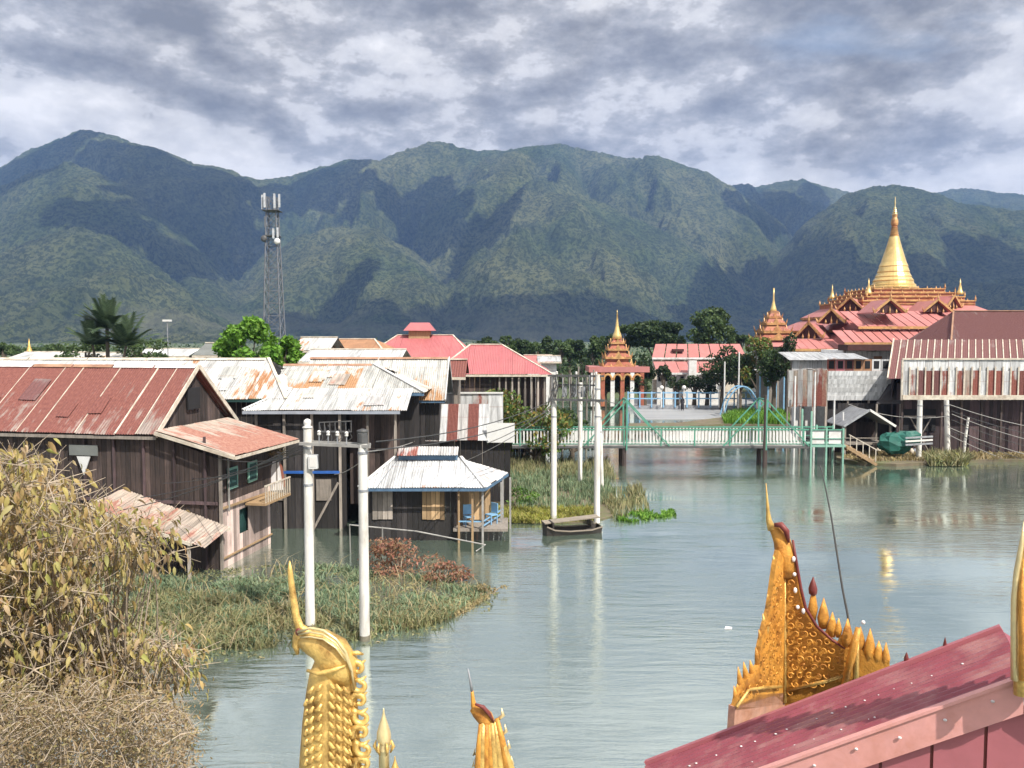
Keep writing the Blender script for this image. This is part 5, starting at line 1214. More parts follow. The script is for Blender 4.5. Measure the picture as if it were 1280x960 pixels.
# right-hand small pagoda
Yg2 = 116; S2 = Yg2/1005; zf2 = lambda py: at(640, py, Yg2).z
q = at(966, 430, Yg2); g2 = thing('spired_pavilion', (q.x, Yg2, 0), 'small tiered pavilion with golden spire just left of the great temple', 'pagoda')
pyatthat(g2, [(22*S2,zf2(424),zf2(418),15*S2,zf2(414)),(17*S2,zf2(415),zf2(408),11*S2,zf2(404)),(12*S2,zf2(405),zf2(399),8*S2,zf2(396)),(8*S2,zf2(397),zf2(392),5*S2,zf2(389))],
         [(4.5*S2,zf2(391)),(3.6*S2,zf2(386)),(2.4*S2,zf2(382)),(1.2*S2,zf2(376)),(0.8*S2,zf2(370)),(0.1,zf2(360))], body='brown_roof')
mb = MB(); hiproof(mb, 0, 0, 26*S2, 3, zf2(433), 20*S2, 2, zf2(425)); mb.build('lower_roof', 'pink_roof', g2)
mb = MB(); mb.box((0,0.2,zf2(433)/2), (38*S2,4,zf2(433))); mb.build('wall', 'white_paint', g2)
# long pink-roofed building by the quay
YL = 110; SL = YL/1005; zl = lambda py, Y=YL: at(640, py, Y).z
q = at(815, 446, YL); pb = thing('long_hall', (q.x, YL, 0), 'long low hall with two pink roof tiers and a white pillar facing the quay', 'building')
def sl(parent, x0, x1, y0, y1, z0, z1, mat, name, x0t=None, x1t=None, n=1):
    x0t = x0 if x0t is None else x0t; x1t = x1 if x1t is None else x1t
    for i in range(n):
        a, b_ = i/n, (i+1)/n; mb = MB(); g_ = 0.012
        f_ = lambda u, v: (x0+(x1-x0)*u if v == 0 else x0t+(x1t-x0t)*u, y0 if v == 0 else y1, z0 if v == 0 else z1)
        p = [Vector(f_(a+(g_ if i else 0), 0)), Vector(f_(b_, 0)), Vector(f_(b_, 1)), Vector(f_(a+(g_ if i else 0), 1))]
        nn = (p[1]-p[0]).cross(p[3]-p[0]).normalized()*0.08
        mb.prism([v-nn for v in p], nn*(1+0.3*(i % 2))); mb.build(name, mat, parent)
sl(pb, 0, 118*SL, 0, 3, zl(447), zl(430,YL+3), 'pink_roof', 'upper_roof', 1, 117*SL, n=8)
sl(pb, 0, 82*SL, -4, -1, zl(466,YL-4), zl(452,YL-1), 'pink_roof', 'lower_roof', 0, 82*SL, n=6)
mb = MB(); mb.bar((0,-0.1,zl(448)), (118*SL,-0.1,zl(448)), 0.15, 0.25); mb.bar((0,-4.1,zl(467,YL-4)), (82*SL,-4.1,zl(467,YL-4)), 0.15, 0.25); mb.build('eave_trim', 'white_trim', pb)
mb = MB(); mb.box((59*SL,1.2,(zl(448))/2), (112*SL,1.0,zl(448))); mb.build('wall', 'pale_trim', pb)
mb = MB(); mb.box((40*SL,-2.8,zl(466,YL-4)/2), (76*SL,0.4,zl(466,YL-4))); mb.build('front_wall', 'white_paint', pb)
for i in range(9):
    mb = MB(); mb.box((5*SL+i*9*SL,-3.03,zl(474,YL-4)), (4*SL,0.06,6*SL)); mb.build('window', 'dark_void', pb)
mb = MB(); mb.box((41*SL,-4.6,zl(476)/2+zl(450)/2), (9*SL,0.8,zl(451)-zl(478))); mb.build('pillar', 'white_paint', pb)
mb = MB(); mb.box((34*SL,1.0,zl(438)), (14*SL,0.8,0.35)); mb.build('roof_slot', 'temple_dark', pb)

# ---- the great temple with the golden stupa
YT = 112.0; ST = YT/1005; q = at(1115, 400, YT)
tp = thing('great_temple', (q.x, YT, 0), 'great pink-roofed temple with stepped gables crowned by a tall golden stupa', 'temple')
def zt2(py, y=0): return at(640, py, YT+y).z
def xw(px, y=0): return at(px, 400, YT+y).x-q.x
# terraces
tiers = [(-7.3,384,376),(-6.4,376,371),(-5.6,371,366),(-4.7,366,361)]
for i, (hw, p0, p1) in enumerate(tiers):
    hw = -hw; mb = MB(); mb.box((0,0,(zt2(p0,-hw)+zt2(p1,-hw))/2), (2*hw,2*hw,zt2(p1,-hw)-zt2(p0,-hw)+0.02)); mb.build('terrace', 'temple_red', tp)
    mb = MB(); z = zt2(p1,-hw)
    for s_ in (-1, 1): mb.bar((-hw,s_*hw,z), (hw,s_*hw,z), 0.25, 0.16); mb.bar((s_*hw,-hw,z), (s_*hw,hw,z), 0.25, 0.16); mb.bar((-hw,s_*hw,z-0.4), (hw,s_*hw,z-0.4), 0.15, 0.12)
    for k in range(9):
        x = -hw+2*hw*k/8
        for s_ in (-1, 1): flame(mb, (x,s_*hw,z), 0.75 if k in (0,8) else 0.42, 0.14 if k in (0,8) else 0.1); flame(mb, (s_*hw,x,z), 0.42, 0.1)
    mb.build('parapet', 'temple_gold', tp)
for sx in (-1, 1):
    for sy in (-1, 1):
        mb = MB(); z = zt2(371); mb.lathe([(0.5,0),(0.42,0.3),(0.25,0.6),(0.2,0.9),(0.1,1.3),(0.02,2.1)], (sx*6.0,sy*6.0,z), 8); mb.build('corner_spire', 'stupa_gold', tp, smooth=True)
# stupa
prof = [(28,361),(28,359),(26,358),(26,356),(24,355),(23,352),(23.5,351),(20.6,347),(21,346),(18.2,341),(18.7,340),(16.4,334),(16.8,333),(14.6,328),(12.8,322),(11.0,316),(9.2,310),(7.6,304),(6.3,299),(5.5,296)]
mb = MB(); mb.lathe([(r_*ST, zt2(p)) for r_, p in prof], n=32); mb.build('stupa_bell', 'stupa_gold', tp, smooth=False)
rings = []; p = 296; r_ = 5.4
while p > 283: rings += [(r_*ST, zt2(p)), (r_*1.0*ST, zt2(p-1.2)), (r_*0.78*ST, zt2(p-1.6)), (r_*0.78*ST, zt2(p-2.2))]; p -= 2.2; r_ *= 0.93
rings += [(3.6*ST,zt2(282)),(4.3*ST,zt2(279)),(4.0*ST,zt2(275)),(2.8*ST,zt2(272)),(3.0*ST,zt2(269)),(1.9*ST,zt2(265))]
mb = MB(); mb.lathe(rings, n=20); mb.build('stupa_rings', 'temple_gold', tp)
um = []
for k, (r_, p) in enumerate(((3.6,268),(3.0,265.5),(2.4,263),(1.9,260.5))): um += [(1.0*ST,zt2(p+1.2)),(r_*ST,zt2(p)),(r_*0.9*ST,zt2(p-0.6)),(0.8*ST,zt2(p-0.8))]
um += [(0.5*ST,zt2(256)),(0.8*ST,zt2(254)),(0.05,zt2(246))]
mb = MB(); mb.lathe(um, n=14); mb.build('stupa_umbrella', 'pale_gold', tp)
# roofs: hipped skirts below the terraces
def skirt(hw, p0, hw2, p1, name='roof_tier', mat='pink_roof', depth=None):
    z0 = zt2(p0,-hw); z1 = zt2(p1,-hw2)
    for k in range(4):
        mb = MB(); c_, s_ = cos(k*pi/2), sin(k*pi/2)
        T_ = lambda x, y, z: (x*c_-y*s_, x*s_+y*c_, z)
        mb.mesh([T_(-hw,-hw,z0),T_(hw,-hw,z0),T_(hw2,-hw2,z1),T_(-hw2,-hw2,z1),T_(-hw,-hw,z0-0.25),T_(hw,-hw,z0-0.25)], [(0,1,2,3),(4,5,1,0)]); mb.build(name, mat, tp)
    return z0, z1
skirt(9.3, 393, 7.3, 382); skirt(12.3, 412, 9.0, 396); skirt(14.6, 433, 11.9, 417)
mb = MB(); mb.box((0,0,zt2(433,-14)/2), (26,26,zt2(433,-14))); mb.box((0,0,(zt2(412,-12)+zt2(433,-12))/2), (22.5,22.5,zt2(410,-12)-zt2(433,-12))); mb.box((0,0,(zt2(395,-9)+zt2(412,-9))/2), (17,17,zt2(392,-9)-zt2(412,-9))); mb.build('wall', 'temple_dark', tp)
mb = MB()
for hw, p0 in ((9.3,393),(12.3,412),(14.6,433)):
    z = zt2(p0,-hw)-0.2
    for s_ in (-1, 1): mb.bar((-hw-.1,s_*hw,z), (hw+.1,s_*hw,z), 0.2, 0.3); mb.bar((s_*hw,-hw,z), (s_*hw,hw,z), 0.2, 0.3)
mb.build('eave_carving', 'temple_gold', tp)
# front portico blocks of roof
def block(px0, px1, pe, pr, y0, y1, n):
    sl(tp, xw(px0,y0), xw(px1,y0), y0, y1, zt2(pe,y0), zt2(pr,y1), 'pink_roof', 'portico_roof', xw(px0,y0), xw(px1,y0), n)
    mb = MB(); mb.bar((xw(px0,y0),y0-0.05,zt2(pe,y0)-0.15), (xw(px1,y0),y0-0.05,zt2(pe,y0)-0.15), 0.2, 0.3); mb.build('portico_eave', 'temple_gold', tp)
    mb = MB(); mb.box(((xw(px0,y0)+xw(px1,y0))/2, (y0+y1)/2+0.8, zt2(pe,y0)/2-0.2), (xw(px1,y0)-xw(px0,y0)-1.0, y1-y0-0.6, zt2(pe,y0)-0.4)); mb.build('portico_wall', 'temple_dark', tp)
block(1073, 1195, 408, 389, -17, -11.5, 10)
block(1056, 1200, 428, 413, -20, -16.5, 12)
block(990, 1056, 436, 424, -18.5, -15, 6)
block(1180, 1300, 402, 389, -15, -10, 10)
gable(tp, Vector((xw(1112,-17.5),-17.6,zt2(390,-17.5))), 38*ST*0.84, 5, 16*ST*0.84)
gable(tp, Vector((xw(1172,-13),-13.0,zt2(389,-13))), 34*ST*0.88, 5, 14*ST*0.88)
gable(tp, Vector((xw(1060,-9),-9.5,zt2(387,-9))), 30*ST*0.9, 6, 15*ST*0.9, rz=-0.55)
gable(tp, Vector((xw(1037,-12),-12.5,zt2(403,-12))), 30*ST*0.9, 7, 16*ST*0.9, rz=-0.55)
gable(tp, Vector((xw(1011,-15),-15.0,zt2(422,-15))), 32*ST*0.88, 8, 18*ST*0.88, rz=-0.55)
gable(tp, Vector((xw(1195,-9),-8.5,zt2(384,-9))), 3.0, 6, 1.5, rz=0.5)

# ---- sheds and sheet-metal houses on the right shore
YR = 66
def wallsheets(name, label, px0, px1, py0, py1, Y, mats, n, horizontal=False, cat='fence', D=3.0):
    a = at(px0, py1, Y); b_ = at(px1, py0, Y); o = thing(name, (a.x, Y, 0), label, cat); Wd = b_.x-a.x
    if horizontal:
        for i in range(n):
            z0 = a.z+(b_.z-a.z)*i/n; z1 = a.z+(b_.z-a.z)*(i+1)/n
            mb = MB(); xs = [0]+sorted(U(0.2,0.8)*Wd for _ in range(1))+[Wd]
            for x0, x1 in zip(xs[:-1], xs[1:]): mb = MB(); mb.box(((x0+x1)/2, 0.03*(i % 2)-0.02*i, (z0+z1)/2), (x1-x0-0.01, 0.03, (z1-z0)+0.05), tilt=Matrix.Rotation(0.12,3,'X')); mb.build('sheet', random.choice(mats), o)
    else:
        for i in range(n):
            x0 = Wd*i/n; x1 = Wd*(i+1)/n; fo = 6; vs = []; uv = []
            dz = U(-0.12, 0.12)
            for k in range(2*fo+1):
                x = x0+(x1-x0)*k/(2*fo); y = 0.03*(k % 2)+0.02*(i % 2); vs += [(x,y,a.z+dz*0.3),(x,y,b_.z+dz)]; uv += [(x, b_.z-a.z),(x, 0)]
            fs = [(2*k,2*k+2,2*k+3,2*k+1) for k in range(2*fo)]; mb = MB(); mb.mesh(vs, fs, [[uv[j] for j in f] for f in fs]); mb.build('sheet', mats[i % len(mats)], o)
    mb = MB()
    for i in range(4): mb.bar((Wd*i/3,0.12,-0.6), (Wd*i/3,0.12,b_.z), 0.12)
    mb.bar((0,0.1,a.z+0.1), (Wd,0.1,a.z+0.1), 0.08); mb.bar((0,0.1,b_.z-0.1), (Wd,0.1,b_.z-0.1), 0.08); mb.build('frame', 'grey_wood', o)
    return o, Wd, a.z, b_.z
wallsheets('sheet_fence', 'tall fence of rust-streaked vertical metal sheets right of the green island', 985, 1034, 462, 508, 61.5, ['zinc_roof','pale_rust_roof','patchy_sheet','pale_rust_roof'], 8)
wh, Wd, za, zb3 = wallsheets('white_sheet_house', 'white house clad in horizontal metal sheets below the temple', 1034, 1114, 464, 500, 63, ['white_sheet'], 7, True, 'house')
boards((0,0.5), (Wd,0.5), -0.5, za+0.2, wd=0.3).build('base_wall', 'black_wood', wh, kind='stuff')
mb = MB(); mb.box((Wd/2,2.6,(za+zb3)/2), (Wd-0.2,4.6,zb3-za)); mb.build('body', 'grey_wood', wh)

for i in range(7):
    mb = MB(); x = Wd*(i+0.5)/7; mb.box((x,0.25,zb3+0.45), (Wd/7-0.05,0.06,0.95)); f_ = mb.build('upper_panel', ['patchy_sheet','rose_board','rust_roof','brown_roof','brown_roof','white_sheet','white_sheet'][i], wh)
    mb = MB(); mb.box((x,0.205,zb3+0.5), (0.4,0.03,0.6)); mb.build('pane', 'dark_void', f_)
slope(wh, (0.1,-0.35,zb3+0.95), (Wd*0.62,-0.35,zb3+0.95), (0.1,2.5,zb3+1.35), (Wd*0.62,2.5,zb3+1.35), 'white_sheet', n=5, name='roof_sheet')
w2, Wd2, za2, zb2_ = wallsheets('white_gable_wall', 'upper white plastered wall with brown windows under the maroon eave', 1057, 1114, 438, 456, 68.5, ['white_sheet'], 4, False, 'house')
mb = MB(); mb.box((Wd2/2,3,zb2_/2), (Wd2,5,zb2_)); mb.build('body', 'white_paint', w2)
mb = MB(); mb.box((Wd2/2,-0.3,zb2_+0.25), (Wd2+0.8,2.0,0.5)); mb.build('eave', 'temple_dark', w2)
for x in (0.15, 0.7): mb = MB(); mb.box((Wd2*x,-0.06,zb2_-0.9), (0.7,0.06,0.8)); mb.build('window', 'brown_roof', w2)
w3, Wd3, za3, zb3_ = wallsheets('low_white_house', 'low white house with shallow sheet roof left of the horizontal-clad one', 990, 1037, 450, 464, 71, ['white_sheet','zinc_roof','white_sheet'], 5, False, 'house')
slope(w3, (-0.4,-0.5,zb3_), (Wd3+1.4,-0.5,zb3_), (-0.3,3,zb3_+0.55), (Wd3+1.6,3,zb3_+0.75), 'white_sheet', n=6)
mb = MB(); mb.box((Wd3/2+0.3,0.9,zb3_/2), (Wd3-0.3,1.0,zb3_-0.1)); mb.build('body', 'white_paint', w3)

# maroon-roofed stilt house with the rusty billboard-like sheet front
Yf = 60.0; f0 = at(1126, 500, Yf); f1 = at(1126, 450, Yf); xe = at(1340, 475, Yf).x
rh = thing('stilt_house', (f0.x, Yf, 0), 'dark stilt house at right with maroon striped roof and rusty white sheet front', 'house')
Wf = xe-f0.x; z0, z1 = f0.z, f1.z
n = 22
for i in range(n):
    x0 = Wf*i/n; x1 = Wf*(i+1)/n; dz = U(-0.05, 0.05)
    mb = MB(); mb.box(((x0+x1)/2,0.02*(i%2),z1-0.38), (x1-x0-0.015,0.03,0.85)); mb.build('upper_sheet', 'white_sheet', rh)
    fo = 5; vs = []; uv = []
    for k in range(2*fo+1):
        x = x0+(x1-x0)*k/(2*fo); vs += [(x,0.03*(k%2)-0.04,z0+0.35),(x,0.03*(k%2)-0.04,z1-0.78+dz)]; uv += [(x,2),(x,0)]
    fs = [(2*k,2*k+2,2*k+3,2*k+1) for k in range(2*fo)]; mb = MB(); mb.mesh(vs, fs, [[uv[j] for j in f] for f in fs])
    mb.build('lower_sheet', ['white_sheet','patchy_sheet','maroon_roof','rust_roof','maroon_roof','patchy_sheet','white_sheet','patchy_sheet','pale_rust_roof','patchy_sheet','white_sheet','patchy_sheet','patchy_sheet','white_sheet','patchy_sheet','rust_roof','white_sheet','patchy_sheet','white_sheet','patchy_sheet','white_sheet','patchy_sheet'][i], rh)
    mb = MB(); mb.bar((x0,-0.09,z0), (x0,-0.09,z1-0.5), 0.10, 0.05); mb.build('batten', 'pale_trim', rh)
mb = MB(); mb.bar((0,-0.06,z1+0.08), (Wf,-0.06,z1+0.08), 0.10, 0.12); mb.bar((0,-0.10,z0+0.2), (Wf,-0.10,z0+0.2), 0.08, 0.34); mb.bar((0,-0.08,z0), (0,-0.08,z1), 0.12); mb.build('frame', 'pale_trim', rh)
# sheet roof behind it
za_ = at(1110, 474, Yf+1).z; zr_ = at(1118, 425, Yf+6).z; xa = at(1110, 474, Yf+1).x-f0.x; xt = at(1118, 425, Yf+6).x-f0.x
sh_ = xt-xa; NR = 24; Wr = Wf-xa
for i in range(NR):
    a0 = xa+Wr*i/NR-(0.03 if i else 0); a1 = xa+Wr*(i+1)/NR; fo = 4; vs = []; uv = []
    for k in range(2*fo+1):
        x = a0+(a1-a0)*k/(2*fo); dz = 0.03*(k % 2)+0.015*(i % 2); vs += [(x,1,za_+dz),(x+sh_,6,zr_+dz)]; uv += [(x,5.8),(x,0)]
    fs = [(2*k,2*k+2,2*k+3,2*k+1) for k in range(2*fo)]; mb = MB(); mb.mesh(vs, fs, [[uv[q_] for q_ in f] for f in fs]); mb.build('roof_sheet', 'maroon_roof', rh)
    mb = MB(); mb.bar((a1,0.97,za_+0.05), (a1+sh_,5.97,zr_+0.05), 0.07, 0.04); mb.build('roof_batten', 'pale_trim', rh)
mb = MB(); mb.bar((xa-0.05,0.97,za_+0.02), (xt-0.05,6,zr_+0.05), 0.10, 0.2); mb.build('bargeboard', 'pale_trim', rh)
boards((xa+0.5,1.4), (xt+0.4,5.8), -0.5, za_, wd=0.3, topf=lambda s_: za_+(zr_-za_)*(0.06+0.9*s_/5.4)-0.15).build('gable_wall', 'maroon_wood', rh, kind='stuff')
boards((0.3,1.3), (Wf,1.3), -0.5, z0+1.2, wd=0.3).build('wall', 'maroon_wood', rh, kind='stuff')
mb = MB(); mb.box((2.0,1.24,2.7), (2.6,0.06,1.7)); mb.build('opening', 'dark_void', rh)
mb = MB(); mb.bar((1.3,1.1,2.9), (2.9,1.1,0.1), 0.07); mb.bar((2.9,1.1,2.9), (1.3,1.1,0.1), 0.07); mb.bar((0.8,1.1,3.0), (3.2,1.1,3.0), 0.07); mb.build('cross_brace', 'grey_wood', rh)
mb = MB()
for i in range(9): mb.bar((0.4+i*1.5,0.6,-0.6), (0.4+i*1.5,0.6,z0+0.1), 0.14)
mb.build('stilts', 'dark_wood', rh, kind='stuff')
# upper roof at the right edge
far_house('dull striped roof above the maroon one at the right edge', 1189, 1330, 428, 389, 76, 9, 'maroon_roof', 1192, wall='maroon_wood', sheet_=0.75, ridge='rust_cap')
# lean-to black roof between the houses
lt = thing('lean_to', (at(1096,478,62).x, 62, 0), 'black tar-roofed lean-to wedged against the maroon-roofed house', 'shed')
p0, p1, p2, p3 = at(1096,505,61), at(1126,505,61), at(1126,472,63), at(1112,480,63)
inv = lambda v: v-lt.location
mb = MB(); mb.prism([inv(p0),inv(p1),inv(p2),inv(p3)], (0,0.05,0.08)); mb.build('roof', 'black_wood', lt)
mb = MB()
for v in (p0, p1): mb.bar(inv(v), inv(Vector((v.x, v.y, -0.5))), 0.12)
mb.build('posts', 'grey_wood', lt, kind='stuff')
boards((-2.8,0.4), (2.2,0.4), -0.5, 3.9, wd=0.3).build('wall', 'black_wood', lt, kind='stuff')
# small gable hut
Yh = 59.0; c = at(1085, 528, Yh); hh_ = thing('gable_hut', (c.x, Yh, 0), 'small open hut with grey gable roof at the foot of the white houses', 'hut')
za = at(1085,512,Yh).z; zl_ = at(1055,532,Yh).z; wl = c.x-at(1053,528,Yh).x; wr = at(1118,528,Yh).x-c.x
for s_, w_ in ((-1, wl), (1, wr)):
    mb = MB(); mb.prism([(0,-0.2,za),(s_*w_,-0.2,zl_),(s_*w_,-0.2,zl_-0.07),(0,-0.2,za-0.07)], (0,3.4,0)); mb.build('roof_slope', 'steel_grey' if s_ < 0 else 'grey_roof', hh_)
    mb = MB(); mb.bar((0,-0.25,za), (s_*w_,-0.25,zl_-0.03), 0.07, 0.16); mb.build('bargeboard', 'ceramic' if s_ > 0 else 'steel_grey', hh_)
boards((-wl+0.3,2.4), (wr-0.3,2.4), 0.2, zl_, wd=0.25).build('wall', 'dark_wood', hh_, kind='stuff')
for x, y in ((-wl+0.25,0.1),(wr-0.25,0.1),(-wl+0.25,2.8),(wr-0.25,2.8)): mb = MB(); mb.bar((x,y,-0.5), (x,y,zl_+0.1), 0.12); mb.build('post', 'grey_wood', hh_)
mb = MB(); mb.box((0,1.3,1.15), (wl+wr-0.4,2.6,0.10)); mb.bar((-wl+0.2,0,1.6), (wr-0.3,0,1.6), 0.06); mb.build('floor', 'grey_wood', hh_)
tr_ = thing('tarp', at(1118, 556, 58.3)-Vector((0,0,0)), 'dark teal tarpaulin heaped beside the small gable hut', 'tarp')
mb = MB(); mb.blob((0,0,0.15), (1.3,0.7,0.75), 12, 7, 0.25); mb.blob((0.9,0,0.5), (1.0,0.5,0.5), 10, 6, 0.3); mb.build('cover', 'tarp_teal', tr_)
for i in range(3):
    mb = MB(); mb.bar((0.4,-0.8,0.1+i*0.25), (2.4,-0.7,0.2+i*0.25), 0.10, 0.12); mb.build('pipe', 'ceramic' if i % 2 else 'steel_grey', tr_)
# junk of pots and sacks on the bank by the tarp
for i in range(7):
    q = gnd(1098+i*8+U(-2,2), 566+U(-1,2), 0.2); o = thing('sack', q, ['pale sack on the bank just left of the tarp pile','small pale sack among the clutter under the tarp','grey sack in the middle of the bank clutter','white bundle right of the grey sack','dark bundle near the right shore pole','pale bundle close to the shore pole','last small bundle left of the shore pole'][i], 'sack')
    mb = MB(); mb.blob((0,0,0.18), (U(0.2,0.32),0.22,U(0.18,0.3)), 8, 6, 0.2); mb.build('sack_body', ['pale_trim','ceramic','grey_cloth','white_cloth','dark_cloth','pale_trim','grey_cloth'][i], o, smooth=True)
# shore poles right
pG, zG = pole(1148, 500, 573, 0.20, 'tall pale pole rising from the water below the left end of the rusty front', Y=58.5)
pH, zH = pole(1185, 500, 571, 0.20, 'second pale pole, slightly leaning, under the rusty sheet front', Y=59.2, lean=-0.25)
pI, zI = pole(1203, 521, 572, 0.10, 'thin leaning pole right of the second shore pole', Y=58.8, lean=0.35)
for i in range(7):
    y0 = 512+i*6; cable(['topmost','second','third','fourth','fifth','sixth','lowest'][i]+' of the loose cables sagging under the right stilt house', [at(1188+U(-3,3), y0-4+U(-3,3), 58.8), at(1345, y0+30+i*4, 57.5)], 0.025, 0.3, ['cable_pale','cable'][i % 2], group='cables sagging under the right house')
cable('pale cable looping left from the second shore pole', [at(1186,520,58.8), at(1060,505,60)], 0.025, 0.5, 'cable_pale')
# bank right
gpoly('bank', [(1046,572),(1075,578),(1120,580),(1180,577),(1240,574),(1330,575),(1400,570),(1400,545),(1040,550)], 'mud', 0.2)
blades('bank_grass', scatter_px([(1050,570),(1075,577),(1180,576),(1290,573),(1290,568),(1120,565),(1055,565)], 2600, 0.2), 0.30, 0.09, 'reed_straw', lean=0.7, z0=0.18, kind='stuff')
blades('bank_grass', scatter_px([(1160,582),(1205,582),(1215,574),(1160,572)], 800, 0.1), 0.9, 0.10, 'reed_olive', lean=0.8, z0=0.05, kind='stuff')
bush(gnd(1190, 582), 'spiky grass tuft at the foot of the second shore pole', (1.1,0.6,0.5), 380, 0.35, 'reed_yellow', k=7, seed=31)

# ---- trees beyond
def ftree(px, pyt, pyb, Y, hwpx, label, mat='leaf_dark', n=2200, leaf=0.5, k=16, seed=1, small=0.38, trunk=0.35, zb=0.0):
    a = at(px, pyt, Y); b_ = at(px, pyb, Y); r_ = hwpx*Y/1005; hgt_ = a.z-max(b_.z, 0.3); rz_ = hgt_*(1-trunk)/1.9
    return tree(Vector((a.x, Y, 0.3)), label, 'tree', (r_, r_*0.8, rz_), a.z-0.3-rz_*1.75, n, leaf, mat, k, seed, small=small, tr=0.25)
ftree(818, 402, 475, 126, 44, 'wide dark spreading tree right of the spired gateway', 'leaf_dark', 5200, 0.55, 26, 41, 0.30, 0.5)
ftree(782, 408, 455, 128, 20, 'brownish left lobe of the wide dark tree', 'leaf_mid', 1200, 0.5, 10, 44)
ftree(806, 454, 480, 103, 12, 'round clipped dark shrub at left of the white pillar', 'leaf_dark', 1300, 0.3, 12, 42, 0.45, 0.1)
ftree(829, 457, 480, 103, 9, 'smaller round clipped shrub next to the first', 'leaf_dark', 900, 0.3, 10, 43, 0.45, 0.1)
ftree(886, 386, 470, 120, 34, 'tall rounded blue-green tree behind the pink hall', 'leaf_mid', 3200, 0.55, 18, 45, 0.34, 0.25)
ftree(903, 436, 496, 100, 28, 'dark tree in front of the right end of the pink hall', 'leaf_dark', 2000, 0.4, 14, 46, 0.36, 0.2)
ftree(925, 442, 498, 98, 26, 'darkest bushy tree beside the white masts', 'leaf_dark', 1800, 0.4, 12, 47, 0.36, 0.2)
ftree(948, 422, 498, 97, 25, 'lighter yellow-green tree below the small pavilion', 'leaf_hedge', 2000, 0.4, 14, 48, 0.36, 0.15)
ftree(968, 430, 496, 90, 17, 'green tree right of the lighter tree, before the temple', 'leaf_mid', 1800, 0.4, 12, 49, 0.36, 0.15)
ftree(986, 422, 485, 88, 14, 'narrow dark tree hugging the temple corner', 'leaf_dark', 1200, 0.35, 10, 50, 0.4, 0.15)
ftree(925, 418, 440, 132, 16, 'distant green tree between the pink hall and small pavilion', 'leaf_mid', 1400, 0.5, 12, 51, 0.36, 0.2)
for i, (px, lab) in enumerate(((800,'low dark shrub behind the left end of the blue railing'),(846,'low dark shrub just left of the white gate pillar'),(868,'low dark shrub just right of the white gate pillar'),(884,'low dark shrub between two globe lamps on the quay'),(776,'low dark shrub at the foot of the spired gateway'),(756,'low dark shrub left of the spired gateway columns'))):
    ftree(px, 471, 494, 102+i*0.3, 13, lab, 'leaf_dark', 800, 0.3, 9, 120+i, 0.5, 0.05)
for i in range(13):
    px = 607+i*13+U(-4,4); ftree(px, 424+U(-4,6), 455, 140+U(-8,15), 12, ['leftmost','second','third','fourth','fifth','sixth','seventh','eighth','ninth','tenth','eleventh','twelfth','rightmost'][i]+' tree of the grey-green row behind the red hipped roof', 'leaf_mid' if i % 3 else 'leaf_dark', 900, 0.6, 9, 60+i, 0.42, 0.2)['group'] = 'tree row behind the red hipped roof'
for i in range(6):
    px = 5+i*16+U(-4,4); ftree(px, 432+U(-3,3), 450, 120+U(-8,15), 11, ['leftmost','second','third','fourth','fifth','rightmost'][i]+' tree of the low row behind the left roofs', 'leaf_mid', 700, 0.6, 8, 80+i, 0.42, 0.2)['group'] = 'low tree row behind the left roofs'
# distant wood and field edges across the plain
N = 22000; x_ = np.random.uniform(-1, 1, N); yd = 170*(900/170)**np.random.rand(N); xx = x_*yd*0.95
msk = fbm(xx/60, yd/120, 5, 4) > 0.50; xx, yd = xx[msk], yd[msk]
C = np.stack([xx, yd, 0.5+np.abs(np.random.normal(size=len(xx)))*0.5*(1.2+5*(fbm(xx/25, yd/40, 15, 3)))], -1)
V, Fq = leaf_quads(C, 1.9*np.random.uniform(0.6,1.5,len(C)), 1.5); o = raw('distant_wood', V, Fq, 'leaf_mid'); tag(o, 'grey-green wood spread across the plain below the mountains', kind='stuff')
N = 11000; yd = np.random.uniform(128, 180, N); xx = np.random.uniform(-0.25, 0.75, N)*yd
hh2 = 2.0+5.5*fbm(xx/9, yd/30, 25, 3)
C = np.stack([xx, yd, 0.4+hh2*np.random.rand(N)**0.6], -1); V, Fq = leaf_quads(C, 0.9*np.random.uniform(0.6,1.4,N), 0.7); o = raw('distant_wood', V, Fq, 'leaf_dark'); tag(o, 'dark belt of bushes behind the pagoda grounds', kind='stuff')
# clutter in front of the gateway: row of sheds/people seen as low shapes
for i, (px, w_, m_) in enumerate(((965,30,'blue_paint'),)):
    Yc = 92; a = at(px-w_/2, 488, Yc); b_ = at(px+w_/2, 488, Yc); zt3 = at(px, 466, Yc).z
    o = thing('market_shed', (a.x, Yc, 0), 'low blue-sided shed behind the green island', 'shed'); Wd = b_.x-a.x
    for k in range(4): mb = MB(); mb.bar((Wd*k/3,0,0), (Wd*k/3,0,zt3), 0.15); mb.build('post', m_, o)
    for k in range(3): mb = MB(); mb.box((Wd*(k+0.5)/3,1.0,zt3+0.1), (Wd/3-0.03,3.0,0.08), tilt=Matrix.Rotation(0.12,3,'X')); mb.build('roof_sheet', 'zinc_roof', o)
    mb = MB(); mb.box((Wd/2,1.6,zt3/2), (Wd*0.96,0.1,zt3*0.95)); mb.build('back_wall', 'grey_wood', o)

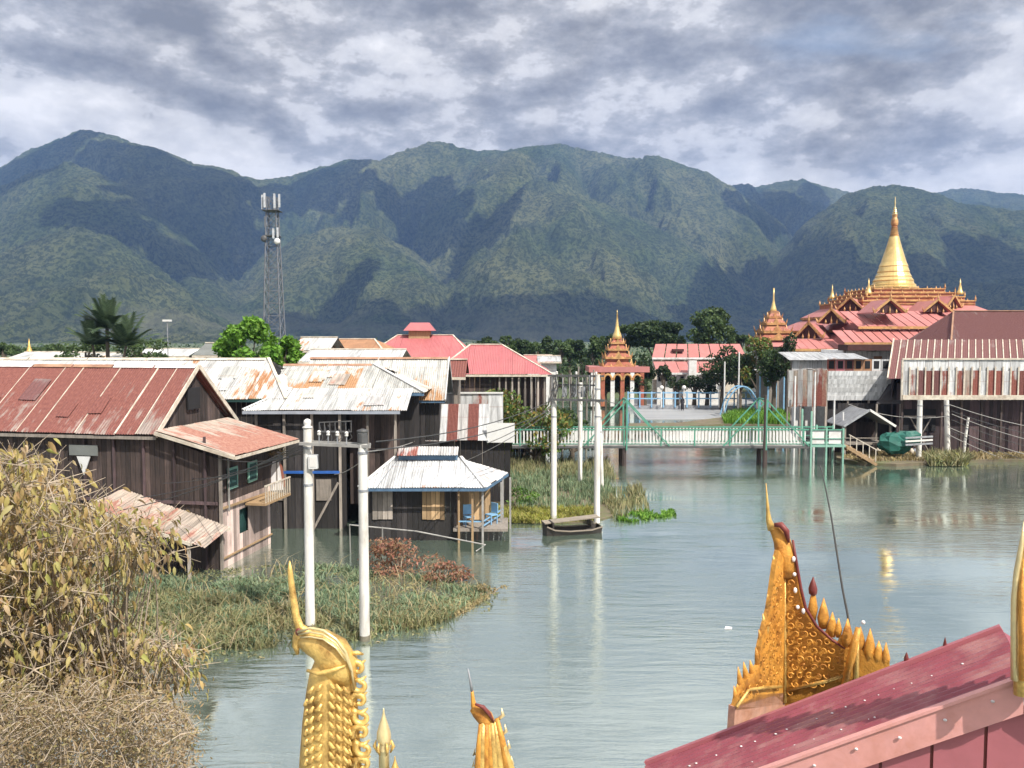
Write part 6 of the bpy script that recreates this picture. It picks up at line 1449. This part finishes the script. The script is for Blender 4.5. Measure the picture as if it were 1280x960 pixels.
# ================================================================== FOREGROUND: TREE WITH YELLOWING LEAVES
ft = thing('riverside_tree', (-8.6, 11.5, 0), 'big foreground tree with yellowing olive leaves at the left edge', 'tree')
poly = [(-90,572),(20,574),(50,590),(90,618),(120,640),(150,650),(190,664),(228,690),(205,704),(150,700),(120,708),(150,722),(110,745),(160,778),(205,796),(240,828),(228,860),(190,872),(150,860),(110,885),(60,905),(-90,930)]
def inpoly(x, y):
    ins = False; j = len(poly)-1
    for i in range(len(poly)):
        if (poly[i][1] > y) != (poly[j][1] > y) and x < (poly[j][0]-poly[i][0])*(y-poly[i][1])/(poly[j][1]-poly[i][1])+poly[i][0]: ins = not ins
        j = i
    return ins
cl = []
while len(cl) < 620:
    x, y = U(-90, 240), U(545, 930)
    if not inpoly(x, y): continue
    if x > 60 and R() < 0.25: continue
    cl.append(at(x, y, U(9.0, 13.5)) if x < 120 else at(x, y, U(9.5, 11.5)))
base = Vector((-8.6, 11.5, 0)); limbs = []
mb = MB(); mb.tube([(0,0,-0.5),(0.1,0,1.6),(0.0,0,3.0)], [0.22,0.18,0.14], 8)
for i in range(13):
    a = -0.9+i*0.24; L = U(3.2, 5.3); z0 = U(0.8, 2.9); el = U(0.15, 1.0)
    p0 = Vector((0,0,z0)); p1 = p0+Vector((cos(a)*L*0.5, -abs(sin(a))*0.6+U(-0.6,0.8), L*0.28*el)); p2 = p0+Vector((cos(a)*L, U(-1.2,1.4), L*0.75*el))
    while True:
        q_ = base+p2; px_e = 640+1005*q_.x/q_.y
        if px_e < 195: break
        p1 = p0+(p1-p0)*0.93; p2 = p0+(p2-p0)*0.93
    mb.tube([p0,p1,p2], [0.08,0.05,0.012], 6)
    for t_ in (0.3,0.5,0.7,0.85,1.0): limbs.append(base+p0.lerp(p1, t_*2) if t_ < 0.5 else base+p1.lerp(p2, t_*2-1))
mb.build('trunk', 'bark', ft)
mb = MB(); LC, LD = [], []
for c in cl:
    q = min(limbs, key=lambda l_: (l_-c).length+U(0, 0.4)); m_ = q.lerp(c, 0.5)+Vector((U(-.1,.1),U(-.1,.1),0.12))
    mb.tube([q-base, m_-base, c-base+Vector((0,0,0.05))], [0.020,0.013,0.006], 4, cap=False)
    for j in range(7): d = Vector((U(-1,1),U(-1,1),U(-0.7,0.9))).normalized()*U(0.25,0.6); mb.tube([c-base, c-base+d], [0.008,0.003], 3, cap=False)
    out_ = (c-base); 
    for j in range(23):
        d = Vector((U(-1,1),U(-1,1),U(-1,0.9)))*U(0.2,0.42); LC.append(c+d-base); LD.append((d.x*1.2+U(-.3,.3), d.y*1.2, -0.55+d.z))
mb.build('twigs', 'twig', ft, kind='stuff')
LC = np.array([tuple(v) for v in LC]); LD = np.array(LD); LD /= np.linalg.norm(LD, axis=1)[:, None]
def leafmesh():
    me = bpy.data.meshes.new('leaf'); L, w_ = 0.125, 0.022
    ts = [(0,0.0,0),(0.25,0.9,0.0),(0.55,1.0,-0.01),(0.8,0.6,-0.03),(1.0,0,-0.06)]
    vs = [(0,0,0)]; fs = []
    for t_, ww, z in ts[1:4]: vs += [(L*t_, -w_*ww, z+0.010), (L*t_, 0, z), (L*t_, w_*ww, z+0.010)]
    vs.append((L,0,-0.05)); fs = [(0,1,2),(0,2,3),(1,4,5,2),(2,5,6,3),(4,7,8,5),(5,8,9,6),(7,10,8),(8,10,9)]
    me.from_pydata(vs, [], fs); me.materials.append(MATS['leaf_autumn']); me.shade_smooth(); return me
lm = leafmesh(); lv = np.array([v.co[:] for v in lm.vertices]); lf = [tuple(p.vertices) for p in lm.polygons]
order = sorted(range(len(LC)), key=lambda i: LC[i][1]); vis = [i for i in order if LC[i][0]+base.x > -0.62*(LC[i][1]+11.5)]
pick = set(random.sample(vis[:1400], 290))
tri = []
for f in lf: tri += [f if len(f) == 4 else (f[0], f[1], f[2], f[2])]
VV, FF = [], []; k = 0
for i in range(len(LC)):
    d = Vector(LD[i]); rot = d.to_track_quat('X', 'Z').to_matrix() @ Matrix.Rotation(U(-1.2,1.2), 3, 'X'); s_ = U(0.45, 1.35)
    if i in pick:
        o = bpy.data.objects.new('leaf', lm); COL.objects.link(o); o.parent = ft; o.location = LC[i]; o.rotation_euler = rot.to_euler(); o.scale = (s_,)*3
    else:
        m3 = np.array(rot)*s_; VV.append(lv @ m3.T+LC[i]); FF += [tuple(j+k for j in f) for f in lf]; k += len(lv)
me = bpy.data.meshes.new('leaves'); me.from_pydata(np.concatenate(VV).tolist(), [], FF); me.materials.append(MATS['leaf_autumn']); me.shade_smooth()
o = bpy.data.objects.new('leaves', me); COL.objects.link(o); o.parent = ft; o['kind'] = 'stuff'
# dry brush in front of and below it, on the near bank
db = thing('dry_brush', (-4.4, 8.2, 0), 'tangled dry brown brush filling the lower left corner', 'brush')
B0 = db.location; mb = MB(); LCs = []; bp = [(-60,870),(20,850),(60,872),(110,846),(150,872),(185,862),(215,884),(238,900),(240,940),(228,1000),(-60,1000)]
def inb(x, y):
    r_ = False; j = len(bp)-1
    for i in range(len(bp)):
        if (bp[i][1] > y) != (bp[j][1] > y) and x < (bp[j][0]-bp[i][0])*(y-bp[i][1])/(bp[j][1]-bp[i][1])+bp[i][0]: r_ = not r_
        j = i
    return r_
k = 0
while k < 1500:
    x, y = U(-60, 240), U(846, 1000)
    if not inb(x, y): continue
    k += 1; p = at(x, y, U(7.2, 10.5))-B0; d = Vector((U(-0.3,0.3),U(-0.3,0.3),U(-0.05,0.25)))
    mb.tube([p-d*0.5, p+Vector((0,0,0.04)), p+d*0.6], [0.006,0.005,0.002], 3, cap=False)
    for j in range(13): LCs.append(tuple(p+d*U(-0.5,0.6)+Vector((U(-.11,.11),U(-.11,.11),U(-.08,.09)))))
for i in range(26):
    p = at(U(-40,225), U(900,990), U(7.4,9.0))-B0; mb.tube([Vector((p.x*0.5+U(-.4,.4), p.y*0.5, -0.3)), Vector((p.x*0.8, p.y*0.8, p.z*0.55)), p], [0.035,0.022,0.008], 5)
mb.build('twigs', 'twig', db, kind='stuff')
V, Fq = leaf_quads(np.array(LCs), 0.062*np.random.uniform(0.5,1.4,len(LCs)), 0.020); raw('dry_leaves', V, Fq, 'leaf_dry', db)['kind'] = 'stuff'
# long bent straw stalks over the water
for i, pp in enumerate((((178,825,14.5),(215,808,15.5),(245,797,16.5)),((60,835,12.5),(120,830,13),(185,822,14)))):
    mb = MB(); mb.tube([at(*p_) for p_ in pp], [0.035,0.03,0.012], 6); o = mb.build('dead_branch', 'reed_straw' if i == 0 else 'twig'); recenter(o); tag(o, ['pale dead branch lying over the weeds, right of the yellowing tree','thin bare branch poking right from the yellowing tree'][i], 'branch')

# ================================================================== FOREGROUND: GILDED ROOF ORNAMENTS
def px_local(o_, Y):  # pixel -> local coords of an ornament on a frontal plane at depth Y
    return lambda px, py, dy=0.0: at(px, py, Y+dy)-o_
# --- big gilded naga-tail ornament, lower left
YN = 6.0; nb = at(410, 1010, YN); nt_ = thing('gilded_finial', nb, 'large golden serpent-tail roof finial with hooded head, horn and feathered body', 'finial'); L_ = px_local(nb, YN)
s1 = YN/1005
mb = MB(); mb.tube([L_(404,1010),L_(407,950),L_(409,905),L_(412,870),L_(415,845),L_(417,828)], [34*s1,33.5*s1,32*s1,30.5*s1,29*s1,24*s1], 22, flat=0.62); mb.build('body', 'gold', nt_, smooth=True)
# hood: swept dome leaning left
mb = MB(); mb.tube([L_(428,852),L_(424,832),L_(414,815),L_(400,805),L_(386,803),L_(374,801)], [20*s1,25*s1,24*s1,20*s1,15*s1,7*s1], 20, flat=0.85); mb.build('hood', 'gold', nt_, smooth=True)
for k, off in enumerate((0, 5, 11)):
    mb = MB(); mb.tube([L_(372+off*0.3,790+off*0.6,-0.06),L_(388,785+off,-0.10),L_(404,788+off,-0.125),L_(420,799+off,-0.14),L_(432,815+off,-0.13),L_(439,835+off,-0.11),L_(443,862+off,-0.07)][: 7-k], 0.011-0.002*k, 6); mb.build('hood_ridge', 'pale_gold', nt_, smooth=True)
mb = MB(); mb.tube([L_(392,797),L_(381,790),L_(374,783),L_(370,770),L_(367,750),L_(364,728),L_(362.5,712),L_(362,701)], [9*s1,7.5*s1,6*s1,5*s1,4.6*s1,4.0*s1,3.2*s1,0.8*s1], 12, flat=0.8); mb.build('horn', 'gold', nt_, smooth=True)
mb = MB(); mb.tube([L_(378,786),L_(372,797),L_(370,808),L_(372,818)], [7*s1,6.5*s1,5*s1,2*s1], 10, flat=0.8); mb.build('beak', 'gold', nt_, smooth=True)
mb = MB(); mb.blob(L_(373,790,-0.035), (0.024,0.012,0.03), 10, 7); mb.build('eye', 'dark_red_paint', nt_, smooth=True)
mb = MB(); mb.tube([L_(384,838,-0.1),L_(398,842,-0.135),L_(415,838,-0.145),L_(432,832,-0.12)], [0.012,0.018,0.018,0.01], 8); mb.build('collar', 'gold', nt_, smooth=True)
for r_ in range(13):   # rows of feathers on the front
    y0 = 855+r_*12.5
    for cidx, (xa_, dirx) in enumerate(((384,-1),(392,-1),(402,-1),(411,1),(420,1),(429,1),(436,1))):
        if r_ == 0 and cidx in (0, 6): continue
        ang = dirx*(0.9 if cidx in (0, 6) else 0.55); yy0 = y0+abs(cidx-3)*3-3
        dz = -0.62*33*s1*sqrt(max(0.05, 1-((xa_-408)/35)**2))-0.012
        p0 = L_(xa_, yy0, dz+0.004); e_ = 0.45 if cidx in (0, 6) else 1.0; p1 = L_(xa_+dirx*4*e_, yy0+7, dz-0.002); p2 = L_(xa_+dirx*7*e_, yy0+9, dz+0.006); p3 = L_(xa_+dirx*9*e_, yy0+6, dz+0.016)
        mb = MB(); mb.tube([p0,p1,p2,p3], [0.008,0.017,0.015,0.004], 8, flat=0.45); mb.build('feather', 'gold', nt_, smooth=True)
def spiral(mb, c, r_, turns, rad, a0=0.0, cw=1, n=18, dy=0.0):
    pts = []; rads = []
    for i in range(n):
        t_ = i/(n-1); a = a0+cw*turns*2*pi*t_; q = r_*(1-0.8*t_); pts.append(Vector(c)+Vector((cos(a)*q, dy, sin(a)*q))); rads.append(rad*(1-0.45*t_))
    mb.tube(pts, rads, 8)
for i in range(9):     # scrolled crest down the right side
    y0 = 828+i*20; mb = MB(); c = L_(447+i*1.2+(2 if i % 2 else -1), y0+8, -0.02)
    spiral(mb, c, 12.5*s1, 0.95, 0.029, a0=2.2 if i % 2 else -2.6, cw=1 if i % 2 else -1); mb.build('scroll', 'gold', nt_, smooth=True)
    mb = MB(); mb.tube([L_(438,y0),L_(450+i,y0+3,-0.02),L_(457+i,y0-3,0)], [0.014,0.022,0.006], 8); mb.build('scroll_leaf', 'gold', nt_, smooth=True)
mb = MB(); mb.tube([L_(438,822,0.02),L_(441,870,0.02),L_(444,930,0.02),L_(448,1000,0.02)], [0.03,0.035,0.04,0.045], 10, flat=0.6); mb.tube([L_(433,817,0),L_(447,816,-0.02),L_(454,818,0)], [0.014,0.018,0.008], 8); mb.build('crest_spine', 'gold', nt_, smooth=True)
def bud(px, pyt, pyb, Y, rad, mat, label):
    b_ = at(px, pyb, Y); h_ = at(px, pyt, Y).z-b_.z; o = thing('lotus_bud_finial', b_, label, 'finial')
    k = h_; mb = MB(); mb.lathe([(rad*0.75,-k*0.8),(rad*0.7,0),(rad*0.95,0.06*k),(rad*0.6,0.12*k),(rad*0.8,0.18*k),(rad*1.0,0.30*k),(rad*0.95,0.42*k),(rad*0.6,0.62*k),(rad*0.25,0.80*k),(rad*0.10,0.92*k),(rad*0.12,0.94*k),(0.002,k)], n=16); mb.build('bud', mat, o, smooth=True)
    mb = MB()
    for i in range(6):
        a = i*pi/3; mb.tube([(rad*0.9*cos(a),rad*0.9*sin(a),-0.05*k),(rad*1.3*cos(a),rad*1.3*sin(a),0.1*k),(rad*1.05*cos(a),rad*1.05*sin(a),0.25*k)], [0.006,0.014,0.003], 6)
    mb.build('petals', 'gold', o, smooth=True); return o
bud(480, 885, 938, 5.6, 0.052, 'pale_gold', 'silvery-gold lotus bud finial just right of the large serpent tail')
bud(494, 945, 985, 5.6, 0.045, 'gold', 'small dark gold bud tip lowest beside the silvery one')
# --- second smaller finial
Y2 = 8.0; n2b = at(620, 1010, Y2); n2 = thing('gilded_finial', n2b, 'smaller copper-gold finial with bent rod and draped body at bottom centre', 'finial'); L2_ = px_local(n2b, Y2); s2 = Y2/1005
mb = MB(); mb.tube([L2_(585,836),L2_(588,852),L2_(590,864)], [0.006,0.012,0.016], 8); mb.build('tip', 'steel_grey', n2, smooth=True)
mb = MB(); mb.tube([L2_(590,863),L2_(591,873),L2_(592,882),L2_(597,892)], [0.015,0.02,0.03,0.045], 8); mb.build('horn', 'orange_gold', n2, smooth=True)
mb = MB(); mb.tube([L2_(591,884),L2_(598,889),L2_(606,897),L2_(612,908),L2_(614,925)], [6*s2,10*s2,11*s2,9*s2,8*s2], 14, flat=0.7); mb.build('hood', 'orange_gold', n2, smooth=True)
mb = MB(); mb.tube([L2_(594,880,-0.08),L2_(604,884,-0.08),L2_(612,893,-0.07),L2_(617,903,-0.05)], [0.012,0.022,0.02,0.008], 8); mb.build('hood_ridge', 'dark_red_paint', n2, smooth=True)
for i, (xt, yt, xb, c_) in enumerate(((601,905,596,'orange_gold'),(604,903,602,'gold'),(608,903,608,'orange_gold'),(611,905,615,'orange_gold'),(615,903,622,'gold'),(618,902,630,'gold'),(621,898,641,'orange_gold'),(619,905,651,'gold'))):
    mb = MB(); mb.tube([L2_(xt,yt,-0.04),L2_((xt*2+xb)/3,yt+28,-0.07),L2_((xt+2*xb)/3,yt+62,-0.07),L2_(xb,1010,-0.05)], [0.022,0.034,0.042,0.05], 8, flat=0.6); mb.build('drape', c_, n2, smooth=True)
mb = MB(); mb.tube([L2_(611,905,0.05),L2_(616,950,0.05),L2_(622,1010,0.05)], [9*s2,17*s2,26*s2], 12, flat=0.5); mb.build('body', 'orange_gold', n2, smooth=True)
mb = MB()
for i in range(4): mb.tube([L2_(597,940+i*14),L2_(592-i,944+i*14),L2_(594-i,935+i*14)], [0.012,0.014,0.003], 6)
for i in range(4): mb.tube([L2_(622+i*3,900+i*20),L2_(629+i*4,894+i*20),L2_(627+i*4,885+i*20)], [0.02,0.02,0.003], 6)
mb.build('barbs', 'pale_gold', n2, smooth=True)

# --- pink sheet roof, lower right
YK = 5.5; apN = at(1283, 847, YK); rk = Vector((-2.33, 1.0, -1.53)).normalized(); rd = Vector((0.43, 1.0, 0)).normalized()
# far rake depth from the apex seen at (1268, 790) along the ridge
tt = min((abs((lambda P_: (P_.z-H)/P_.y-(ray(1266,790).z/ray(1266,790).y))(apN+rd*(k*0.01))), k*0.01) for k in range(1, 400))[1]
RW = tt; rLn = 3.4
pr = thing('pink_roof', apN+rk*rLn, 'deep pink corrugated metal roof with salmon bargeboard in the lower right corner', 'roof')
nrm = rk.cross(rd).normalized(); nrm = nrm if nrm.z > 0 else -nrm
inv = wm(pr).inverted()
NS = 4
for i in range(NS):
    vs = []; a0, a1 = RW*i/NS-(0.01 if i else 0), RW*(i+1)/NS; fo = 3
    for k in range(4*fo+1):
        t_ = a0+(a1-a0)*k/(4*fo); hz_ = 0.020*(0 if k % 4 in (0, 1) else 1)+0.006*(i % 2)
        vs += [inv @ (apN+rd*t_+rk*rLn+nrm*hz_), inv @ (apN+rd*t_-rk*0.0+nrm*hz_)]
    fs = [(2*k,2*k+1,2*k+3,2*k+2) for k in range(4*fo)]; mb = MB(); mb.mesh(vs, fs); mb.build('roof_sheet', 'magenta_roof', pr)
far_cap = MB(); far_cap.bar(apN+rd*(RW+0.02)+nrm*0.03, apN+rd*(RW+0.02)+rk*rLn+nrm*0.03, 0.05, 0.05); far_cap.build('far_rake_cap', 'rose_board', pr, world=True)
screw = MB(); screw.blob((0,0,0), (0.016,0.016,0.008), 8, 5); sm = None
for row in (0.22, 0.62):
    for j in range(22):
        p = apN+rd*(RW*row+U(-0.012,0.012))+rk*(0.35+j*0.14+U(-0.05,0.05))+nrm*0.014
        if sm is None: o = screw.build('screw', 'white_spot', pr, smooth=True); sm = o.data
        else: o = bpy.data.objects.new('screw', sm); COL.objects.link(o); o.parent = pr
        o.location = inv @ p; k = U(0.35, 0.75); o.scale = (k*1.4, k*0.8, k)
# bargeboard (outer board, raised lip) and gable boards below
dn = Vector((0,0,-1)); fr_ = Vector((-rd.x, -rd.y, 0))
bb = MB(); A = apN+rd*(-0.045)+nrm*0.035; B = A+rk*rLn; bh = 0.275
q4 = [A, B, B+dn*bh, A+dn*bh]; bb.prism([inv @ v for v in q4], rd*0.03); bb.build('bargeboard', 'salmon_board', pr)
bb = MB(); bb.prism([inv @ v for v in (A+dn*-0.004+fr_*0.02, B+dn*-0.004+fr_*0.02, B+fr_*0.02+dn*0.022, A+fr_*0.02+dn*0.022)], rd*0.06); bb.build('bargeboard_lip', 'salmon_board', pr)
for j in range(9):
    o = bpy.data.objects.new('screw', sm); COL.objects.link(o); o.parent = pr; o.location = inv @ (A+rk*(0.22+j*0.34)+dn*(0.10+0.015*(j%3))+fr_*0.012); o.rotation_euler = (pi/2,0,-0.4); o.scale = (0.9,0.7,0.8)
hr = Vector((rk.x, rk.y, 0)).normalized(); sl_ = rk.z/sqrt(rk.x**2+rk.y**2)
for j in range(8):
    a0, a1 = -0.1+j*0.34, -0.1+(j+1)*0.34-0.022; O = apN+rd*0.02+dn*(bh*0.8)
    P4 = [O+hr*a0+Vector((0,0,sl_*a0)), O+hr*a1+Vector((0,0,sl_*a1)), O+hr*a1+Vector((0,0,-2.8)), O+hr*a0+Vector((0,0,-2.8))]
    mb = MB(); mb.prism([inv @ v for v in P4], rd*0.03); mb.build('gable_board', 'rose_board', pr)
    mb = MB(); xm = a1+0.011; mb.prism([inv @ v for v in (O+rd*0.022+hr*(xm-0.014)+Vector((0,0,sl_*xm)), O+rd*0.022+hr*(xm+0.014)+Vector((0,0,sl_*xm)), O+rd*0.022+hr*(xm+0.014)+Vector((0,0,-2.8)), O+rd*0.022+hr*(xm-0.014)+Vector((0,0,-2.8)))], rd*0.02); mb.build('board_gap', 'dark_red_paint', pr)
mb = MB(); mb.prism([inv @ v for v in (apN+rd*0.08+dn*0.1, apN+rd*0.08+dn*0.1+rk*rLn, apN+rd*0.08+rk*rLn+dn*1.5, apN+rd*0.08+dn*3.0)], rd*(RW-0.1)); mb.build('gable_core', 'dark_wood', pr)
# ridge pieces to the right of the apex so the roof closes
rk2 = Vector((2.33, -1.0, -1.53)).normalized()
mb = MB(); mb.prism([inv @ v for v in (apN, apN+rd*RW, apN+rd*RW+rk2*2.4, apN+rk2*2.4)], Vector((0,0,-0.02))); mb.build('back_slope', 'magenta_roof', pr)
bb = MB(); A2 = apN+rd*(-0.045)+Vector((0,0,0.03)); bb.prism([inv @ v for v in (A2, A2+rk2*2.4, A2+rk2*2.4+dn*bh, A2+dn*bh)], rd*0.03); bb.build('back_bargeboard', 'rose_board', pr)
# little dark spikes on the far rake
for i, (px, py, py2) in enumerate(((1181,796,812),(1133,815,824))):
    q = on_plane(px, py2, apN+rd*(RW+0.04), Vector((rk.x,rk.y,0)).normalized()); o = thing('ridge_spike', q, ['thin dark spike on the far edge of the pink roof','low dark nub on the far edge of the pink roof, nearer the golden crest'][i], 'spike')
    hgt_ = (py2-py)*q.y/1005; mb = MB(); mb.lathe([(0.022,-0.03),(0.02,0.01),(0.012,hgt_*0.6),(0.002,hgt_)], n=8); mb.build('spike', 'dark_red_paint', o)
# --- tall gilded flame finial at the apex
Yq = YK-0.12; fb = at(1281, 860, Yq); f3 = thing('gilded_finial', fb, 'tall golden flame finial at the gable apex, cut by the right edge', 'finial'); L3_ = px_local(fb, Yq); s3 = Yq/1005
mb = MB(); mb.tube([L3_(1284,868),L3_(1284,830),L3_(1282,790),L3_(1280,740),L3_(1283,705),L3_(1290,680),L3_(1296,640),L3_(1310,590),L3_(1318,540)], [17*s3,17*s3,15*s3,14*s3,13*s3,13*s3,14*s3,12*s3,2*s3], 14, flat=0.6); mb.build('body', 'gold', f3, smooth=True)
mb = MB(); mb.tube([L3_(1268,850,-0.03),L3_(1268,800,-0.03),L3_(1268,750,-0.03),L3_(1271,715,-0.03),L3_(1277,680,-0.03),L3_(1280,652,-0.03)], [0.022,0.022,0.02,0.018,0.014,0.003], 10, flat=1.2); mb.build('edge_rib', 'pale_gold', f3, smooth=True)
mb = MB(); mb.tube([L3_(1279,850,-0.09),L3_(1278,790,-0.085),L3_(1277,740,-0.07),L3_(1280,700,-0.05)], [0.026,0.022,0.018,0.004], 10); mb.build('inner_rib', 'orange_gold', f3, smooth=True)
for i in range(12):
    mb = MB(); y = 850-i*24; mb.tube([L3_(1292+i,y,-0.04),L3_(1312+i,y-10,-0.02),L3_(1330+i,y-34,0)], [0.06,0.06,0.006], 8); mb.build('flame', 'orange_gold', f3, smooth=True)

# --- gilded corner crest ("sail") behind the pink roof
cc = at(981, 872, 8.0); dR = Vector((0.93, -0.36, 0)).normalized(); dL = Vector((-0.72, -0.69, 0)).normalized()
gs = thing('gilded_crest', cc, 'carved golden corner crest with hooked peak and rows of flame leaves behind the pink roof', 'crest')
def pr_(px, py, off=0.0): return on_plane(px, py, cc+Vector((-dR.y, dR.x, 0))*(-off), dR)
def pl_(px, py, off=0.0): return on_plane(px, py, cc+Vector((-dL.y, dL.x, 0))*off, dL)
def slab(fn, poly, th, mat, name, dr, sgn):
    mb = MB(); mb.prism([fn(x, y) for x, y in poly], Vector((-dr.y, dr.x, 0))*(th*sgn)); return mb.build(name, mat, gs, world=True)
slab(pr_, [(981,880),(981,700),(983,690),(992,685),(996,700),(1000,730),(1004,752),(1012,770),(1024,786),(1040,799),(1056,809),(1075,812),(1095,818),(1112,826),(1112,848),(1060,875)], 0.05, 'orange_gold', 'right_wing', dR, 1)
slab(pl_, [(981,866),(981,700),(974,688),(970,706),(966,735),(962,762),(956,785),(951,808),(949,832),(940,846),(929,852),(923,868),(919,888),(981,880)], 0.05, 'orange_gold', 'left_wing', dL, -1)
slab(pl_, [(981,905),(981,866),(950,868),(919,884),(917,915)], 0.07, 'pink_base', 'left_base', dL, -1)
slab(pr_, [(981,905),(981,866),(1060,850),(1112,836),(1112,860),(1060,885)], 0.07, 'orange_gold', 'right_base', dR, 1)
# peak: hooked head + needle
mb = MB(); mb.tube([pr_(984,720),pr_(982,695),pr_(977,675),pr_(970,664),pr_(963,656)], [0.10,0.105,0.085,0.06,0.03], 12, flat=0.7); mb.build('peak_head', 'orange_gold', gs, world=True, smooth=True)
mb = MB(); mb.tube([pr_(965,662),pr_(961,650),pr_(960,640),pr_(959,625),pr_(957.5,604)], [0.045,0.03,0.02,0.012,0.004], 8); mb.build('needle', 'gold', gs, world=True, smooth=True)
mb = MB(); mb.tube([pr_(968,656,0.05),pr_(976,656,0.06),pr_(983,664,0.06),pr_(986,678,0.05)], [0.02,0.035,0.032,0.012], 8); mb.build('head_crest', 'dark_red_paint', gs, world=True, smooth=True)
mb = MB(); mb.tube([pr_(991,675,0.02),pr_(995,700,0.03),pr_(1001,735,0.03),pr_(1007,760,0.03),pr_(1021,783,0.03),pr_(1040,800,0.03),pr_(1056,811,0.03)], [0.012,0.015,0.016,0.016,0.015,0.013,0.009], 8); mb.build('edge_moulding', 'dark_red_paint', gs, world=True, smooth=True)
mb = MB(); mb.tube([pr_(981,878,0.02),pr_(981,800,0.02),pr_(981,700,0.02)], [0.02,0.018,0.012], 8); mb.build('corner_rib', 'gold', gs, world=True, smooth=True)
for i, (x, y) in enumerate(((992,699),(993,718),(994,738),(997,759),(1004,764))):
    mb = MB(); mb.blob(pr_(x, y, 0.05), (0.020,0.014,0.022 if i % 2 else 0.030), 8, 6); mb.build('pearl', 'white_spot', gs, world=True, smooth=True)
def inp(poly, x, y):
    ins = False; j = len(poly)-1
    for i in range(len(poly)):
        if (poly[i][1] > y) != (poly[j][1] > y) and x < (poly[j][0]-poly[i][0])*(y-poly[i][1])/(poly[j][1]-poly[i][1])+poly[i][0]: ins = not ins
        j = i
    return ins
# carved relief: curls over both wings
PR = [(984,868),(984,720),(992,720),(998,752),(1008,772),(1024,790),(1045,806),(1060,815),(1058,845),(1020,862)]
PL = [(978,862),(978,712),(972,712),(966,760),(958,800),(953,830),(945,850),(928,862),(925,872)]
for fn, P_, nn, dd, step in ((pr_, PR, 1, dR, 11.5), (pl_, PL, -1, dL, 8.5)):
    y = 718
    while y < 870:
        x = 925+((y//step) % 2)*step*0.5
        while x < 1066:
            if inp(P_, x, y):
                c = fn(x, y, 0.035); mb = MB(); q = step*0.42*c.y/1005; a0 = U(0, 6); pts = []; rr = []
                for k in range(8): t_ = k/7; a = a0+t_*5.2; rad = q*(1-0.62*t_); pts.append(c+dd*(cos(a)*rad)+Vector((0,0,sin(a)*rad))); rr.append(q*0.26*(1-0.4*t_))
                mb.tube(pts, rr, 5); mb.build('curl', 'orange_gold', gs, world=True, smooth=True)
            x += step
        y += step*0.92
# flame leaves along the edges
def fleaf(fn, px, py, h_, w_, mat, lean=0.0, off=-0.02):
    c = fn(px, py, off); k = c.y/1005; mb = MB()
    mb.tube([c-Vector((0,0,h_*0.25*k)), c+Vector((0,0,h_*0.2*k)), c+Vector((lean*0.5*k,0,h_*0.55*k)), c+Vector((lean*k,0,h_*k))], [w_*0.6*k, w_*k, w_*0.62*k, 0.003], 8, flat=0.5)
    o = mb.build('flame_leaf', mat, gs, world=True, smooth=True); return o
for (x, y, h_, w_) in ((1016,768,38,6.5),(1029,778,32,8),(1040,790,26,7),(1048,792,20,5),(1059,802,30,8),(1075,808,26,7),(1087,818,34,8),(1098,824,24,7),(1107,828,26,6),(1066,815,18,6),(1051,806,14,5),(1035,795,14,5)): fleaf(pr_, x, y, h_, w_, 'orange_gold')
c = pr_(1016,742,-0.02); mb = MB(); mb.lathe([(0.004,0.17),(0.03,0.10),(0.045,0.05),(0.04,0.0),(0.015,-0.02)], tuple(c), 10); mb.build('leaf_tip', 'dark_red_paint', gs, world=True, smooth=True)
for (x, y, h_, w_) in ((970,712,18,4),(967,738,18,4),(963,762,20,4),(957,790,24,5),(952,806,20,4.5),(948,830,22,5),(941,846,22,5),(933,852,26,5),(926,862,30,5),(921,880,24,5),(925,872,18,6),(937,862,18,5)): fleaf(pl_, x, y, h_, w_, 'orange_gold' if y > 800 else 'gold', lean=-4)
mb = MB(); mb.tube([pr_(1070,850,0.09),pr_(1070,800,0.09)], 0.030, 10); mb.build('stub_post', 'gold', gs, world=True, smooth=True)
mb = MB(); mb.tube([pr_(1055,858,0.11),pr_(1066,815,0.11),pr_(1073,785,0.11)], [0.03,0.04,0.028], 8); mb.build('leaning_arm', 'orange_gold', gs, world=True, smooth=True)
mb = MB(); mb.blob(pr_(1079,778,0.10), (0.02,0.02,0.02), 10, 7); mb.build('knob', 'white_spot', gs, world=True, smooth=True)
mb = MB(); mb.tube([pl_(977,858,0.03),pl_(950,860,0.03),pl_(936,862,0.03),pl_(921,884,0.03)], 0.016, 6); mb.tube([pr_(984,862,0.03),pr_(1030,852,0.03),pr_(1058,843,0.03)], 0.02, 6); mb.build('band_moulding', 'gold', gs, world=True, smooth=True)
# whip antenna / lightning wire
o = thing('lightning_rod', pr_(1062, 775, -0.05), 'long thin dark rod curving up from the golden crest over the water', 'rod')
mb = MB(); mb.tube([pr_(1063,790,-0.05),pr_(1059,765,-0.05),pr_(1053,735,-0.05),pr_(1046,690,-0.05),pr_(1039,645,-0.05),pr_(1031,605,-0.05),pr_(1025,582,-0.05)], [0.013,0.012,0.011,0.010,0.009,0.007,0.005], 6); mb.build('rod', 'steel_dark', o, world=True)
# floating scrap
q = gnd(910, 786); o = thing('floating_scrap', q, 'tiny white scrap floating on the open water', 'scrap')
mb = MB(); mb.mesh([(-0.12,-0.05,0.01),(0.10,-0.07,0.02),(0.14,0.05,0.04),(-0.05,0.09,0.05),(-0.10,-0.03,-0.03),(0.09,-0.05,-0.03),(0.12,0.04,-0.03),(-0.04,0.07,-0.03)], [(0,1,2,3),(7,6,5,4),(0,4,5,1),(1,5,6,2),(2,6,7,3),(3,7,4,0)]); mb.build('scrap_piece', 'white_cloth', o)
